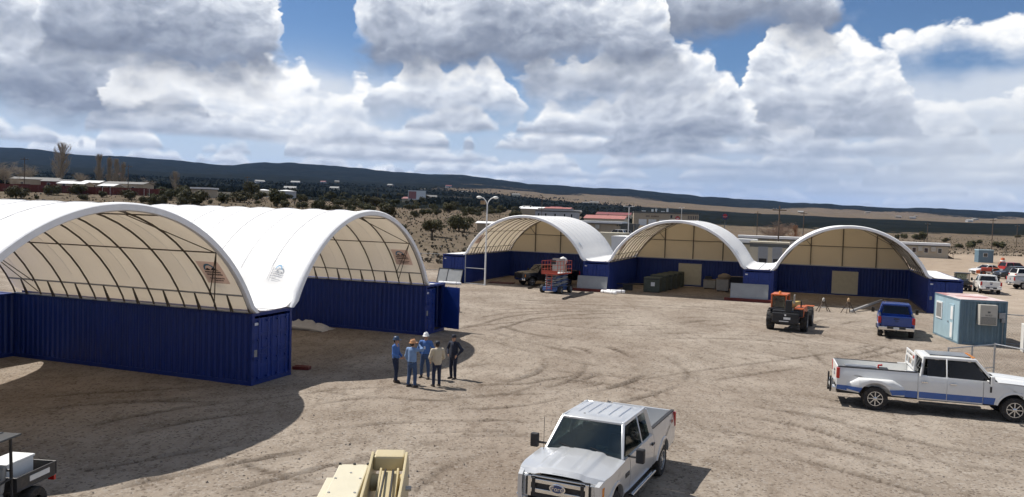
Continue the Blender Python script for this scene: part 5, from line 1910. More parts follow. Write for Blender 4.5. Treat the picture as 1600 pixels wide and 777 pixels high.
# ---------------------------------------------------------------- beige boom lift just below the camera
BM = mat('cream_machine_paint', (0.50, 0.42, 0.25), 0.4, var=0.05, dirt=0.12, dirtcol=(0.45, 0.36, 0.24))
BM2 = mat('cream_cover', (0.60, 0.55, 0.41), 0.45, var=0.04, dirt=0.06, dirtcol=(0.55, 0.48, 0.36))
Bc = Vector((-1.22, 6.9, 0))
Bz = 0.06
BL = empty('boom_lift', (Bc.x, Bc.y, 0), Bz, 'cream boom lift, only its upper knuckle and cover showing', 'boom lift')
MB().b2((-1.1, -1.3, 0.35), (1.1, 1.5, 0.8)).build('chassis', BM, BL, bevel=0.05)
for x in (-1, 1):
    for y in (-0.95, 1.1):
        w_ = wheel(BL, 0, 0, 0.45, 0.32, 1, 5, M_greypaint, rim_r=0.24)
        w_.rotation_euler = (0, 0, -math.pi / 2 * x)
        w_.location = (x * 1.02, y, 0)
MB().b2((-0.75, -1.0, 0.8), (0.75, 1.1, 1.7)).build('turret', BM, BL, bevel=0.06)
MB().b2((-0.28, -0.35, 1.7), (0.02, 0.25, 3.1)).build('upright', BM, BL, bevel=0.03)
cv = MB().b2((-0.27, -1.0, 3.55), (0.0, 0.30, 4.34)).build('cover', BM2, BL, bevel=0.012)
MB().b2((-0.335, -1.0, 3.55), (-0.271, 0.02, 4.31)).build('cover_flange', BM2, BL, bevel=0.01)
MB().b2((-0.24, -0.5, 3.05), (-0.02, 0.0, 3.56)).build('bracket', BM, BL)
for x in (0.02, 0.325):
    kp = [(-0.85, 3.35), (0.40, 3.35), (0.52, 3.75), (0.50, 4.28), (0.30, 4.46), (0.02, 4.40), (-0.85, 4.30)]
    MB().prism(kp, x, x + 0.025, 'x').build('knuckle_plate', BM, BL, bevel=0.006)
MB().b2((0.046, 0.22, 4.30), (0.324, 0.44, 4.44)).build('knuckle_cap', BM, BL, bevel=0.02)
MB().cyl((0.045, 0.13, 4.23), (0.325, 0.13, 4.23), 0.075, 20).build('pivot_tube', BM, BL, smooth=30)
arm = MB().bar((0.20, 0.16, 4.27), (0.21, -1.6, 3.75), 0.135, 0.14)
ao = arm.build('upper_arm', BM, BL, bevel=0.008)
for x in (0.12, 0.272):
    MB().bar((x, 0.22, 4.24), (x + 0.004, -1.0, 3.90), 0.02, 0.22).build('arm_plate', BM, ao, bevel=0.004)
MB().b2((0.05, -0.9, 3.4), (0.325, 0.05, 3.9)).build('inner_web', M_dark, BL)
MB().cyl((0.35, 0.07, 4.20), (0.40, 0.07, 4.20), 0.022, 10).build('pivot_pin', M_steel, BL)
MB().cyl((0.35, -0.38, 4.02), (0.385, -0.38, 4.02), 0.03, 10).build('pivot_pin', M_steel, BL)
MB().cyl((0.05, -0.35, 4.0), (0.33, -0.35, 4.0), 0.03, 10).build('cross_pin', BM, BL)
for (x, y) in ((-0.13, 0.28), (-0.01, 0.285), (-0.26, 0.285)):
    MB().lathe((x, y, 4.338), (0, 0, 1), [(0.012, 0), (0.012, 0.016)], 8).build('bolt', M_dark, BL)
MB().tube([(0.235, 0.10, 4.35), (0.245, -0.4, 4.22), (0.24, -0.9, 4.05), (0.25, -1.5, 3.88)], 0.011, 6).build('hydraulic_hose', M_dark, BL, smooth=True)
MB().tube([(0.165, 0.12, 4.35), (0.160, -0.3, 4.25), (0.165, -0.9, 4.06), (0.16, -1.5, 3.88)], 0.009, 6).build('hydraulic_hose', M_dark, BL, smooth=True)
for (x, y) in ((-0.24, -0.1), (-0.03, -0.1), (-0.24, -0.45), (-0.03, -0.45), (-0.13, 0.05)):
    MB().lathe((x, y, 4.338), (0, 0, 1), [(0.011, 0), (0.011, 0.008)], 8).build('bolt', M_steel, BL)
MB().b2((-0.272, 0.045, 4.05), (-0.268, 0.28, 4.33)).build('cover_seam', M_dark, BL)
for (y, z) in ((0.40, 4.20), (0.42, 3.95), (0.10, 4.20), (-0.25, 4.12)):
    MB().cyl((0.349, y, z), (0.360, y, z), 0.014, 8).build('bolt', M_steel, BL)

# ================================================================== people
M_skin = mat('skin', (0.42, 0.24, 0.16), 0.6, var=0.06)
M_hair = mat('dark_hair', (0.03, 0.022, 0.016), 0.7, var=0.2)
M_shirt_light = mat('light_blue_shirt', (0.17, 0.27, 0.46), 0.85, var=0.10, vscale=6)
M_shirt_blue = mat('blue_work_shirt', (0.06, 0.15, 0.40), 0.85, var=0.10, vscale=6)
M_jacket = mat('tan_jacket', (0.50, 0.43, 0.32), 0.9, var=0.08, vscale=6)
M_navy = mat('navy_uniform', (0.012, 0.016, 0.035), 0.85, var=0.15, vscale=6)
M_jeans = mat('blue_jeans', (0.04, 0.075, 0.16), 0.9, var=0.2, vscale=8)
M_jeansdk = mat('dark_jeans', (0.016, 0.024, 0.055), 0.9, var=0.2, vscale=8)
M_boot = mat('work_boot', (0.035, 0.025, 0.02), 0.7, var=0.2)
M_hat_white = mat('white_hard_hat', (0.80, 0.80, 0.78), 0.3, var=0.03)
M_hat_tan = mat('tan_hard_hat', (0.55, 0.28, 0.13), 0.4, var=0.08)
M_hat_blue = mat('dark_blue_hard_hat', (0.03, 0.06, 0.12), 0.35, var=0.1)
M_cap = mat('dark_cap', (0.015, 0.018, 0.03), 0.8, var=0.1)


def capsule(mb, a, b, ra, rb, flat=1.0, n=12, axis=None):
    """tapered rounded limb; flat squeezes it along axis (default world y)"""
    a, b = Vector(a), Vector(b)
    d = b - a
    L = d.length
    d = d / max(L, 1e-6)
    ref = Vector(axis) if axis else Vector((1, 0, 0))
    if abs(d.dot(ref)) > 0.95: ref = Vector((0, 1, 0))
    s = (ref - d * ref.dot(d)).normalized()
    t = d.cross(s)
    rings = []
    for q in (-80, -50, -20): rings.append((a + d * ra * math.sin(R(q)), ra * math.cos(R(q))))
    rings += [(a, ra), (a.lerp(b, 0.5), (ra + rb) / 2), (b, rb)]
    for q in (20, 50, 80): rings.append((b + d * rb * math.sin(R(q)), rb * math.cos(R(q))))
    vs, fs = [], []
    for (c, r_) in rings:
        for k_ in range(n):
            q = 2 * math.pi * k_ / n
            vs.append(c + s * (math.cos(q) * r_ * flat) + t * (math.sin(q) * r_))
    m = len(rings)
    for i in range(m - 1):
        for k_ in range(n):
            k2 = (k_ + 1) % n
            fs.append((i * n + k_, i * n + k2, (i + 1) * n + k2, (i + 1) * n + k_))
    fs += [tuple(range(n - 1, -1, -1)), tuple((m - 1) * n + k_ for k_ in range(n))]
    mb.add(vs, fs)


def fuse(o, vox, sm=4):
    r_ = o.modifiers.new('fuse', 'REMESH')
    r_.mode = 'VOXEL'
    r_.voxel_size = vox
    r_.use_smooth_shade = True
    s_ = o.modifiers.new('relax', 'SMOOTH')
    s_.iterations = sm
    s_.factor = 0.5
    return o


def person(loc, heading, label, H, top, legs, hat, hatkind, arms, feet=(0.10, 0.0, 0.10, 0.0), headturn=0.0, badge=False, build=1.0, jacket=False):
    """local x forward, y left; arms = ((elbow, wrist) left, (elbow, wrist) right) in local metres for a 1.75 m body"""
    k_ = H / 1.75
    root = empty('person', (loc.x, loc.y, 0.0), heading, label, 'person')
    S = lambda p: Vector(p) * k_
    hipz, shz, neckz = 0.93, 1.43, 1.50
    hip = {1: S((0, 0.095, hipz)), -1: S((0, -0.095, hipz))}
    sh = {1: S((-0.01, 0.185 * build, shz)), -1: S((-0.01, -0.185 * build, shz))}
    ank = {1: S((feet[1], feet[0], 0.085)), -1: S((feet[3], -feet[2], 0.085))}
    knee = {s: (hip[s] * 0.5 + ank[s] * 0.5) + S((0.035, 0.008 * s, 0.0)) for s in (1, -1)}
    el = {1: S(arms[0][0]), -1: S(arms[1][0])}
    wr_ = {1: S(arms[0][1]), -1: S(arms[1][1])}
    head = S((0.02, 0, 1.635))
    # body: one continuous skin
    b = MB()
    capsule(b, S((0, 0, 0.95)), S((0, 0, 1.38)), 0.125 * k_, 0.145 * k_, 0.72)
    capsule(b, S((-0.005, 0, 1.42)), S((0.015, 0, 1.56)), 0.062 * k_, 0.056 * k_)
    hr = Matrix.Rotation(headturn, 3, 'Z')
    def hp(p): return head + hr @ (Vector(p) * k_)
    b2 = MB().ball((0, 0, 0), 1, 16, 12)
    b.add([hp((v[0] * 0.096, v[1] * 0.077, v[2] * 0.118)) for v in b2.v], b2.f)
    capsule(b, hp((0.045, 0, -0.055)), hp((0.065, 0, -0.078)), 0.05 * k_, 0.036 * k_)          # jaw and chin
    capsule(b, hp((0.092, 0, 0.012)), hp((0.112, 0, -0.028)), 0.010 * k_, 0.017 * k_)           # nose
    capsule(b, hp((0.088, -0.02, -0.058)), hp((0.088, 0.02, -0.058)), 0.011 * k_, 0.011 * k_)   # mouth
    for s in (1, -1):
        capsule(b, hp((0.0, s * 0.080, 0.02)), hp((-0.004, s * 0.082, -0.03)), 0.016 * k_, 0.012 * k_)
        capsule(b, hp((0.080, s * 0.032, 0.032)), hp((0.084, s * 0.020, 0.032)), 0.013 * k_, 0.012 * k_)
        capsule(b, sh[s], el[s], 0.050 * k_, 0.040 * k_)
        capsule(b, el[s], wr_[s], 0.040 * k_, 0.027 * k_)
        d = (wr_[s] - el[s]).normalized()
        side = d.cross(Vector((0, s * 1.0, 0)))
        if side.length < 0.2: side = d.cross(Vector((1, 0, 0)))
        side.normalize()
        pm = wr_[s] + d * 0.055 * k_
        capsule(b, wr_[s], pm + d * 0.02 * k_, 0.026 * k_, 0.036 * k_, 0.62, axis=d.cross(side))
        inn = d.cross(side).normalized() * (-s)
        for f in range(4):
            o_ = side * ((f - 1.5) * 0.019 * k_)
            ln = (0.066, 0.076, 0.072, 0.056)[f] * k_
            p0 = pm + o_ + d * 0.03 * k_
            p1 = p0 + d * ln * 0.5 + inn * ln * 0.12
            p2 = p1 + d * ln * 0.38 + inn * ln * 0.36
            capsule(b, p0, p1, 0.0095 * k_, 0.009 * k_, n=8)
            capsule(b, p1, p2, 0.009 * k_, 0.0075 * k_, n=8)
        th = wr_[s] + d * 0.02 * k_ + side * 0.028 * k_
        capsule(b, th, th + (d * 0.6 + side * 0.7).normalized() * 0.05 * k_, 0.013 * k_, 0.010 * k_, n=8)
        capsule(b, hip[s], knee[s], 0.080 * k_, 0.055 * k_)
        capsule(b, knee[s], ank[s], 0.055 * k_, 0.038 * k_)
    fuse(b.build('body', M_skin, root, fix=False), 0.0085, 3)
    # clothing
    c = MB()
    hem = 0.86 if jacket else 0.93
    capsule(c, S((0, 0, hem + 0.05)), S((-0.005, 0, 1.16)), 0.168 * k_ * build, 0.172 * k_ * build, 0.74)
    c.v = [(x, y, z if z > hem * k_ else hem * k_ + 0.12 * (z - hem * k_)) for (x, y, z) in c.v]
    capsule(c, S((-0.005, 0, 1.16)), S((-0.01, 0, 1.36)), 0.172 * k_ * build, 0.165 * k_ * build, 0.72)
    capsule(c, sh[1] + S((0, -0.03, -0.01)), sh[-1] + S((0, 0.03, -0.01)), 0.085 * k_, 0.085 * k_)
    capsule(c, S((-0.01, 0, 1.42)), S((0, 0, 1.485)), 0.085 * k_, 0.068 * k_)
    for s in (1, -1):
        capsule(c, sh[s], el[s], 0.076 * k_ * (1.08 if jacket else 1), 0.058 * k_ * (1.1 if jacket else 1))
        capsule(c, el[s], wr_[s] - (wr_[s] - el[s]).normalized() * 0.01, 0.058 * k_ * (1.1 if jacket else 1), 0.044 * k_)
        # creases at the elbow
        capsule(c, el[s] + S((-0.012, 0.0, 0.02)), el[s] + S((0.012, 0.0, -0.02)), 0.064 * k_, 0.062 * k_)
    co_ = fuse(c.build('jacket' if jacket else 'shirt', top, root, fix=False), 0.013, 2)
    t = MB()
    capsule(t, S((0, 0, 0.90)), S((0, 0, 1.0)), 0.158 * k_ * build, 0.150 * k_ * build, 0.74)
    for s in (1, -1):
        capsule(t, hip[s], knee[s], 0.100 * k_, 0.076 * k_)
        capsule(t, knee[s], ank[s] + S((0, 0, 0.03)), 0.076 * k_, 0.062 * k_)
    fuse(t.build('trousers', legs, root, fix=False), 0.013, 2)
    if not jacket:
        bl = MB().lathe(S((0, 0, 0.965)), (0, 0, 1), [(0.158 * k_ * build, -0.02), (0.160 * k_ * build, 0.0), (0.158 * k_ * build, 0.02)], 24)
        bl.xf(Matrix.Diagonal((0.76, 1.0, 1, 1)))
        bl.build('belt', M_cap, root, smooth=True)
    for s in (1, -1):
        f = MB()
        a_ = ank[s]
        capsule(f, (a_.x - 0.03, a_.y, 0.05), (a_.x + 0.15, a_.y + 0.02 * s, 0.038), 0.048, 0.036)
        capsule(f, (a_.x, a_.y, 0.05), (a_.x, a_.y, 0.15), 0.052, 0.056)
        f.b2((a_.x - 0.075, a_.y - 0.045, 0.0), (a_.x + 0.185, a_.y + 0.05, 0.022))
        fuse(f.build('boot', M_boot, root, fix=False), 0.012, 2)
    # eyes
    for s in (1, -1):
        e = hp((0.088, s * 0.030, 0.015))
        MB().ball(tuple(e), 0.011 * k_, 8, 6).build('eye', M_hair, root, smooth=True)
    hm = MB()
    hb = MB().ball((0, 0, 0), 1, 16, 10)
    pts = []
    for v in hb.v:
        p = Vector((v[0] * 0.103 - 0.012, v[1] * 0.084, v[2] * 0.118 + 0.012))
        if p.x > 0.03 and p.z < 0.06: p.x = 0.03
        p.z = max(p.z, -0.075 if p.x < 0.0 else -0.01)
        pts.append(hp(p))
    hm.add(pts, hb.f)
    hm.build('hair', M_hair, root, smooth=True)
    h = MB()
    if hatkind == 'hard':
        prof = [(0.155, 0.0), (0.157, 0.012), (0.128, 0.020), (0.124, 0.055), (0.108, 0.105), (0.07, 0.138), (0.0, 0.148)]
        h.lathe((0, 0, 0), (0, 0, 1), prof, 24)
        h.xf(Matrix.Diagonal((1.0, 0.86, 1, 1)))
        h.b2((0.08, -0.085, 0.0), (0.205, 0.085, 0.014))
        h.b2((-0.09, -0.012, 0.10), (0.09, 0.012, 0.156))
    else:
        prof = [(0.108, -0.02), (0.112, 0.02), (0.104, 0.07), (0.07, 0.10), (0.0, 0.108)]
        h.lathe((0, 0, 0), (0, 0, 1), prof, 22)
        h.xf(Matrix.Diagonal((1.0, 0.86, 1, 1)))
        h.prism([(0.07, -0.075), (0.15, -0.065), (0.19, 0.0), (0.15, 0.065), (0.07, 0.075)], -0.012, 0.004, 'z')
    hx = Matrix.Translation(hp((-0.004, 0, 0.040 if hatkind == 'hard' else 0.045))) @ Matrix.Rotation(headturn, 4, 'Z') @ Matrix.Scale(k_, 4)
    h.xf(hx)
    h.build('hard_hat' if hatkind == 'hard' else 'cap', hat, root, smooth=40)
    if badge:
        MB().b2((0.118 * k_, -0.045, 1.17 * k_), (0.132 * k_, 0.02, 1.27 * k_)).build('badge', M_plate, root)
    return root


ARM_DOWN = (((-0.03, 0.27, 1.14), (0.05, 0.27, 0.88)), ((-0.03, -0.27, 1.14), (0.05, -0.27, 0.88)))
person(on_plane(617, 597.5), R(-14), 'man in a blue shirt and dark blue hard hat standing side-on to the others', 1.74, M_shirt_blue, M_jeansdk, M_hat_blue, 'hard',
       (((0.02, 0.26, 1.14), (0.22, 0.12, 1.02)), ((0.02, -0.26, 1.14), (0.22, -0.12, 1.02))), (0.09, -0.03, 0.09, 0.08), R(0))
person(on_plane(643, 605), R(62), 'man in a light blue shirt and tan hard hat raising a hand to his face', 1.76, M_shirt_light, M_jeans, M_hat_tan, 'hard',
       (((0.00, 0.28, 1.15), (0.10, 0.24, 0.92)), ((0.14, -0.36, 1.44), (0.19, -0.14, 1.60))), (0.16, 0.0, 0.14, 0.0), R(-14), build=1.08)
person(on_plane(664, 591), R(-100), 'man in a blue shirt and white hard hat wearing a white badge', 1.78, M_shirt_blue, M_jeans, M_hat_white, 'hard',
       (((-0.05, 0.31, 1.16), (-0.08, 0.20, 0.95)), ((-0.05, -0.31, 1.16), (-0.08, -0.20, 0.95))), (0.16, 0.10, 0.18, -0.08), R(4), badge=True, build=1.04)
person(on_plane(682, 604), R(118), 'man in a tan jacket, dark trousers and dark cap with his back turned', 1.72, M_jacket, M_jeansdk, M_cap, 'cap',
       (((0.02, 0.30, 1.14), (0.20, 0.20, 0.96)), ((0.02, -0.30, 1.14), (0.20, -0.20, 0.96))), (0.13, 0.0, 0.13, 0.05), R(-6), build=1.12, jacket=True)
person(on_plane(708, 592), R(-128), 'man in a dark navy uniform and black cap with hands at his hips', 1.76, M_navy, M_navy, M_cap, 'cap',
       (((-0.06, 0.38, 1.18), (0.06, 0.24, 0.98)), ((-0.06, -0.38, 1.18), (0.06, -0.24, 0.98))), (0.11, 0.02, 0.11, 0.0), R(14), build=1.06)

# ================================================================== things lying about the yard
# pale blue office container
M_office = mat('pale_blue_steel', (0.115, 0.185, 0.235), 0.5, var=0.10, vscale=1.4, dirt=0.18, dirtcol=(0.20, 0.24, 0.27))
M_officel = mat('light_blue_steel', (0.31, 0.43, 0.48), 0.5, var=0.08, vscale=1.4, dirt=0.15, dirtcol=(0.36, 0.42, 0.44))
M_offroof = bpy.data.materials.new('worn_red_roof_paint')
M_offroof.use_nodes = True
k = NG(M_offroof.node_tree)
b = M_offroof.node_tree.nodes['Principled BSDF']
co = k.node('ShaderNodeTexCoord').outputs['Object']
k.put(b.inputs['Base Color'], k.mix(k.smooth(k.noise(co, 0.55, 6, 0.6), 0.46, 0.54), (0.60, 0.50, 0.48), (0.40, 0.20, 0.19)))
b.inputs['Roughness'].default_value = 0.7
oc = on_plane(1497, 538)
ol = on_plane(1474.8, 520)
ox = (on_plane(1572, 541.5) - oc)
oh = math.atan2(ox.y, ox.x) - 0.085
OW, OD, OH = 2.50, 4.6, 2.59
OF = empty('office_container', (oc.x, oc.y, 0), oh, 'pale blue office container with air conditioner and faded red and white roof', 'office container')
fr = MB()
for x in (0, OW):
    for y in (0, OD):
        sx, sy = (1 if x == 0 else -1), (1 if y == 0 else -1)
        fr.b2((x, y, 0), (x + sx * 0.12, y + sy * 0.12, OH))
for y in (0, OD):
    sy = 1 if y == 0 else -1
    for z in (0.0, OH - 0.11): fr.b2((0.12, y, z), (OW - 0.12, y + sy * 0.10, z + 0.11))
for x in (0, OW):
    sx = 1 if x == 0 else -1
    for z in (0.0, OH - 0.11): fr.b2((x, 0.12, z), (x + sx * 0.10, OD - 0.12, z + 0.11))
fr.build('frame', M_office, OF, bevel=0.012)
corrugated(0.12, OW - 0.12, 0.1, OH - 0.1, lambda a, d, z: (a, 0.02 - d, z), 1, 0.34, 0.07).build('end_panel', M_office, OF, fix=False)
corrugated(0.12, OW - 0.12, 0.1, OH - 0.1, lambda a, d, z: (a, OD - 0.02 + d, z), 1, 0.30, 0.045).build('end_panel', M_office, OF, fix=False)
corrugated(0.12, OD - 0.12, 0.1, OH - 0.1, lambda a, d, z: (OW - 0.02 + d, a, z), 1, 0.30, 0.045).build('side_panel', M_office, OF, fix=False)
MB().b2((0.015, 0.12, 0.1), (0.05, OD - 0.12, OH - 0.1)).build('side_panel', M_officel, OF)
MB().b2((0.02, 0.02, OH - 0.02), (OW - 0.02, OD - 0.02, OH + 0.02)).build('roof', M_offroof, OF)
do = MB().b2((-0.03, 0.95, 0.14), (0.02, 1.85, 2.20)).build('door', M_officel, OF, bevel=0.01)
MB().b2((-0.045, 1.02, 1.30), (-0.028, 1.40, 2.08)).build('door_panel', M_plate, do)
MB().b2((-0.045, 1.02, 0.24), (-0.028, 1.40, 1.12)).build('door_panel', M_plate, do)
MB().b2((-0.08, 1.70, 1.08), (-0.03, 1.80, 1.16)).build('door_handle', M_steel, do)
wo_ = MB().b2((-0.03, 3.0, 1.1), (0.02, 4.1, 2.15)).build('window', M_plate, OF)
MB().b2((-0.038, 3.1, 1.2), (-0.028, 4.0, 2.05)).build('window_pane', mat('dusty_pane', (0.24, 0.24, 0.23), 0.3, var=0.1), wo_)
M_ac = mat('air_conditioner_beige', (0.44, 0.42, 0.37), 0.5, var=0.06)
ac = MB().b2((0.92, -0.42, 1.22), (1.84, 0.03, 2.38)).build('air_conditioner', M_ac, OF, bevel=0.02)
MB().b2((0.99, -0.432, 1.28), (1.77, -0.418, 1.68)).build('louvre', M_darktrim, ac)
for z in np.arange(1.32, 1.68, 0.06): MB().b2((0.99, -0.442, z), (1.77, -0.43, z + 0.025)).build('louvre_slat', M_ac, ac)
text_obj('BARD', 0.14, M_darktrim, ac, (1.38, -0.424, 1.79), (math.pi / 2, 0, 0), depth=0.003)
MB().b2((1.32, -0.428, 1.92), (1.46, -0.418, 2.02)).build('decal', M_darktrim, ac)
MB().b2((2.02, -0.14, 1.62), (2.36, 0.03, 1.94)).build('junction_box', M_greypaint, OF, bevel=0.01)
MB().b2((2.18, -0.12, 1.38), (2.38, 0.03, 1.60)).build('junction_box', M_greypaint, OF, bevel=0.01)
MB().cyl((2.28, -0.04, 0.1), (2.28, -0.04, 1.4), 0.02, 6).build('conduit', M_greypaint, OF)


def fence_run(p0, p1, h, label, posts=2, mid=False, spacing=0.16, first=True, cat='fence'):
    d = Vector((p1[0] - p0[0], p1[1] - p0[1], 0))
    L = d.length
    root = empty('chain_link_fence', (p0[0], p0[1], p0[2] if len(p0) > 2 else 0), math.atan2(d.y, d.x), label, cat)
    for i in range(posts):
        x = L * i / (posts - 1)
        if i == 0 and not first: continue
        MB().cyl((x, 0, -0.12), (x, 0, h + 0.04), 0.038, 10).build('post', M_steel, root, smooth=True)
    MB().cyl((0, 0, h), (L, 0, h), 0.024, 8).build('top_rail', M_steel, root, smooth=True)
    MB().cyl((0, 0, 0.06), (L, 0, 0.06), 0.018, 6).build('bottom_rail', M_steel, root, smooth=True)
    if mid: MB().cyl((0, 0, h * 0.45), (L, 0, h * 0.45), 0.018, 6).build('middle_rail', M_steel, root, smooth=True)
    w = MB()
    r_ = 0.0020
    c = -h
    while c < L:
        for sgn in (1, -1):
            x0, z0, x1, z1 = (c, 0.06, c + h - 0.06, h) if sgn > 0 else (c + h - 0.06, 0.06, c, h)
            if x0 > x1: (x0, z0), (x1, z1) = (x1, z1), (x0, z0)
            if x1 <= 0 or x0 >= L: continue
            if x0 < 0: z0 += (z1 - z0) * (0 - x0) / (x1 - x0); x0 = 0
            if x1 > L: z1 = z0 + (z1 - z0) * (L - x0) / (x1 - x0); x1 = L
            if x1 - x0 < 0.02: continue
            w.bar((x0, r_ * sgn, z0), (x1, r_ * sgn, z1), r_ * 2, r_ * 2, up=(0, 1, 0))
        c += spacing
    o_ = w.build('wire_mesh', mat('dull_wire', (0.20, 0.20, 0.20), 0.6, metal=0.3), root, fix=False)
    o_['kind'] = 'stuff'
    return root


pc = on_plane(1551, 603)
pg = Vector(((1489 - 800) / FPX * 32.2 + 0.15, 32.4, 0))
fence_run(pc, pg, 1.78, 'chain-link gate leaf behind the white and blue pickup', 3, True, first=False, cat='gate')
fence_run(pc, (pc.x + 1.9, pc.y - 6.0, 0), 1.80, 'chain-link fence meeting the gate, hidden below by the white and blue pickup', 4)
q0 = on_plane(1573, 541) + Vector((0.15, 0.9, 0))
fence_run(q0, (q0.x + 3.2, q0.y - 1.6, 0), 1.75, 'chain-link fence beside the office container', 3)
q = on_plane(1600, 552)
wl = MB().b2((-0.5, -0.4, 0), (1.6, 0.4, 1.55))
o = wl.build('concrete_block', mat('pale_concrete', (0.55, 0.54, 0.51), 0.8, var=0.08, bump=0.3), None, bevel=0.03)
o.location = (q.x + 0.62, q.y + 0.3, 0)
o.rotation_euler = (0, 0, -0.4)
tag(o, 'pale concrete block by the fence next to the office container', 'block')
MB().b2((0.2, -0.43, 1.1), (0.6, -0.39, 1.3)).build('lifting_slot', M_concrete, o)
fa = on_plane(655, 428)
fb_ = on_plane(694, 425)
fence_run((fa.x - 14, fa.y + 9, 0), (fb_.x - 0.3, fb_.y + 2.0, 0), 1.9, 'chain-link fence on pale ground behind the arch beside the people', 7)

# grey panels leaning on container doors, on red steel beams
M_panel = mat('grey_panel', (0.33, 0.335, 0.33), 0.5, metal=0.2, var=0.12, vscale=1.3, dirt=0.2, dirtcol=(0.25, 0.22, 0.18))
for i, (w, h, tilt, lab, two) in enumerate(((2.55, 1.45, 24, 'grey two-part panel with dark frame leaning on the container beside the lamp post', True),
                                            (2.75, 1.15, 12, 'grey panel leaning on the container beside the scissor lift', False),
                                            (3.05, 1.25, 10, 'grey panel leaning on the container behind the telehandler', False))):
    base = E0 + U * (i * S_E + (0.95 if i == 0 else (0.95 if i == 1 else 0.55))) - V * (h * math.sin(R(tilt)) + 0.06)
    z0 = 0.004 if i == 0 else 0.26
    root = empty('leaning_panel', (base.x, base.y, z0), -TH, lab, 'panel')
    def tp(x, s, o_): return (x, s * math.sin(R(tilt)) - o_ * math.cos(R(tilt)), s * math.cos(R(tilt)) + o_ * math.sin(R(tilt)))
    m_ = Matrix.Rotation(-R(tilt), 4, 'X')
    MB().b2((-w / 2, 0, 0), (w / 2, 0.03, h)).xf(m_).build('sheet', M_panel, root)
    fr = MB()
    for x in ([-w / 2, w / 2 - 0.06] + ([-w * 0.12] if two else [])): fr.b2((x, -0.02, 0), (x + 0.06, 0.035, h))
    fr.b2((-w / 2 + 0.06, -0.02, h - 0.06), (w / 2 - 0.06, 0.035, h))
    fr.b2((-w / 2 + 0.06, -0.02, 0.0), (w / 2 - 0.06, 0.035, 0.05))
    fr.xf(m_).build('edge_frame', M_dark if two else M_greypaint, root)
    if i > 0:
        bb = base - V * 0.10
        o = MB().b2((-2.0, -0.12, 0.0), (2.0, 0.12, 0.03)).b2((-2.0, -0.015, 0.03), (2.0, 0.015, 0.22)).b2((-2.0, -0.12, 0.22), (2.0, 0.12, 0.25)).build('steel_beam', M_redsteel, None)
        o.location = (bb.x, bb.y, 0.006)
        o.rotation_euler = (0, 0, -TH)
        tag(o, 'dark red steel beam under the grey panel beside the %s' % ('scissor lift' if i == 1 else 'telehandler'), 'beam')

# lamp post with two arms, and the pipe frame beside it
lp = on_plane(757.5, 446)
L0 = empty('lamp_post', (lp.x, lp.y, 0), -0.35, 'tall white lamp post with two curved arms beside the first back arch', 'lamp post')
MB().tube([(0, 0, 0), (0, 0, 4), (0, 0, 7.6)], [0.085, 0.072, 0.055], 12).build('pole', M_white, L0, smooth=True)
MB().lathe((0, 0, 0), (0, 0, 1), [(0.2, 0), (0.2, 0.03), (0.13, 0.05)], 16).build('base_plate', M_steel, L0)
for s in (-1, 1):
    ar = MB().tube([(0, 0, 7.5), (s * 0.12, 0, 7.85), (s * 0.38, 0, 8.12), (s * 0.62, 0, 8.2)], 0.045, 8).build('arm', M_white, L0, smooth=True)
    MB().ball((s * 0.82, 0, 8.2), 0.25, 14, 8, (1.1, 0.7, 0.5)).build('lamp_head', M_plate, ar, smooth=True)
MB().box((-0.45, 0.05, 7.72), (0.42, 0.3, 0.34)).build('floodlight', mat('amber_flood', (0.30, 0.20, 0.10), 0.5, var=0.2), L0, bevel=0.03)
fp0 = E0 + U * (CW + 0.10) - V * 0.35
fd = (lp - fp0)
Fx = empty('pipe_frame', (fp0.x, fp0.y, 0), math.atan2(fd.y, fd.x), 'thin grey pipe frame reaching from the container to the lamp post', 'frame')
FL = fd.length - 0.11
MB().cyl((0, 0, 0), (0, 0, 2.75), 0.04, 8).build('upright', M_greypaint, Fx, smooth=True)
for z in (0.06, 1.52): MB().cyl((0, 0, z), (FL, 0, z), 0.035, 8).build('rail', M_greypaint, Fx, smooth=True)


def place(o, p, rz, label, cat, z=0.0, group=None):
    o.location = (p.x, p.y, z)
    o.rotation_euler = (0, 0, rz)
    return tag(o, label, cat, group)


# rolls of white cloth
def roll(p, rz, L, r_, label):
    mb = MB().lathe((0, 0, r_), (1, 0, 0), [(r_ * 0.25, -L / 2), (r_ * 0.7, -L / 2 - 0.02), (r_, -L / 2 + 0.03), (r_ * 1.04, -L / 4), (r_ * 0.97, 0), (r_ * 1.05, L / 4), (r_, L / 2 - 0.03), (r_ * 0.7, L / 2 + 0.02), (r_ * 0.25, L / 2)], 16)
    o = mb.build('fabric_roll', M_rimfab, None, smooth=50)
    for x in (-L * 0.3, L * 0.3):
        MB().lathe((x, 0, r_), (1, 0, 0), [(r_ * 1.06, -0.02), (r_ * 1.07, 0.02)], 16).build('strap', M_dark, o)
    return place(o, p, rz, label, 'roll')


roll(on_plane(703, 444.5), -TH + 0.05, 2.2, 0.13, 'white fabric roll on the ground below the two-part grey panel')
roll(on_plane(951, 459), -TH - 0.5, 1.7, 0.14, 'short white fabric roll lying at the end of the red beam')
roll(on_plane(962, 458.5), -TH + 0.25, 1.6, 0.16, 'thick white fabric roll lying beside the dark green crates')

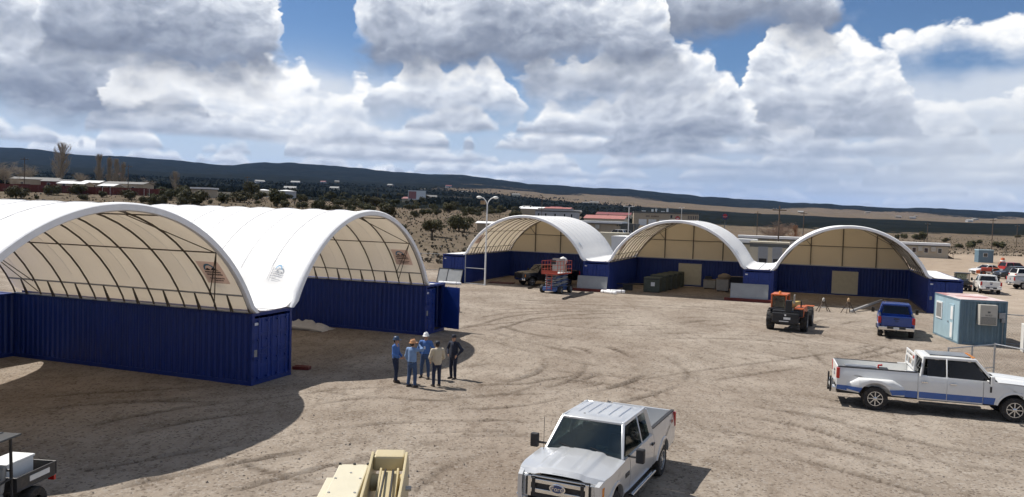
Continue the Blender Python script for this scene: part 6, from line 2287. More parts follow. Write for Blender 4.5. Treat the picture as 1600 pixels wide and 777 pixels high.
# crumpled sheet under the second arch
rs = np.random.RandomState(9)
n = 26
mb = MB()
def crump(u, v):
    x, y = (u - 0.5) * 2.6, (v - 0.5) * 1.5
    e = min(1, 6 * min(u, 1 - u) + 0.02) * min(1, 4 * min(v, 1 - v) + 0.02)
    z = 0.02 + 0.75 * e * (0.1 + 0.9 * float(fbm(u * 7, v * 5, 3, 7))) * (1 - 0.65 * u)
    return (x + 0.15 * float(vnoise(u * 6, v * 6, 2)), y + 0.2 * float(vnoise(u * 5, v * 5, 4)), z)
mb.grid(crump, n, n)
o = mb.build('crumpled_tarp', mat('dirty_white_cloth', (0.52, 0.50, 0.47), 0.8, var=0.1), None, smooth=40)
place(o, on_plane(480, 514), -TH, 'crumpled off-white tarp lying against the blue container under the arch', 'tarp', 0.0)
MB().tube([(-1.4, -0.6, 0.10), (-0.4, -0.75, 0.16), (0.6, -0.6, 0.12), (1.4, -0.7, 0.06)], [0.05, 0.08, 0.07, 0.03], 8).build('fold', MATS['dirty_white_cloth'], o, smooth=True)
# red blocks by the open door and the closed container
for (pxx, pyy, sz, lab) in ((702, 488, (0.7, 0.5, 0.35), 'small red steel box beside the open container door'), (457, 579, (0.7, 0.35, 0.14), 'low dark red steel skid beside the closed container doors')):
    o = MB().box((0, 0, sz[2] / 2), sz).build('steel_box', mat('red_steel', (0.13, 0.018, 0.015), 0.5, var=0.15, dirt=0.2), None, bevel=0.02)
    MB().box((0, 0, sz[2] + 0.012), (sz[0] * 0.8, sz[1] * 0.3, 0.03)).build('lid_rib', M_redsteel, o)
    place(o, on_plane(pxx, pyy) + Vector((0.3, 0.3, 0)), -TH + 0.2, lab, 'box')

# steel rods and rails lying in front of the scissor lift
for j, (p0_, p1_, lab) in enumerate((((880, 468.5), (912, 457.5), 'long grey steel rail lying in front of the scissor lift'), ((893, 466), (926, 458), 'shorter grey steel rail lying next to the long one'), ((826, 452), (842, 446), 'short dark steel rail lying by the black pickup'))):
    a, b_ = on_plane(*p0_), on_plane(*p1_)
    d = b_ - a
    mb = MB().b2((-d.length / 2, -0.09, 0.0), (d.length / 2, 0.09, 0.02)).b2((-d.length / 2, -0.09, 0.02), (d.length / 2, -0.07, 0.12)).b2((-d.length / 2, 0.07, 0.02), (d.length / 2, 0.09, 0.12))
    o = mb.build('steel_rail', M_rib if j == 2 else mat('rail_grey', (0.12, 0.12, 0.125), 0.5, metal=0.5, var=0.2), None)
    place(o, (a + b_) / 2, math.atan2(d.y, d.x), lab, 'rail', 0.012)
    for s in (-1, 1): MB().b2((s * d.length * 0.46 - 0.05, -0.05, 0.02), (s * d.length * 0.46 + 0.05, 0.05, 0.06)).build('end_clip', M_dark, o)

# grey beam resting on a wooden block and two trestles in front of the third arch
a, b_ = on_plane(1329, 488.5), on_plane(1377, 481)
BMM = empty('steel_tube', (a.x, a.y, 0.0), 0, 'long grey square tube propped on a wooden block beside the blue pickup', 'tube')
MB().bar((0, 0, 0.09), (b_.x - a.x, b_.y - a.y, 0.62), 0.16, 0.16).build('tube', mat('tube_grey', (0.46, 0.47, 0.48), 0.45, metal=0.4, var=0.1), BMM, bevel=0.01)
MB().bar((b_.x - a.x, b_.y - a.y, 0.60), (b_.x - a.x + 0.9, b_.y - a.y + 0.6, 0.72), 0.06, 0.06).build('coupling', M_wood, BMM)
o = MB().box((0, 0, 0.24), (0.42, 0.32, 0.48)).box((0.05, 0, 0.55), (0.2, 0.34, 0.16)).build('wooden_block', mat('pale_wood', (0.48, 0.36, 0.24), 0.8, var=0.2), None, bevel=0.02)
place(o, b_ + Vector((0.15, -0.06, 0)), 0.3, 'pale wooden block under the raised end of the grey tube', 'block')
MB().box((0, 0, 0.24), (0.44, 0.06, 0.10)).build('batten', M_wood, o)
for j, (xx, yy, hh, lab, topc) in enumerate(((1286, 487, 1.05, 'thin wooden trestle with a white cap in front of the third back arch', mat('dusty_cap', (0.42, 0.40, 0.36), 0.7)), (1325, 489.5, 1.15, 'thin wooden trestle with a tan bag on top, next to the grey tube', mat('tan_bag', (0.45, 0.30, 0.17), 0.8, var=0.2)))):
    tr = empty('trestle', on_plane(xx, yy), 0.4 * j, lab, 'trestle')
    for s in (-1, 1):
        for q_ in (-1, 1): MB().bar((s * 0.45, q_ * 0.28, 0), (s * 0.08, q_ * 0.03, hh * 0.72), 0.05, 0.05).build('leg', M_wood, tr)
    MB().bar((-0.16, 0, hh * 0.70), (0.16, 0, hh * 0.70), 0.12, 0.10).build('beam', M_wood, tr)
    MB().ball((0, 0, hh * 0.86), 0.13, 12, 8, (0.8, 0.8, 1.35)).build('cap', topc, tr, smooth=True)
    MB().bar((-0.3, 0.17, hh * 0.3), (0.3, 0.17, hh * 0.3), 0.03, 0.05).build('stretcher', M_plate, tr)

# dark green crates under the middle arch
M_green = mat('olive_crate', (0.075, 0.085, 0.065), 0.7, var=0.2, dirt=0.2)


def crate(p, rz, s, label, mtl, group=None, tag_plate=False):
    root = empty('equipment_crate', (p.x, p.y, 0.0), rz, label, 'crate', group)
    MB().box((0, 0, s[2] / 2 + 0.05), s).build('shell', mtl, root, bevel=0.03)
    for x in np.linspace(-s[0] / 2 + 0.12, s[0] / 2 - 0.12, 3):
        MB().b2((x - 0.03, -s[1] / 2 - 0.02, 0.05), (x + 0.03, s[1] / 2 + 0.02, s[2] + 0.07)).build('rib', mtl, root)
    MB().b2((-s[0] / 2, -s[1] / 2, 0.0), (s[0] / 2, s[1] / 2, 0.05)).build('skid', M_dark, root)
    MB().b2((-s[0] / 2 - 0.01, -s[1] / 2 - 0.01, s[2] - 0.12), (s[0] / 2 + 0.01, s[1] / 2 + 0.01, s[2] - 0.06)).build('lid_seam', M_dark, root)
    if tag_plate:
        MB().b2((-s[0] / 2 - 0.03, -0.30, s[2] * 0.45), (-s[0] / 2 - 0.012, 0.05, s[2] * 0.72)).build('label_plate', M_plate, root)
    return root


crate(on_plane(1014, 457) + V * 0.75 + U * 0.2, -TH - math.pi / 2 + math.pi, (1.5, 1.45, 1.3), 'dark green crate with a white plate, foremost of its row under the middle arch', M_green, None, True)
for j in range(1, 5):
    p = on_plane(1014, 457) + V * (0.75 + 1.85 * j) + U * (0.25 + 0.22 * j)
    crate(p, -TH + math.pi / 2, (1.5, 1.45, 1.42), 'dark green crate standing in the row behind the one with the white plate', M_green, 'dark green crates in a row')
# pale bins and covered loads at the right side of the middle arch
M_bin = mat('pale_bin', (0.38, 0.37, 0.34), 0.6, var=0.1, dirt=0.25)
M_cover = mat('brown_tarp', (0.26, 0.21, 0.16), 0.8, var=0.15)
for j, (xx, yy, w, h, lab, lump) in enumerate(((1108, 452, 1.15, 0.85, 'pale bin with a brown rim, nearest the roll-up door of the middle arch', False), (1128, 456, 1.1, 1.15, 'pale slatted bin with a brown cover, beside the grey panel', True), (1150, 452, 1.4, 1.2, 'dark bin with a brown cover half hidden by the grey panel', True))):
    p = on_plane(xx, yy) + V * 0.7
    root = empty('storage_bin', (p.x, p.y, 0), -TH, lab, 'bin')
    m_ = M_bin if j < 2 else mat('dark_bin', (0.03, 0.035, 0.05), 0.6, var=0.2)
    MB().b2((-w / 2, -0.65, 0.08), (w / 2, 0.65, h)).build('body', m_, root, bevel=0.04)
    for z in np.linspace(0.22, h - 0.1, 4): MB().b2((-w / 2 - 0.015, -0.672, z), (w / 2 + 0.015, -0.64, z + 0.08)).build('slat', m_, root)
    MB().b2((-w / 2 - 0.03, -0.68, h), (w / 2 + 0.03, 0.68, h + 0.06)).build('rim', M_cover, root)
    for s in (-1, 1): MB().b2((s * w * 0.35 - 0.06, -0.6, 0.0), (s * w * 0.35 + 0.06, 0.6, 0.085)).build('skid', M_dark, root)
    if lump:
        mb = MB().ball((0.1, 0.1, h + 0.22), 0.5, 16, 10, (1.25, 1.0, 0.62))
        mb.v = [(x, y, z + 0.10 * (float(vnoise(x * 4 + j, y * 4)) - 0.5)) for (x, y, z) in mb.v]
        mb.build('cover', M_cover, root, smooth=60)
    else:
        MB().b2((-0.5, -0.3, h + 0.06), (0.1, 0.5, h + 0.34)).build('battery_box', M_dark, root, bevel=0.02)
p = E0 + U * (S_E + CW + 1.0) + V * 3.4
o = MB().cyl((-2.0, 0, 0.55), (2.0, 0, 0.62), 0.05, 8).box((0.0, 0, 0.30), (0.9, 0.5, 0.5)).box((1.5, 0, 0.3), (0.12, 0.4, 0.6)).build('hand_cart', M_dark, None)
MB().ball((2.05, 0, 0.64), 0.12, 10, 6).build('knob', M_plate, o, smooth=True)
place(o, p, -TH + 0.15, 'dark hand cart with a long bar beside the dark green crates', 'cart')
# low stack of dark lumber under the first back arch
p = E0 + U * 5.2 + V * 2.2
st = empty('lumber_stack', (p.x, p.y, 0), -TH + 0.1, 'low stack of dark planks on the ground under the first back arch', 'lumber')
for j in range(6):
    MB().b2((-1.2 + 0.05 * j, -0.45 + 0.16 * (j % 3) * 2, 0.07 * (j // 3)), (1.2 + 0.03 * j, -0.19 + 0.16 * (j % 3) * 2, 0.07 * (j // 3) + 0.065)).build('plank', mat('dark_plank', (0.14, 0.06, 0.045), 0.8, var=0.3), st)
# orange tractor and cone in the far parking area
p = on_plane(1551, 431)
tr = empty('small_tractor', (p.x, p.y, 0), 2.6, 'small orange and red tractor among the far cars', 'tractor')
MB().b2((0.1, -0.3, 0.6), (1.5, 0.3, 1.15)).build('hood', M_redpaint, tr, bevel=0.06)
MB().b2((-0.7, -0.45, 0.5), (0.2, 0.45, 0.75)).build('deck', M_dark, tr)
MB().b2((-0.5, -0.25, 0.75), (-0.05, 0.25, 0.95)).b2((-0.55, -0.25, 0.9), (-0.42, 0.25, 1.35)).build('seat', M_interior, tr, bevel=0.03)
for s in (-1, 1):
    wheel(tr, -0.45, s * 0.62, 0.55, 0.32, s, 5, M_orange, rim_r=0.3)
    wheel(tr, 1.15, s * 0.48, 0.32, 0.2, s, 5, M_orange, rim_r=0.17)
    MB().b2((-0.95, s * 0.45, 1.08), (0.05, s * 0.8, 1.14)).build('fender', M_orange, tr, bevel=0.02)
    MB().cyl((-0.6, s * 0.42, 0.8), (-0.6, s * 0.42, 2.0), 0.03, 6).build('roll_bar_post', M_orange, tr)
MB().cyl((-0.6, -0.42, 2.0), (-0.6, 0.42, 2.0), 0.03, 6).build('roll_bar', M_orange, tr)
MB().b2((1.6, -0.7, 0.25), (2.1, 0.7, 0.7)).build('bucket', M_orange, tr, bevel=0.03)
p = on_plane(1566.5, 413)
cn = MB().lathe((0, 0, 0), (0, 0, 1), [(0.75, 0), (0.75, 0.1), (0.52, 0.14), (0.30, 1.25), (0.20, 1.3)], 20)
o = cn.build('traffic_drum', M_orange, None, smooth=30)
MB().lathe((0, 0, 0.6), (0, 0, 1), [(0.452, 0), (0.405, 0.26)], 20).build('white_band', M_plate, o)
MB().cyl((0, 0, 1.3), (0, 0, 2.3), 0.03, 6).build('marker_rod', M_steel, o)
place(o, p, 0, 'orange traffic drum on the pale ground beyond the parked cars', 'drum', -0.04)

# ================================================================== buildings beyond the yard
def building(name, p, rz, w, d, h, label, wall, roof, cat='building', roofkind='flat', windows=(), doors=(), over=0.3, sink=0.6, extra=None):
    """front is local -y, origin at the middle of the front foot; windows: (x, z, w, h) on the front"""
    root = empty(name, (p.x, p.y, p.z), rz, label, cat)
    MB().b2((-w / 2, 0, -sink), (w / 2, d, h)).build('wall', wall, root)
    if roofkind == 'flat':
        ro = MB().b2((-w / 2 - over, -over, h - (0.28 if roof is M_whiteroof else 0)), (w / 2 + over, d + over, h + 0.22)).build('roof', roof, root)
        MB().b2((-w / 2 - over + 0.06, -over + 0.06, h - 0.5), (w / 2 + over - 0.06, d + over - 0.06, h - 0.01)).build('fascia', M_darktrim, ro)
    else:
        pk = h + (0.5 * d) * roofkind
        ro = MB()
        ro.add([(-w / 2 - over, -over, h), (w / 2 + over, -over, h), (w / 2 + over, d / 2, pk), (-w / 2 - over, d / 2, pk), (-w / 2 - over, d + over, h), (w / 2 + over, d + over, h)], [(0, 1, 2, 3), (3, 2, 5, 4)])
        so = ro.build('roof', roof, root)
        sm = so.modifiers.new('thick', 'SOLIDIFY')
        sm.thickness = 0.12
        g_ = MB()
        for s in (-1, 1): g_.add([(s * w / 2, 0, h - 0.01), (s * w / 2, d, h - 0.01), (s * w / 2, d / 2, pk - 0.05)], [(0, 1, 2)])
        g_.build('gable', wall, root, fix=False)
    for (x, z, ww, wh) in windows:
        wo = MB().b2((x - ww / 2 - 0.06, -0.05, z - 0.06), (x + ww / 2 + 0.06, 0.02, z + wh + 0.06)).build('window', M_plate, root)
        MB().b2((x - ww / 2, -0.062, z), (x + ww / 2, -0.048, z + wh)).build('pane', M_window, wo)
    for (x, ww, wh, m_) in doors:
        MB().b2((x - ww / 2, -0.06, -0.02), (x + ww / 2, 0.02, wh)).build('door', m_, root)
    return root


# long tan modular offices on the right
p = on_plane(1483, 405)
mo = building('modular_office', p - U * 10.2 , -TH, 20.0, 4.2, 3.15, 'tan modular office with white roof standing beyond the fabric arches, nearest the parked cars', M_tansiding, M_whiteroof,
              windows=[(x, 1.2, 0.7, 1.0) for x in (-8, -5, -2.6, 0.4, 3.2, 5.6, 8.3)])
for x in (-6.4, -1.2, 4.4, 7.0): MB().b2((x - 0.45, -0.45, 1.5), (x + 0.45, 0.0, 2.5)).build('air_conditioner', M_ac, mo)
st = MB()
for j in range(4): st.b2((10.0 + 0.3 * j, 1.0, -0.1), (10.3 + 0.3 * j, 2.4, 0.75 - 0.18 * j))
st.build('steps', M_wood, mo)
hr = MB()
for y in (1.0, 2.4):
    hr.cyl((10.1, y, 1.6), (11.3, y, 1.0), 0.03, 6)
    for x in (10.1, 11.2): hr.cyl((x, y, 0), (x, y, 1.6 - (x - 10.1) * 0.5), 0.03, 6)
hr.build('hand_rail', M_wood, mo)
p = ground_at(1209, 172)
mo = building('modular_office', p, -TH + 0.06, 14.5, 4.2, 3.25, 'tan modular office with white roof seen over the louvred equipment building', M_tansiding, M_whiteroof, windows=[(x, 1.3, 0.7, 0.9) for x in (-6, -3.4, -0.6, 2.3, 5.2)])
for x in (-4.8, -2.0, 1.0, 3.8): MB().b2((x - 0.5, -0.45, 1.4), (x + 0.5, 0.0, 2.6)).build('air_conditioner', M_ac, mo)
# louvred equipment building behind the row
p = ground_at(1200, 106)
eq = building('equipment_building', p, -TH, 4.9, 4.0, 3.95, 'cream equipment building with two louvred panels behind the containers', M_cream, M_cream, over=0.08)
for x in (-0.75, 1.05):
    lo = MB().b2((x - 0.62, -0.08, 1.1), (x + 0.62, 0.01, 3.5)).build('louvre_panel', M_greywall, eq)
    for z in np.arange(2.05, 3.4, 0.16): MB().b2((x - 0.56, -0.12, z), (x + 0.56, -0.07, z + 0.09)).build('louvre_slat', M_greypaint, lo)
    MB().b2((x - 0.5, -0.10, 1.15), (x + 0.5, -0.07, 1.95)).build('opening', M_dark, lo)
p = ground_at(1160, 112)
building('equipment_building', p, -TH, 3.2, 3.0, 4.05, 'small cream equipment building left of the louvred one', M_cream, M_whiteroof, over=0.15)
p = ground_at(1234, 110)
o = empty('tank_rack', p, 0.2, 'grey tank on a dark rack right of the louvred equipment building', 'tank')
MB().cyl((-0.7, 0, 3.3), (0.9, 0, 3.3), 0.42, 14).build('tank', M_greypaint, o, smooth=30)
for x in (-0.6, 0.8):
    for y in (-0.35, 0.35): MB().b2((x - 0.05, y - 0.05, -0.1), (x + 0.05, y + 0.05, 3.1)).build('leg', M_dark, o)
# boxes and tanks between the first two back arches
p = ground_at(968, 104)
building('storage_trailer', p, -TH, 2.4, 6, 3.9, 'white box trailer standing behind the gap between the first two back arches', M_white, M_whiteroof, 'trailer', over=0.03)
p = ground_at(950, 112)
building('equipment_building', p, -TH, 4.0, 4, 4.0, 'cream equipment building behind the first back arch next to the white trailer', M_cream, M_cream, over=0.05)

# buildings on the rise in the middle distance
p = ground_at(936, 198)
bd = building('flat_roof_office', p, -TH + 0.02, 10.5, 6, 3.2, 'tan flat-roofed office with white roof above the first back arch', M_tan, M_whiteroof, windows=[(-3.2, 1.1, 0.6, 1.1)], over=0.5)
MB().b2((-0.9, -0.5, 1.5), (0.1, 0.0, 2.5)).build('air_conditioner', M_ac, bd)
p = ground_at(978, 196)
po = building('porch', p, -TH + 0.02, 4.2, 5, 2.9, 'dark open porch adjoining the tan flat-roofed office', M_darktrim, M_darktrim, 'porch', over=0.3)
for x in (-1.9, 1.9): MB().b2((x - 0.1, -0.28, -0.3), (x + 0.1, -0.08, 2.9)).build('post', M_tan, po)
p = ground_at(943, 262)
building('red_roof_building', p, -TH + 0.03, 13.2, 8, 3.4, 'tan building with pale red metal roof behind the flat-roofed office', M_cream, M_redroof, roofkind=0.28, windows=[(-4, 1.2, 0.5, 1.2), (-1, 1.2, 0.5, 1.2), (2, 1.2, 0.5, 1.2), (5, 1.2, 0.5, 1.2)])
p = ground_at(867, 330)
building('grey_office', p, -TH + 0.05, 17, 8, 4.4, 'long grey building with dark narrow windows above the first back arch', M_greywall, M_greywall, windows=[(x, 1.3, 0.7, 1.9) for x in (-7, -4, 0, 4, 7)], over=0.1)
p = ground_at(870, 362)
building('red_roof_building', p, -TH, 12, 6, 5.2, 'low building with pale pink roof just behind the long grey building', M_greywall, M_redroof, roofkind=0.2)
p = ground_at(957, 440)
building('dark_roof_building', p, -TH, 19, 8, 3.6, 'long building with dark red roof beyond the tan buildings', M_cream, M_darkredroof, roofkind=0.35)
# warehouse with lettering and round sign
p = ground_at(1040, 350)
wh = building('warehouse', p, -0.12, 28, 12, 6.4, 'large tan warehouse with dark roof edge, lettering and a red round sign', M_tan, M_darktrim, over=0.15)
for (x, ww) in ((-10.0, 3.4), (-5.8, 3.4), (-1.2, 3.2)): MB().b2((x - ww / 2, -0.08, 0.0), (x + ww / 2, 0.02, 3.2)).build('garage_door', M_plate, wh)
for x in (-8.6, -8.05, -7.5, -6.3, -5.75, -5.2, -4.65, -4.1, -3.55):          # lettering too far off to read
    MB().b2((x, -0.05, 4.25), (x + 0.34, 0.01, 4.9)).build('lettering', M_wood, wh)
sg = MB().lathe((5.0, -0.05, 4.0), (0, -1, 0), [(0.95, 0), (0.95, 0.1)], 28).build('round_sign', mat('sign_red', (0.42, 0.02, 0.03), 0.5, var=0.05), wh)
MB().b2((4.5, -0.18, 3.85), (5.5, -0.15, 4.2)).build('sign_mark', M_plate, sg)
MB().b2((1.9, -0.05, 4.0), (2.7, 0.02, 5.3)).build('window', M_window, wh)
for x in np.arange(9.4, 13.6, 0.75): MB().b2((x, -0.05, 3.7), (x + 0.3, 0.02, 5.2)).build('window', M_window, wh)
for (x, w_, h_) in ((-9.5, 1.8, 0.4), (-5.6, 0.8, 1.1), (-4.0, 0.6, 1.3), (-1.0, 1.6, 0.4), (0.9, 0.7, 1.6)): MB().b2((x - w_ / 2, 4.5, 6.6), (x + w_ / 2, 5.5, 6.6 + h_)).build('roof_unit', M_white, wh)
# parked vehicles by those buildings
for (xx, dd, hd, cat, lab, m_, kd) in ((961, 186, 2.7, 'car', 'small white car parked before the dark porch', P_white, 'suv'), (979, 188, 0.4, 'car', 'white van-like car parked near the tall thin lamp', P_white, 'suv'),
                                       (994, 205, 0.3, 'truck', 'red truck cab parked before the tan warehouse', P_red, 'suv'), (973, 215, 2.9, 'car', 'grey car parked behind the white ones before the warehouse', P_grey, 'sedan')):
    p = ground_at(xx, dd)
    car('parked_car', (p.x, p.y, p.z), hd, lab, cat, m_, 4.8, 0.95, 1.85 if kd == 'suv' else 1.5, kd)
# light poles and utility poles
for (xx, dd, h, lab, kind) in ((981, 168, 7.4, 'thin white light pole before the tan warehouse and red-roofed building', 'light'), (1064, 330, 9.0, 'thin white light pole in front of the tan warehouse', 'light'),
                               (1214, 118, 9.2, 'dark utility pole rising behind the louvred equipment building', 'pole'), (1182, 240, 9.0, 'slim utility pole beside the bare trees', 'pole'), (1254, 236, 9.5, 'slim utility pole right of the bare trees', 'pole'),
                               (1448, 300, 8.5, 'thin utility pole beyond the right-hand modular office', 'pole'), (1549, 238, 9.8, 'thin pale utility pole beyond the small blue hut', 'pole'), (1588, 330, 9, 'thin utility pole on the plain right of the small hut', 'pole'),
                               (38, 236, 9.5, 'dark utility pole before the red board fence among bare trees', 'pole'), (200, 232, 9.0, 'thin utility pole before the red board fence near the poplars', 'pole'), (386, 330, 8.5, 'utility pole with crossarm near the pale water tanks', 'pole'),
                               (846, 300, 9.5, 'dark utility pole in front of the long grey building', 'pole'), (590, 480, 9, 'far utility pole among the juniper bushes', 'pole')):
    p = ground_at(xx, dd)
    root = empty('light_pole' if kind == 'light' else 'utility_pole', p, 0.2, lab, 'pole')
    MB().tube([(0, 0, -0.5), (0, 0, h)], [0.13 if kind == 'pole' else 0.10, 0.09], 8).build('pole', M_wood if kind == 'pole' else M_white, root, smooth=True)
    if kind == 'light':
        for s in (-1, 1):
            MB().bar((0, 0, h), (s * 0.8, 0, h + 0.15), 0.08).build('arm', M_white, root)
            MB().box((s * 0.95, 0, h + 0.15), (0.5, 0.3, 0.16)).build('lamp_head', M_plate, root)
    else:
        MB().b2((-1.1, -0.06, h - 0.7), (1.1, 0.06, h - 0.56)).build('crossarm', M_wood, root)
        for x in (-1.0, -0.5, 0.5, 1.0): MB().cyl((x, 0, h - 0.56), (x, 0, h - 0.36), 0.04, 6).build('insulator', M_greypaint, root)
# round sign on a pole
p = ground_at(1132, 430)
rsn = empty('round_sign', p, -0.2, 'round dark sign with red top and blue edge on a pole beyond the middle arch', 'sign')
MB().cyl((0, 0, -0.5), (0, 0, 5.5), 0.16, 8).build('pole', M_darktrim, rsn)
sd = MB().lathe((0, 0, 7.0), (0, 1, 0), [(1.75, -0.2), (1.75, 0.2)], 28).build('disc', mat('sign_navy', (0.03, 0.04, 0.10), 0.5, var=0.2), rsn)
MB().lathe((0, -0.21, 7.35), (0, -1, 0), [(1.1, 0), (1.1, 0.04)], 24).build('disc_field', mat('sign_red', (0.42, 0.02, 0.03)), sd)
MB().b2((-1.2, -0.27, 6.75), (1.2, -0.22, 7.05)).build('disc_band', mat('sign_grey', (0.3, 0.3, 0.33), 0.5), sd)
# small blue hut beyond the parked cars
p = on_plane(1540, 411)
hu = building('site_hut', Vector((p.x, p.y, -0.06)), -0.25, 2.7, 2.6, 2.5, 'small blue steel hut on the pale ground beyond the parked cars', M_office, M_officel, 'hut', windows=[(-0.1, 1.3, 0.7, 0.7)], over=0.05, sink=0.05)
for s in (-1.25, 1.25): MB().b2((s - 0.08, -0.04, 0), (s + 0.08, 0.02, 2.5)).build('corner_post', M_office, hu)
# shed on the slope
p = ground_at(757, 152)
building('shed', p, -0.2, 3.0, 2.6, 1.9, 'small tan shed with white roof on the slope behind the lamp post', M_tan, M_whiteroof, 'shed', roofkind=0.25)
# billboard far off
p = ground_at(651, 640)
bb_ = building('billboard', p + Vector((0, 0, 3)), 0, 14, 0.6, 7, 'pale billboard standing far off above the junipers', M_plate, M_plate, 'billboard', over=0.0, sink=0)
for x in (-4, 4): MB().b2((x - 0.4, 0.1, -4), (x + 0.4, 0.5, 0)).build('post', M_wood, bb_)
MB().b2((-6.6, -0.05, 0.5), (-0.5, 0.0, 6.5)).build('poster', M_redroof, bb_)
# white sheds near the centre
for (xx, dd, w, lab) in ((834, 520, 19, 'long white-roofed shed on the rise behind the long grey building'), (826, 430, 9, 'low white-roofed shed among the scrub above the first back arch')):
    p = ground_at(xx, dd)
    building('shed', p, -0.2, w, 8, 3.2, lab, M_tan, M_whiteroof, 'shed', roofkind=0.2)
# pale water tanks, tan block house on the left rise
for (xx, dd, r_, lab) in ((412, 330, 3.4, 'pale round water tank on the left rise, slightly lower one'), (447, 320, 3.9, 'pale round water tank on the left rise, wider one with white top')):
    p = ground_at(xx, dd)
    wt = empty('water_tank', p, 0, lab, 'tank')
    MB().lathe((0, 0, -0.5), (0, 0, 1), [(r_, 0), (r_, 3.2)], 28).build('shell', M_greywall if xx > 430 else M_cream, wt, smooth=30)
    MB().lathe((0, 0, 2.7), (0, 0, 1), [(r_ + 0.1, 0), (r_ + 0.1, 0.12), (0.3, 0.6)], 28).build('roof', M_whiteroof, wt, smooth=30)
p = ground_at(313, 262)
building('block_house', p, -0.15, 6.5, 5, 3.0, 'small tan block house with white roof at the end of the red fence', M_tan, M_whiteroof, 'house', roofkind='flat')
p = ground_at(362, 290)
building('block_wall', p, -0.1, 14, 0.4, 1.7, 'low pale wall on the rise between the block house and the water tanks', M_cream, M_cream, 'wall', over=0.02)

# houses behind the red fence
for (xx, dd, w, h, rz, lab, roofm) in ((52, 262, 14, 3.0, 0.15, 'grey-roofed house at the outer end of the red fence', M_greyroof), (88, 256, 9.5, 2.6, 0.1, 'house with a sloping brown-grey roof behind the red fence', M_greyroof),
                                       (110, 250, 8, 2.2, 0.05, 'low white-roofed shed just behind the red fence', M_whiteroof), (140, 268, 6, 2.8, 0.0, 'small white-roofed house under the bare tree', M_whiteroof), (192, 255, 13, 2.9, -0.05, 'long grey-roofed house near the end of the red fence', M_greyroof), (165, 246, 4.5, 2.1, 0.0, 'little white lean-to at the red fence', M_whiteroof)):
    p = ground_at(xx, dd)
    building('house', p, rz, w, 7, h, lab, M_redfence if xx == 88 else M_tan, roofm, 'house', roofkind=0.22, windows=[(-w * 0.25, 1.1, 0.8, 0.9), (w * 0.25, 1.1, 0.8, 0.9)])
# red board fence: single boards
fpts = [ground_at(x, d) for x, d in ((-30, 226), (60, 229), (150, 232), (230, 236), (263, 238))]
rf_ = empty('board_fence', fpts[0], 0, 'long dark red board fence in front of the houses on the left rise', 'fence')
nb = 0
for a, b_ in zip(fpts[:-1], fpts[1:]):
    d = b_ - a
    m = int(d.length / 2.4) + 1
    for i in range(m):
        t0 = i / m
        c = a + d * ((i + 0.5) / m) - fpts[0]
        z = float(terrain(fpts[0].x + c.x, fpts[0].y + c.y)) - fpts[0].z
        o = MB().box((c.x, c.y, z + 0.95 + 0.05 * (i % 3)), (d.length / m - 0.03, 0.06, 2.3), rotz(math.atan2(d.y, d.x))).build('fence_panel', M_redfence, rf_)
        nb += 1
for i, xx in enumerate((160, 172, 225, 233)):
    p = ground_at(xx, 225)
    o = MB().cyl((0, 0, -0.3), (0, 0, 2.6), 0.035, 6).build('marker_post', M_white, None)
    MB().box((0, 0, 2.62), (0.16, 0.16, 0.06)).build('cap', M_white, o)
    place(o, p, 0, 'thin white post in front of the red board fence', 'post', p.z, 'white posts before the red fence')

# scattered far houses in the valley
rs = random.Random(21)
nfar = 0
for _ in range(400):
    if nfar >= 28: break
    xx = rs.choice([rs.uniform(180, 760), rs.uniform(620, 1050), rs.uniform(1230, 1560)])
    dd = rs.uniform(520, 2300) if xx < 1100 else rs.uniform(2300, 3300)
    p = ground_at(xx, dd)
    s = 1.0 if dd < 1200 else 1.5
    w, h = rs.uniform(7, 13) * s, rs.uniform(2.4, 3.4) * s
    wallm = rs.choice([M_cream, M_tan, M_tan, M_greywall])
    roofm = rs.choice([mat('pale_roof', (0.34, 0.34, 0.33), 0.7, spec=0.1), M_greyroof, M_greyroof, M_darkredroof])
    nm = {'pale_roof': 'pale', 'grey_shingle_roof': 'grey', 'dark_red_roof': 'dark red'}[roofm.name]
    root = empty('far_house', p, rs.uniform(-0.6, 0.6), 'tiny far-off house with a %s roof in the valley below the hills' % nm, 'house', 'far houses with %s roofs' % nm)
    MB().b2((-w / 2, 0, -2), (w / 2, w * 0.6, h)).build('wall', wallm, root)
    MB().prism([(-0.5, h), (w * 0.6 + 0.5, h), (w * 0.3, h + w * 0.16)], -w / 2 - 0.4, w / 2 + 0.4, 'x').build('roof', roofm, root)
    nfar += 1

# ================================================================== vegetation
M_juni = bpy.data.materials.new('juniper_foliage')
M_juni.use_nodes = True
k = NG(M_juni.node_tree)
b = M_juni.node_tree.nodes['Principled BSDF']
oi = k.node('ShaderNodeObjectInfo')
co = k.node('ShaderNodeTexCoord').outputs['Object']
c = k.mix(k.lin(k.noise(co, 2.5, 4, 0.6), 0.3, 0.7), (0.045, 0.050, 0.026), (0.12, 0.115, 0.058))
c = k.mix(k.m('MULTIPLY', oi.outputs['Random'], 0.5), c, (0.075, 0.058, 0.032))
k.put(b.inputs['Base Color'], c)
b.inputs['Roughness'].default_value = 0.8
b.inputs['Specular IOR Level'].default_value = 0.2
M_bark = mat('juniper_bark', (0.10, 0.075, 0.055), 0.9, var=0.3)
M_twig = mat('bare_twig', (0.30, 0.25, 0.19), 0.9, var=0.2)
M_twig2 = mat('bare_twig_brown', (0.20, 0.135, 0.10), 0.9, var=0.2)


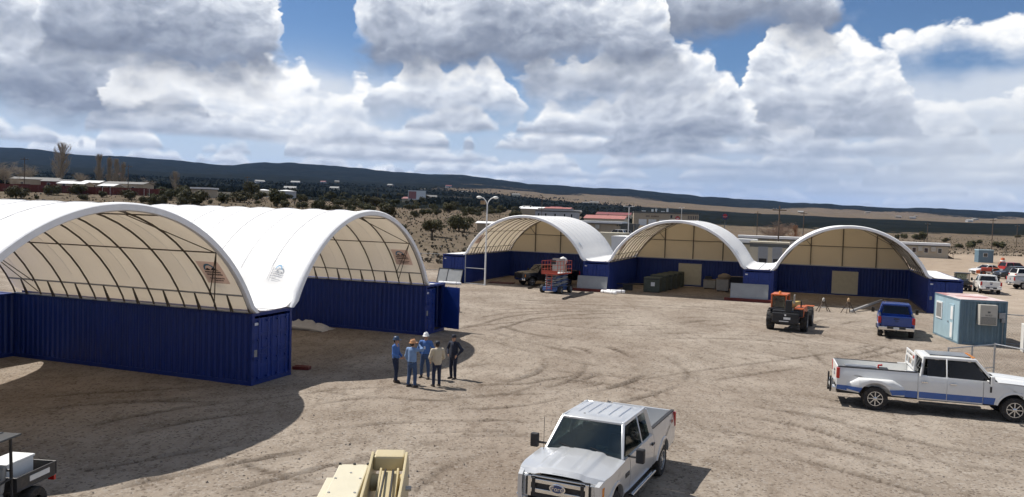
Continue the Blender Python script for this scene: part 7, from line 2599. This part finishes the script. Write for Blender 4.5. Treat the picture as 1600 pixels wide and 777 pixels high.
def leaf_crown(seed, w, h, lobes, n, leaf, z0=0.1, open_=0.0):
    rs = random.Random(seed)
    L = []
    for i in range(lobes):
        a, rr = rs.uniform(0, 6.283), math.sqrt(rs.random()) * w * 0.34
        zz = z0 + h * rs.uniform(0.30, 0.74) * (1 - 0.35 * rr / (w * 0.34))
        L.append((Vector((rr * math.cos(a), rr * math.sin(a), zz)), w * rs.uniform(0.15, 0.26), h * rs.uniform(0.18, 0.30)))
    mb = MB()
    for i in range(n):
        c, lr, lh = rs.choice(L)
        d = Vector((rs.gauss(0, 1), rs.gauss(0, 1), rs.gauss(0, 1))).normalized()
        rad = rs.uniform(0.55, 1.06) if rs.random() > 0.08 else rs.uniform(1.0, 1.25)
        p = c + Vector((d.x * lr, d.y * lr, d.z * lh)) * rad
        if p.z < z0 * 0.4: p.z = z0 * 0.4 + abs(p.z) * 0.1
        s = leaf * rs.uniform(0.6, 1.4)
        n1 = (d + Vector((rs.gauss(0, .6), rs.gauss(0, .6), rs.gauss(0, .6)))).normalized()
        t1 = n1.cross(Vector((rs.gauss(0, 1), rs.gauss(0, 1), rs.gauss(0, 1)))).normalized()
        t2 = n1.cross(t1)
        mb.add([p - t1 * s, p + t2 * s * 0.6, p + t1 * s, p - t2 * s * 0.6], [(0, 1, 2, 3)])
    return mb, L


JUN = []
for i, (w, h, lo, n) in enumerate(((4.2, 3.0, 9, 1500), (3.6, 2.6, 7, 1300), (4.8, 3.4, 11, 1700), (3.2, 3.2, 7, 1200), (4.4, 2.4, 9, 1300))):
    mb, L = leaf_crown(40 + i, w, h, lo, n, 0.17)
    cm = mb.mesh('crown')
    cm.materials.append(M_juni)
    tb = MB().tube([(0, 0, -0.4), (0.05, 0.02, h * 0.25), (0.0, 0.05, h * 0.5)], [0.16, 0.12, 0.06], 7)
    for c, lr, lh in L[:6]: tb.tube([(0.02, 0, h * 0.15), tuple(c * 0.6 + Vector((0, 0, h * 0.05))), tuple(c)], [0.08, 0.05, 0.02], 5)
    tm = tb.mesh('trunk')
    tm.materials.append(M_bark)
    JUN.append((cm, tm, w, h))


def juniper(p, width, kind, label, group=None, squash=1.0, rz=0.0):
    cm, tm, w, h = JUN[kind]
    s = width / w
    root = empty('juniper_bush', p, rz, label, 'bush', group)
    root.scale = (s, s, s * squash)
    for nm, m_ in (('trunk', tm), ('crown', cm)):
        o = bpy.data.objects.new(nm, m_)
        COL.objects.link(o)
        o.parent = root
    return root


def juniper_words(xx, wm):
    size = 'small' if wm < 2.7 else ('medium-sized' if wm < 3.9 else 'broad')
    where = ('below the red board fence' if xx < 270 else 'near the pale water tanks' if xx < 480 else 'on the slope below the far billboard' if xx < 640 else
             'on the slope behind the lamp post' if xx < 900 else 'on the flat ground beyond the modular offices')
    return '%s dark green juniper bush %s' % (size, where), '%s junipers %s' % (size, where)


rs = random.Random(77)
# bushes picked out in the photograph: column, row of the foot, width in photo pixels
BUSH = [(25, 311, 34), (80, 305, 25), (123, 304, 29), (130, 314, 18), (160, 309, 12), (57, 312, 8), (203, 313, 27), (225, 318, 18), (236, 308, 10), (258, 312, 15), (288, 303, 26), (300, 320, 32), (328, 319, 9), (318, 312, 18), (348, 318, 22), (375, 317, 34), (392, 310, 24),
        (408, 312, 22), (432, 323, 26), (460, 304, 24), (472, 326, 16), (491, 326, 14), (518, 314, 24), (538, 311, 14), (549, 328, 12), (556, 317, 16), (575, 320, 14), (590, 323, 18), (601, 312, 16), (612, 321, 11), (624, 310, 12), (637, 327, 11), (651, 327, 10), (660, 319, 14), (676, 329, 16), (666, 312, 12), (700, 333, 17), (711, 324, 13), (727, 334, 10), (749, 338, 10), (742, 325, 12), (765, 330, 12), (785, 332, 12), (776, 322, 10), (803, 331, 14),
        (628, 362, 14), (1402, 374, 7), (1413, 373, 10), (1430, 375, 12), (1441, 376, 12), (1478, 379, 12), (1499, 388, 12), (1518, 388, 17), (1531, 381, 10), (1559, 388, 17), (1590, 372, 8)]
for (xx, yy, wpx) in BUSH:
    p = terrain_hit(xx, yy)
    if p is None: continue
    wm = max(1.2, min(7.5, 1.2 * wpx / FPX * p.y))
    lb, gp = juniper_words(xx, wm)
    juniper(Vector((p.x, p.y, float(terrain(p.x, p.y)))), wm, rs.randrange(5), lb, gp, rs.uniform(0.85, 1.25), rs.uniform(0, 6.28))
for _ in range(150):
    xx, dd = rs.uniform(240, 820), 190 + 380 * rs.random() ** 1.4
    if 820 - xx < 120 and dd < 230: continue
    p = ground_at(xx, dd)
    wm = rs.uniform(2.0, 4.6)
    lb, gp = juniper_words(xx, wm)
    juniper(p, wm, rs.randrange(5), lb, gp, rs.uniform(0.85, 1.25), rs.uniform(0, 6.28))
p = terrain_hit(717, 362)
juniper(Vector((p.x, p.y, float(terrain(p.x, p.y)))), 50 / FPX * p.y, 2, 'large round dense juniper on the slope near the small shed', None, 1.05, 1.0)
# open branching juniper with a visible trunk
p = terrain_hit(675, 370)
p = Vector((p.x, p.y, float(terrain(p.x, p.y))))
tw = 42 / FPX * p.y
root = empty('juniper_tree', p, 0.4, 'open branching juniper with visible trunk on the slope behind the arch', 'tree')
mb, L = leaf_crown(99, tw, tw * 0.62, 9, 1500, 0.15, z0=tw * 0.16)
mb.build('crown', M_juni, root, fix=False)
tb = MB().tube([(0, 0, -0.4), (0.0, 0, 0.5), (0.1, 0, 1.0)], [0.2, 0.16, 0.1], 8)
for c, lr, lh in L: tb.tube([(0.03, 0, 0.55), tuple(c * 0.5 + Vector((0, 0, 0.4))), tuple(c)], [0.10, 0.07, 0.03], 6)
tb.build('trunk', M_bark, root, smooth=True)


def bare_tree(p, h, w, label, seed, mtl, upright=False, group=None, n=None, name='bare_tree'):
    """leafless tree: trunk, limbs and a haze of fine twigs"""
    rs = random.Random(seed)
    root = empty(name, p, rs.uniform(0, 6), label, 'tree', group)
    tr = MB()
    tips = []
    th = h * (0.85 if upright else 0.45)
    tr.tube([(0, 0, -0.5), (0.02 * h, 0, th * 0.5), (0, 0.01 * h, th)], [h * 0.022, h * 0.016, h * 0.006], 8)
    nl = n or (60 if upright else 22)
    for i in range(nl):
        t = rs.uniform(0.10, 0.95) if upright else rs.uniform(0.45, 1.0)
        a = rs.uniform(0, 6.283)
        z0 = th * t
        if upright:
            l = min(h * 0.30, (h - z0) * 0.9) * rs.uniform(0.6, 1.05)
            wd = w * 0.95 * rs.uniform(0.3, 1.0) * (1.15 - t) ** 0.6
            d = Vector((math.cos(a) * wd, math.sin(a) * wd, l))
        else:
            l = h * rs.uniform(0.35, 0.58)
            d = Vector((math.cos(a) * w * 0.5 * rs.uniform(0.5, 1), math.sin(a) * w * 0.5 * rs.uniform(0.5, 1), l * rs.uniform(0.55, 1)))
        p0 = Vector((0, 0, z0))
        p1 = p0 + d * 0.5 + Vector((0, 0, -0.06 * h if not upright else 0)) * 0.5
        p2 = p0 + d
        tr.tube([p0, p1, p2], [h * 0.0045, h * 0.003, h * 0.0012], 5)
        tips.append((p0, p1, p2))
    tr.build('trunk', mtl, root, smooth=True)
    cr = MB()
    for _ in range(1300 if upright else 1500):
        p0, p1, p2 = rs.choice(tips)
        t = rs.uniform(0.2, 1.0)
        q = p0.lerp(p1, t * 2) if t < 0.5 else p1.lerp(p2, t * 2 - 1)
        sp_ = 0.20 * w if upright else 0.22 * w
        e = q + Vector((rs.gauss(0, 1) * sp_ * 0.5, rs.gauss(0, 1) * sp_ * 0.5, rs.uniform(0.3, 1.0) * (h * 0.10 if not upright else min(h * 0.14, max(0.3, (h * 1.04 - q.z) * 0.8)))))
        m_ = q.lerp(e, 0.5) + Vector((rs.gauss(0, .02) * w, rs.gauss(0, .02) * w, 0))
        cr.tube([q, m_, e], [h * 0.0019, h * 0.0014, h * 0.0007], 3, caps=False)
    cr.build('crown', mtl, root, fix=False)
    return root


for j, (xx, dd, h, w, up, lab, m_) in enumerate(((97, 280, 16.5, 5.2, True, 'tallest broad leafless poplar behind the red fence', M_twig), (155, 300, 13.5, 2.6, True, 'slender pointed leafless poplar behind the red fence', M_twig), (171, 304, 12.5, 2.0, True, 'thin leafless poplar beside the slender pointed one', M_twig),
                                               (181, 300, 12.0, 2.4, True, 'leafless poplar in the middle of the thin row', M_twig), (192, 306, 11.0, 2.2, True, 'last leafless poplar of the thin row', M_twig), (7, 240, 8.5, 9.0, False, 'wide leafless tree at the outer end of the red fence', M_twig), (40, 268, 9.0, 8.0, False, 'leafless tree between the houses behind the red fence', M_twig),
                                               (126, 290, 7.0, 6.0, False, 'low round leafless tree behind the white-roofed house', M_twig), (232, 262, 5.5, 4.8, False, 'small leafless tree at the end of the red fence', M_twig), (273, 330, 9.0, 3.0, True, 'lone thin leafless poplar right of the red fence', M_twig), (22, 230, 4.5, 4.5, False, 'low leafless bushy tree in front of the red fence', M_twig),
                                               (1205, 205, 6.8, 8.5, False, 'spreading brown leafless tree beyond the modular office', M_twig2), (1222, 212, 7.0, 7.0, False, 'second spreading brown leafless tree beyond the modular office', M_twig2), (1241, 216, 5.6, 2.4, True, 'narrow rust-brown leafless tree beside the slim pole', mat('rust_twig', (0.22, 0.10, 0.05), 0.9, var=0.2)))):
    bare_tree(ground_at(xx, dd), h, w, lab, 300 + j, m_, up)

# low grey scrub on the slope: too many to count
mb = MB()
rs = random.Random(8)
for _ in range(9000):
    xx = rs.uniform(-20, 900) if rs.random() < 0.8 else rs.uniform(1380, 1640)
    dd = 98 + 300 * rs.random() ** 1.8
    if xx > 1380: dd += 110
    x = (xx - 800) / FPX * dd
    z = float(terrain(x, dd))
    s = rs.uniform(0.12, 0.42)
    for j in range(5):
        a = rs.uniform(0, 6.28)
        dx_, dy_ = math.cos(a) * s * 0.6, math.sin(a) * s * 0.6
        mb.add([(x - dy_ * 0.4, dd + dx_ * 0.4, z - 0.05), (x + dy_ * 0.4, dd - dx_ * 0.4, z - 0.05), (x + dx_ + dy_ * 0.5, dd + dy_ - dx_ * 0.5, z + s * rs.uniform(0.6, 1.1)), (x + dx_ - dy_ * 0.5, dd + dy_ + dx_ * 0.5, z + s * rs.uniform(0.6, 1.1))], [(0, 1, 2, 3)])
o = mb.build('scrub', mat('dry_scrub', (0.115, 0.10, 0.072), 0.9, var=0.45, vscale=0.3), None, fix=False)
tag(o, 'low dry grey-brown scrub dotted over the slopes', kind='stuff')
# far woodland speckle on the lower hills: reads as one mass
mb = MB()
rs = random.Random(18)
for _ in range(9000):
    xx = rs.uniform(-60, 1000)
    dd = 380 + 1900 * rs.random() ** 1.5
    x = (xx - 800) / FPX * dd
    if float(vnoise(x / 90, dd / 90, 5)) < 0.36: continue
    z = float(terrain(x, dd))
    s = rs.uniform(1.4, 3.0)
    q = rs.uniform(0, 1.5)
    pts = [(x + s * math.cos(q + t), dd + s * math.sin(q + t), z + s * rs.uniform(0.1, 0.5)) for t in (0, 1.57, 3.14, 4.71)] + [(x + rs.gauss(0, .3), dd, z + s * rs.uniform(1.0, 1.6))]
    mb.add(pts, [(0, 1, 4), (1, 2, 4), (2, 3, 4), (3, 0, 4)])
o = mb.build('woodland', mat('far_woodland', (0.013, 0.016, 0.015), 0.9, var=0.4, vscale=0.05, spec=0.0), None, fix=False)
tag(o, 'far-off dark juniper woodland covering the lower hills', kind='stuff')

# ================================================================== haze
hb = MB().b2((-21000, -12500, -60), (21000, 21000, 700))
o = hb.build('haze', bpy.data.materials.new('haze_air'), None)
m_ = o.data.materials[0]
m_.use_nodes = True
t = m_.node_tree
t.nodes.clear()
pv = t.nodes.new('ShaderNodeVolumePrincipled')
pv.inputs['Color'].default_value = (0.26, 0.50, 1.0, 1.0)
pv.inputs['Density'].default_value = 2.0e-5
pv.inputs['Anisotropy'].default_value = 0.2
mo_ = t.nodes.new('ShaderNodeOutputMaterial')
t.links.new(pv.outputs[0], mo_.inputs['Volume'])
tag(o, 'thin pale blue haze filling the air over the whole valley', kind='stuff')
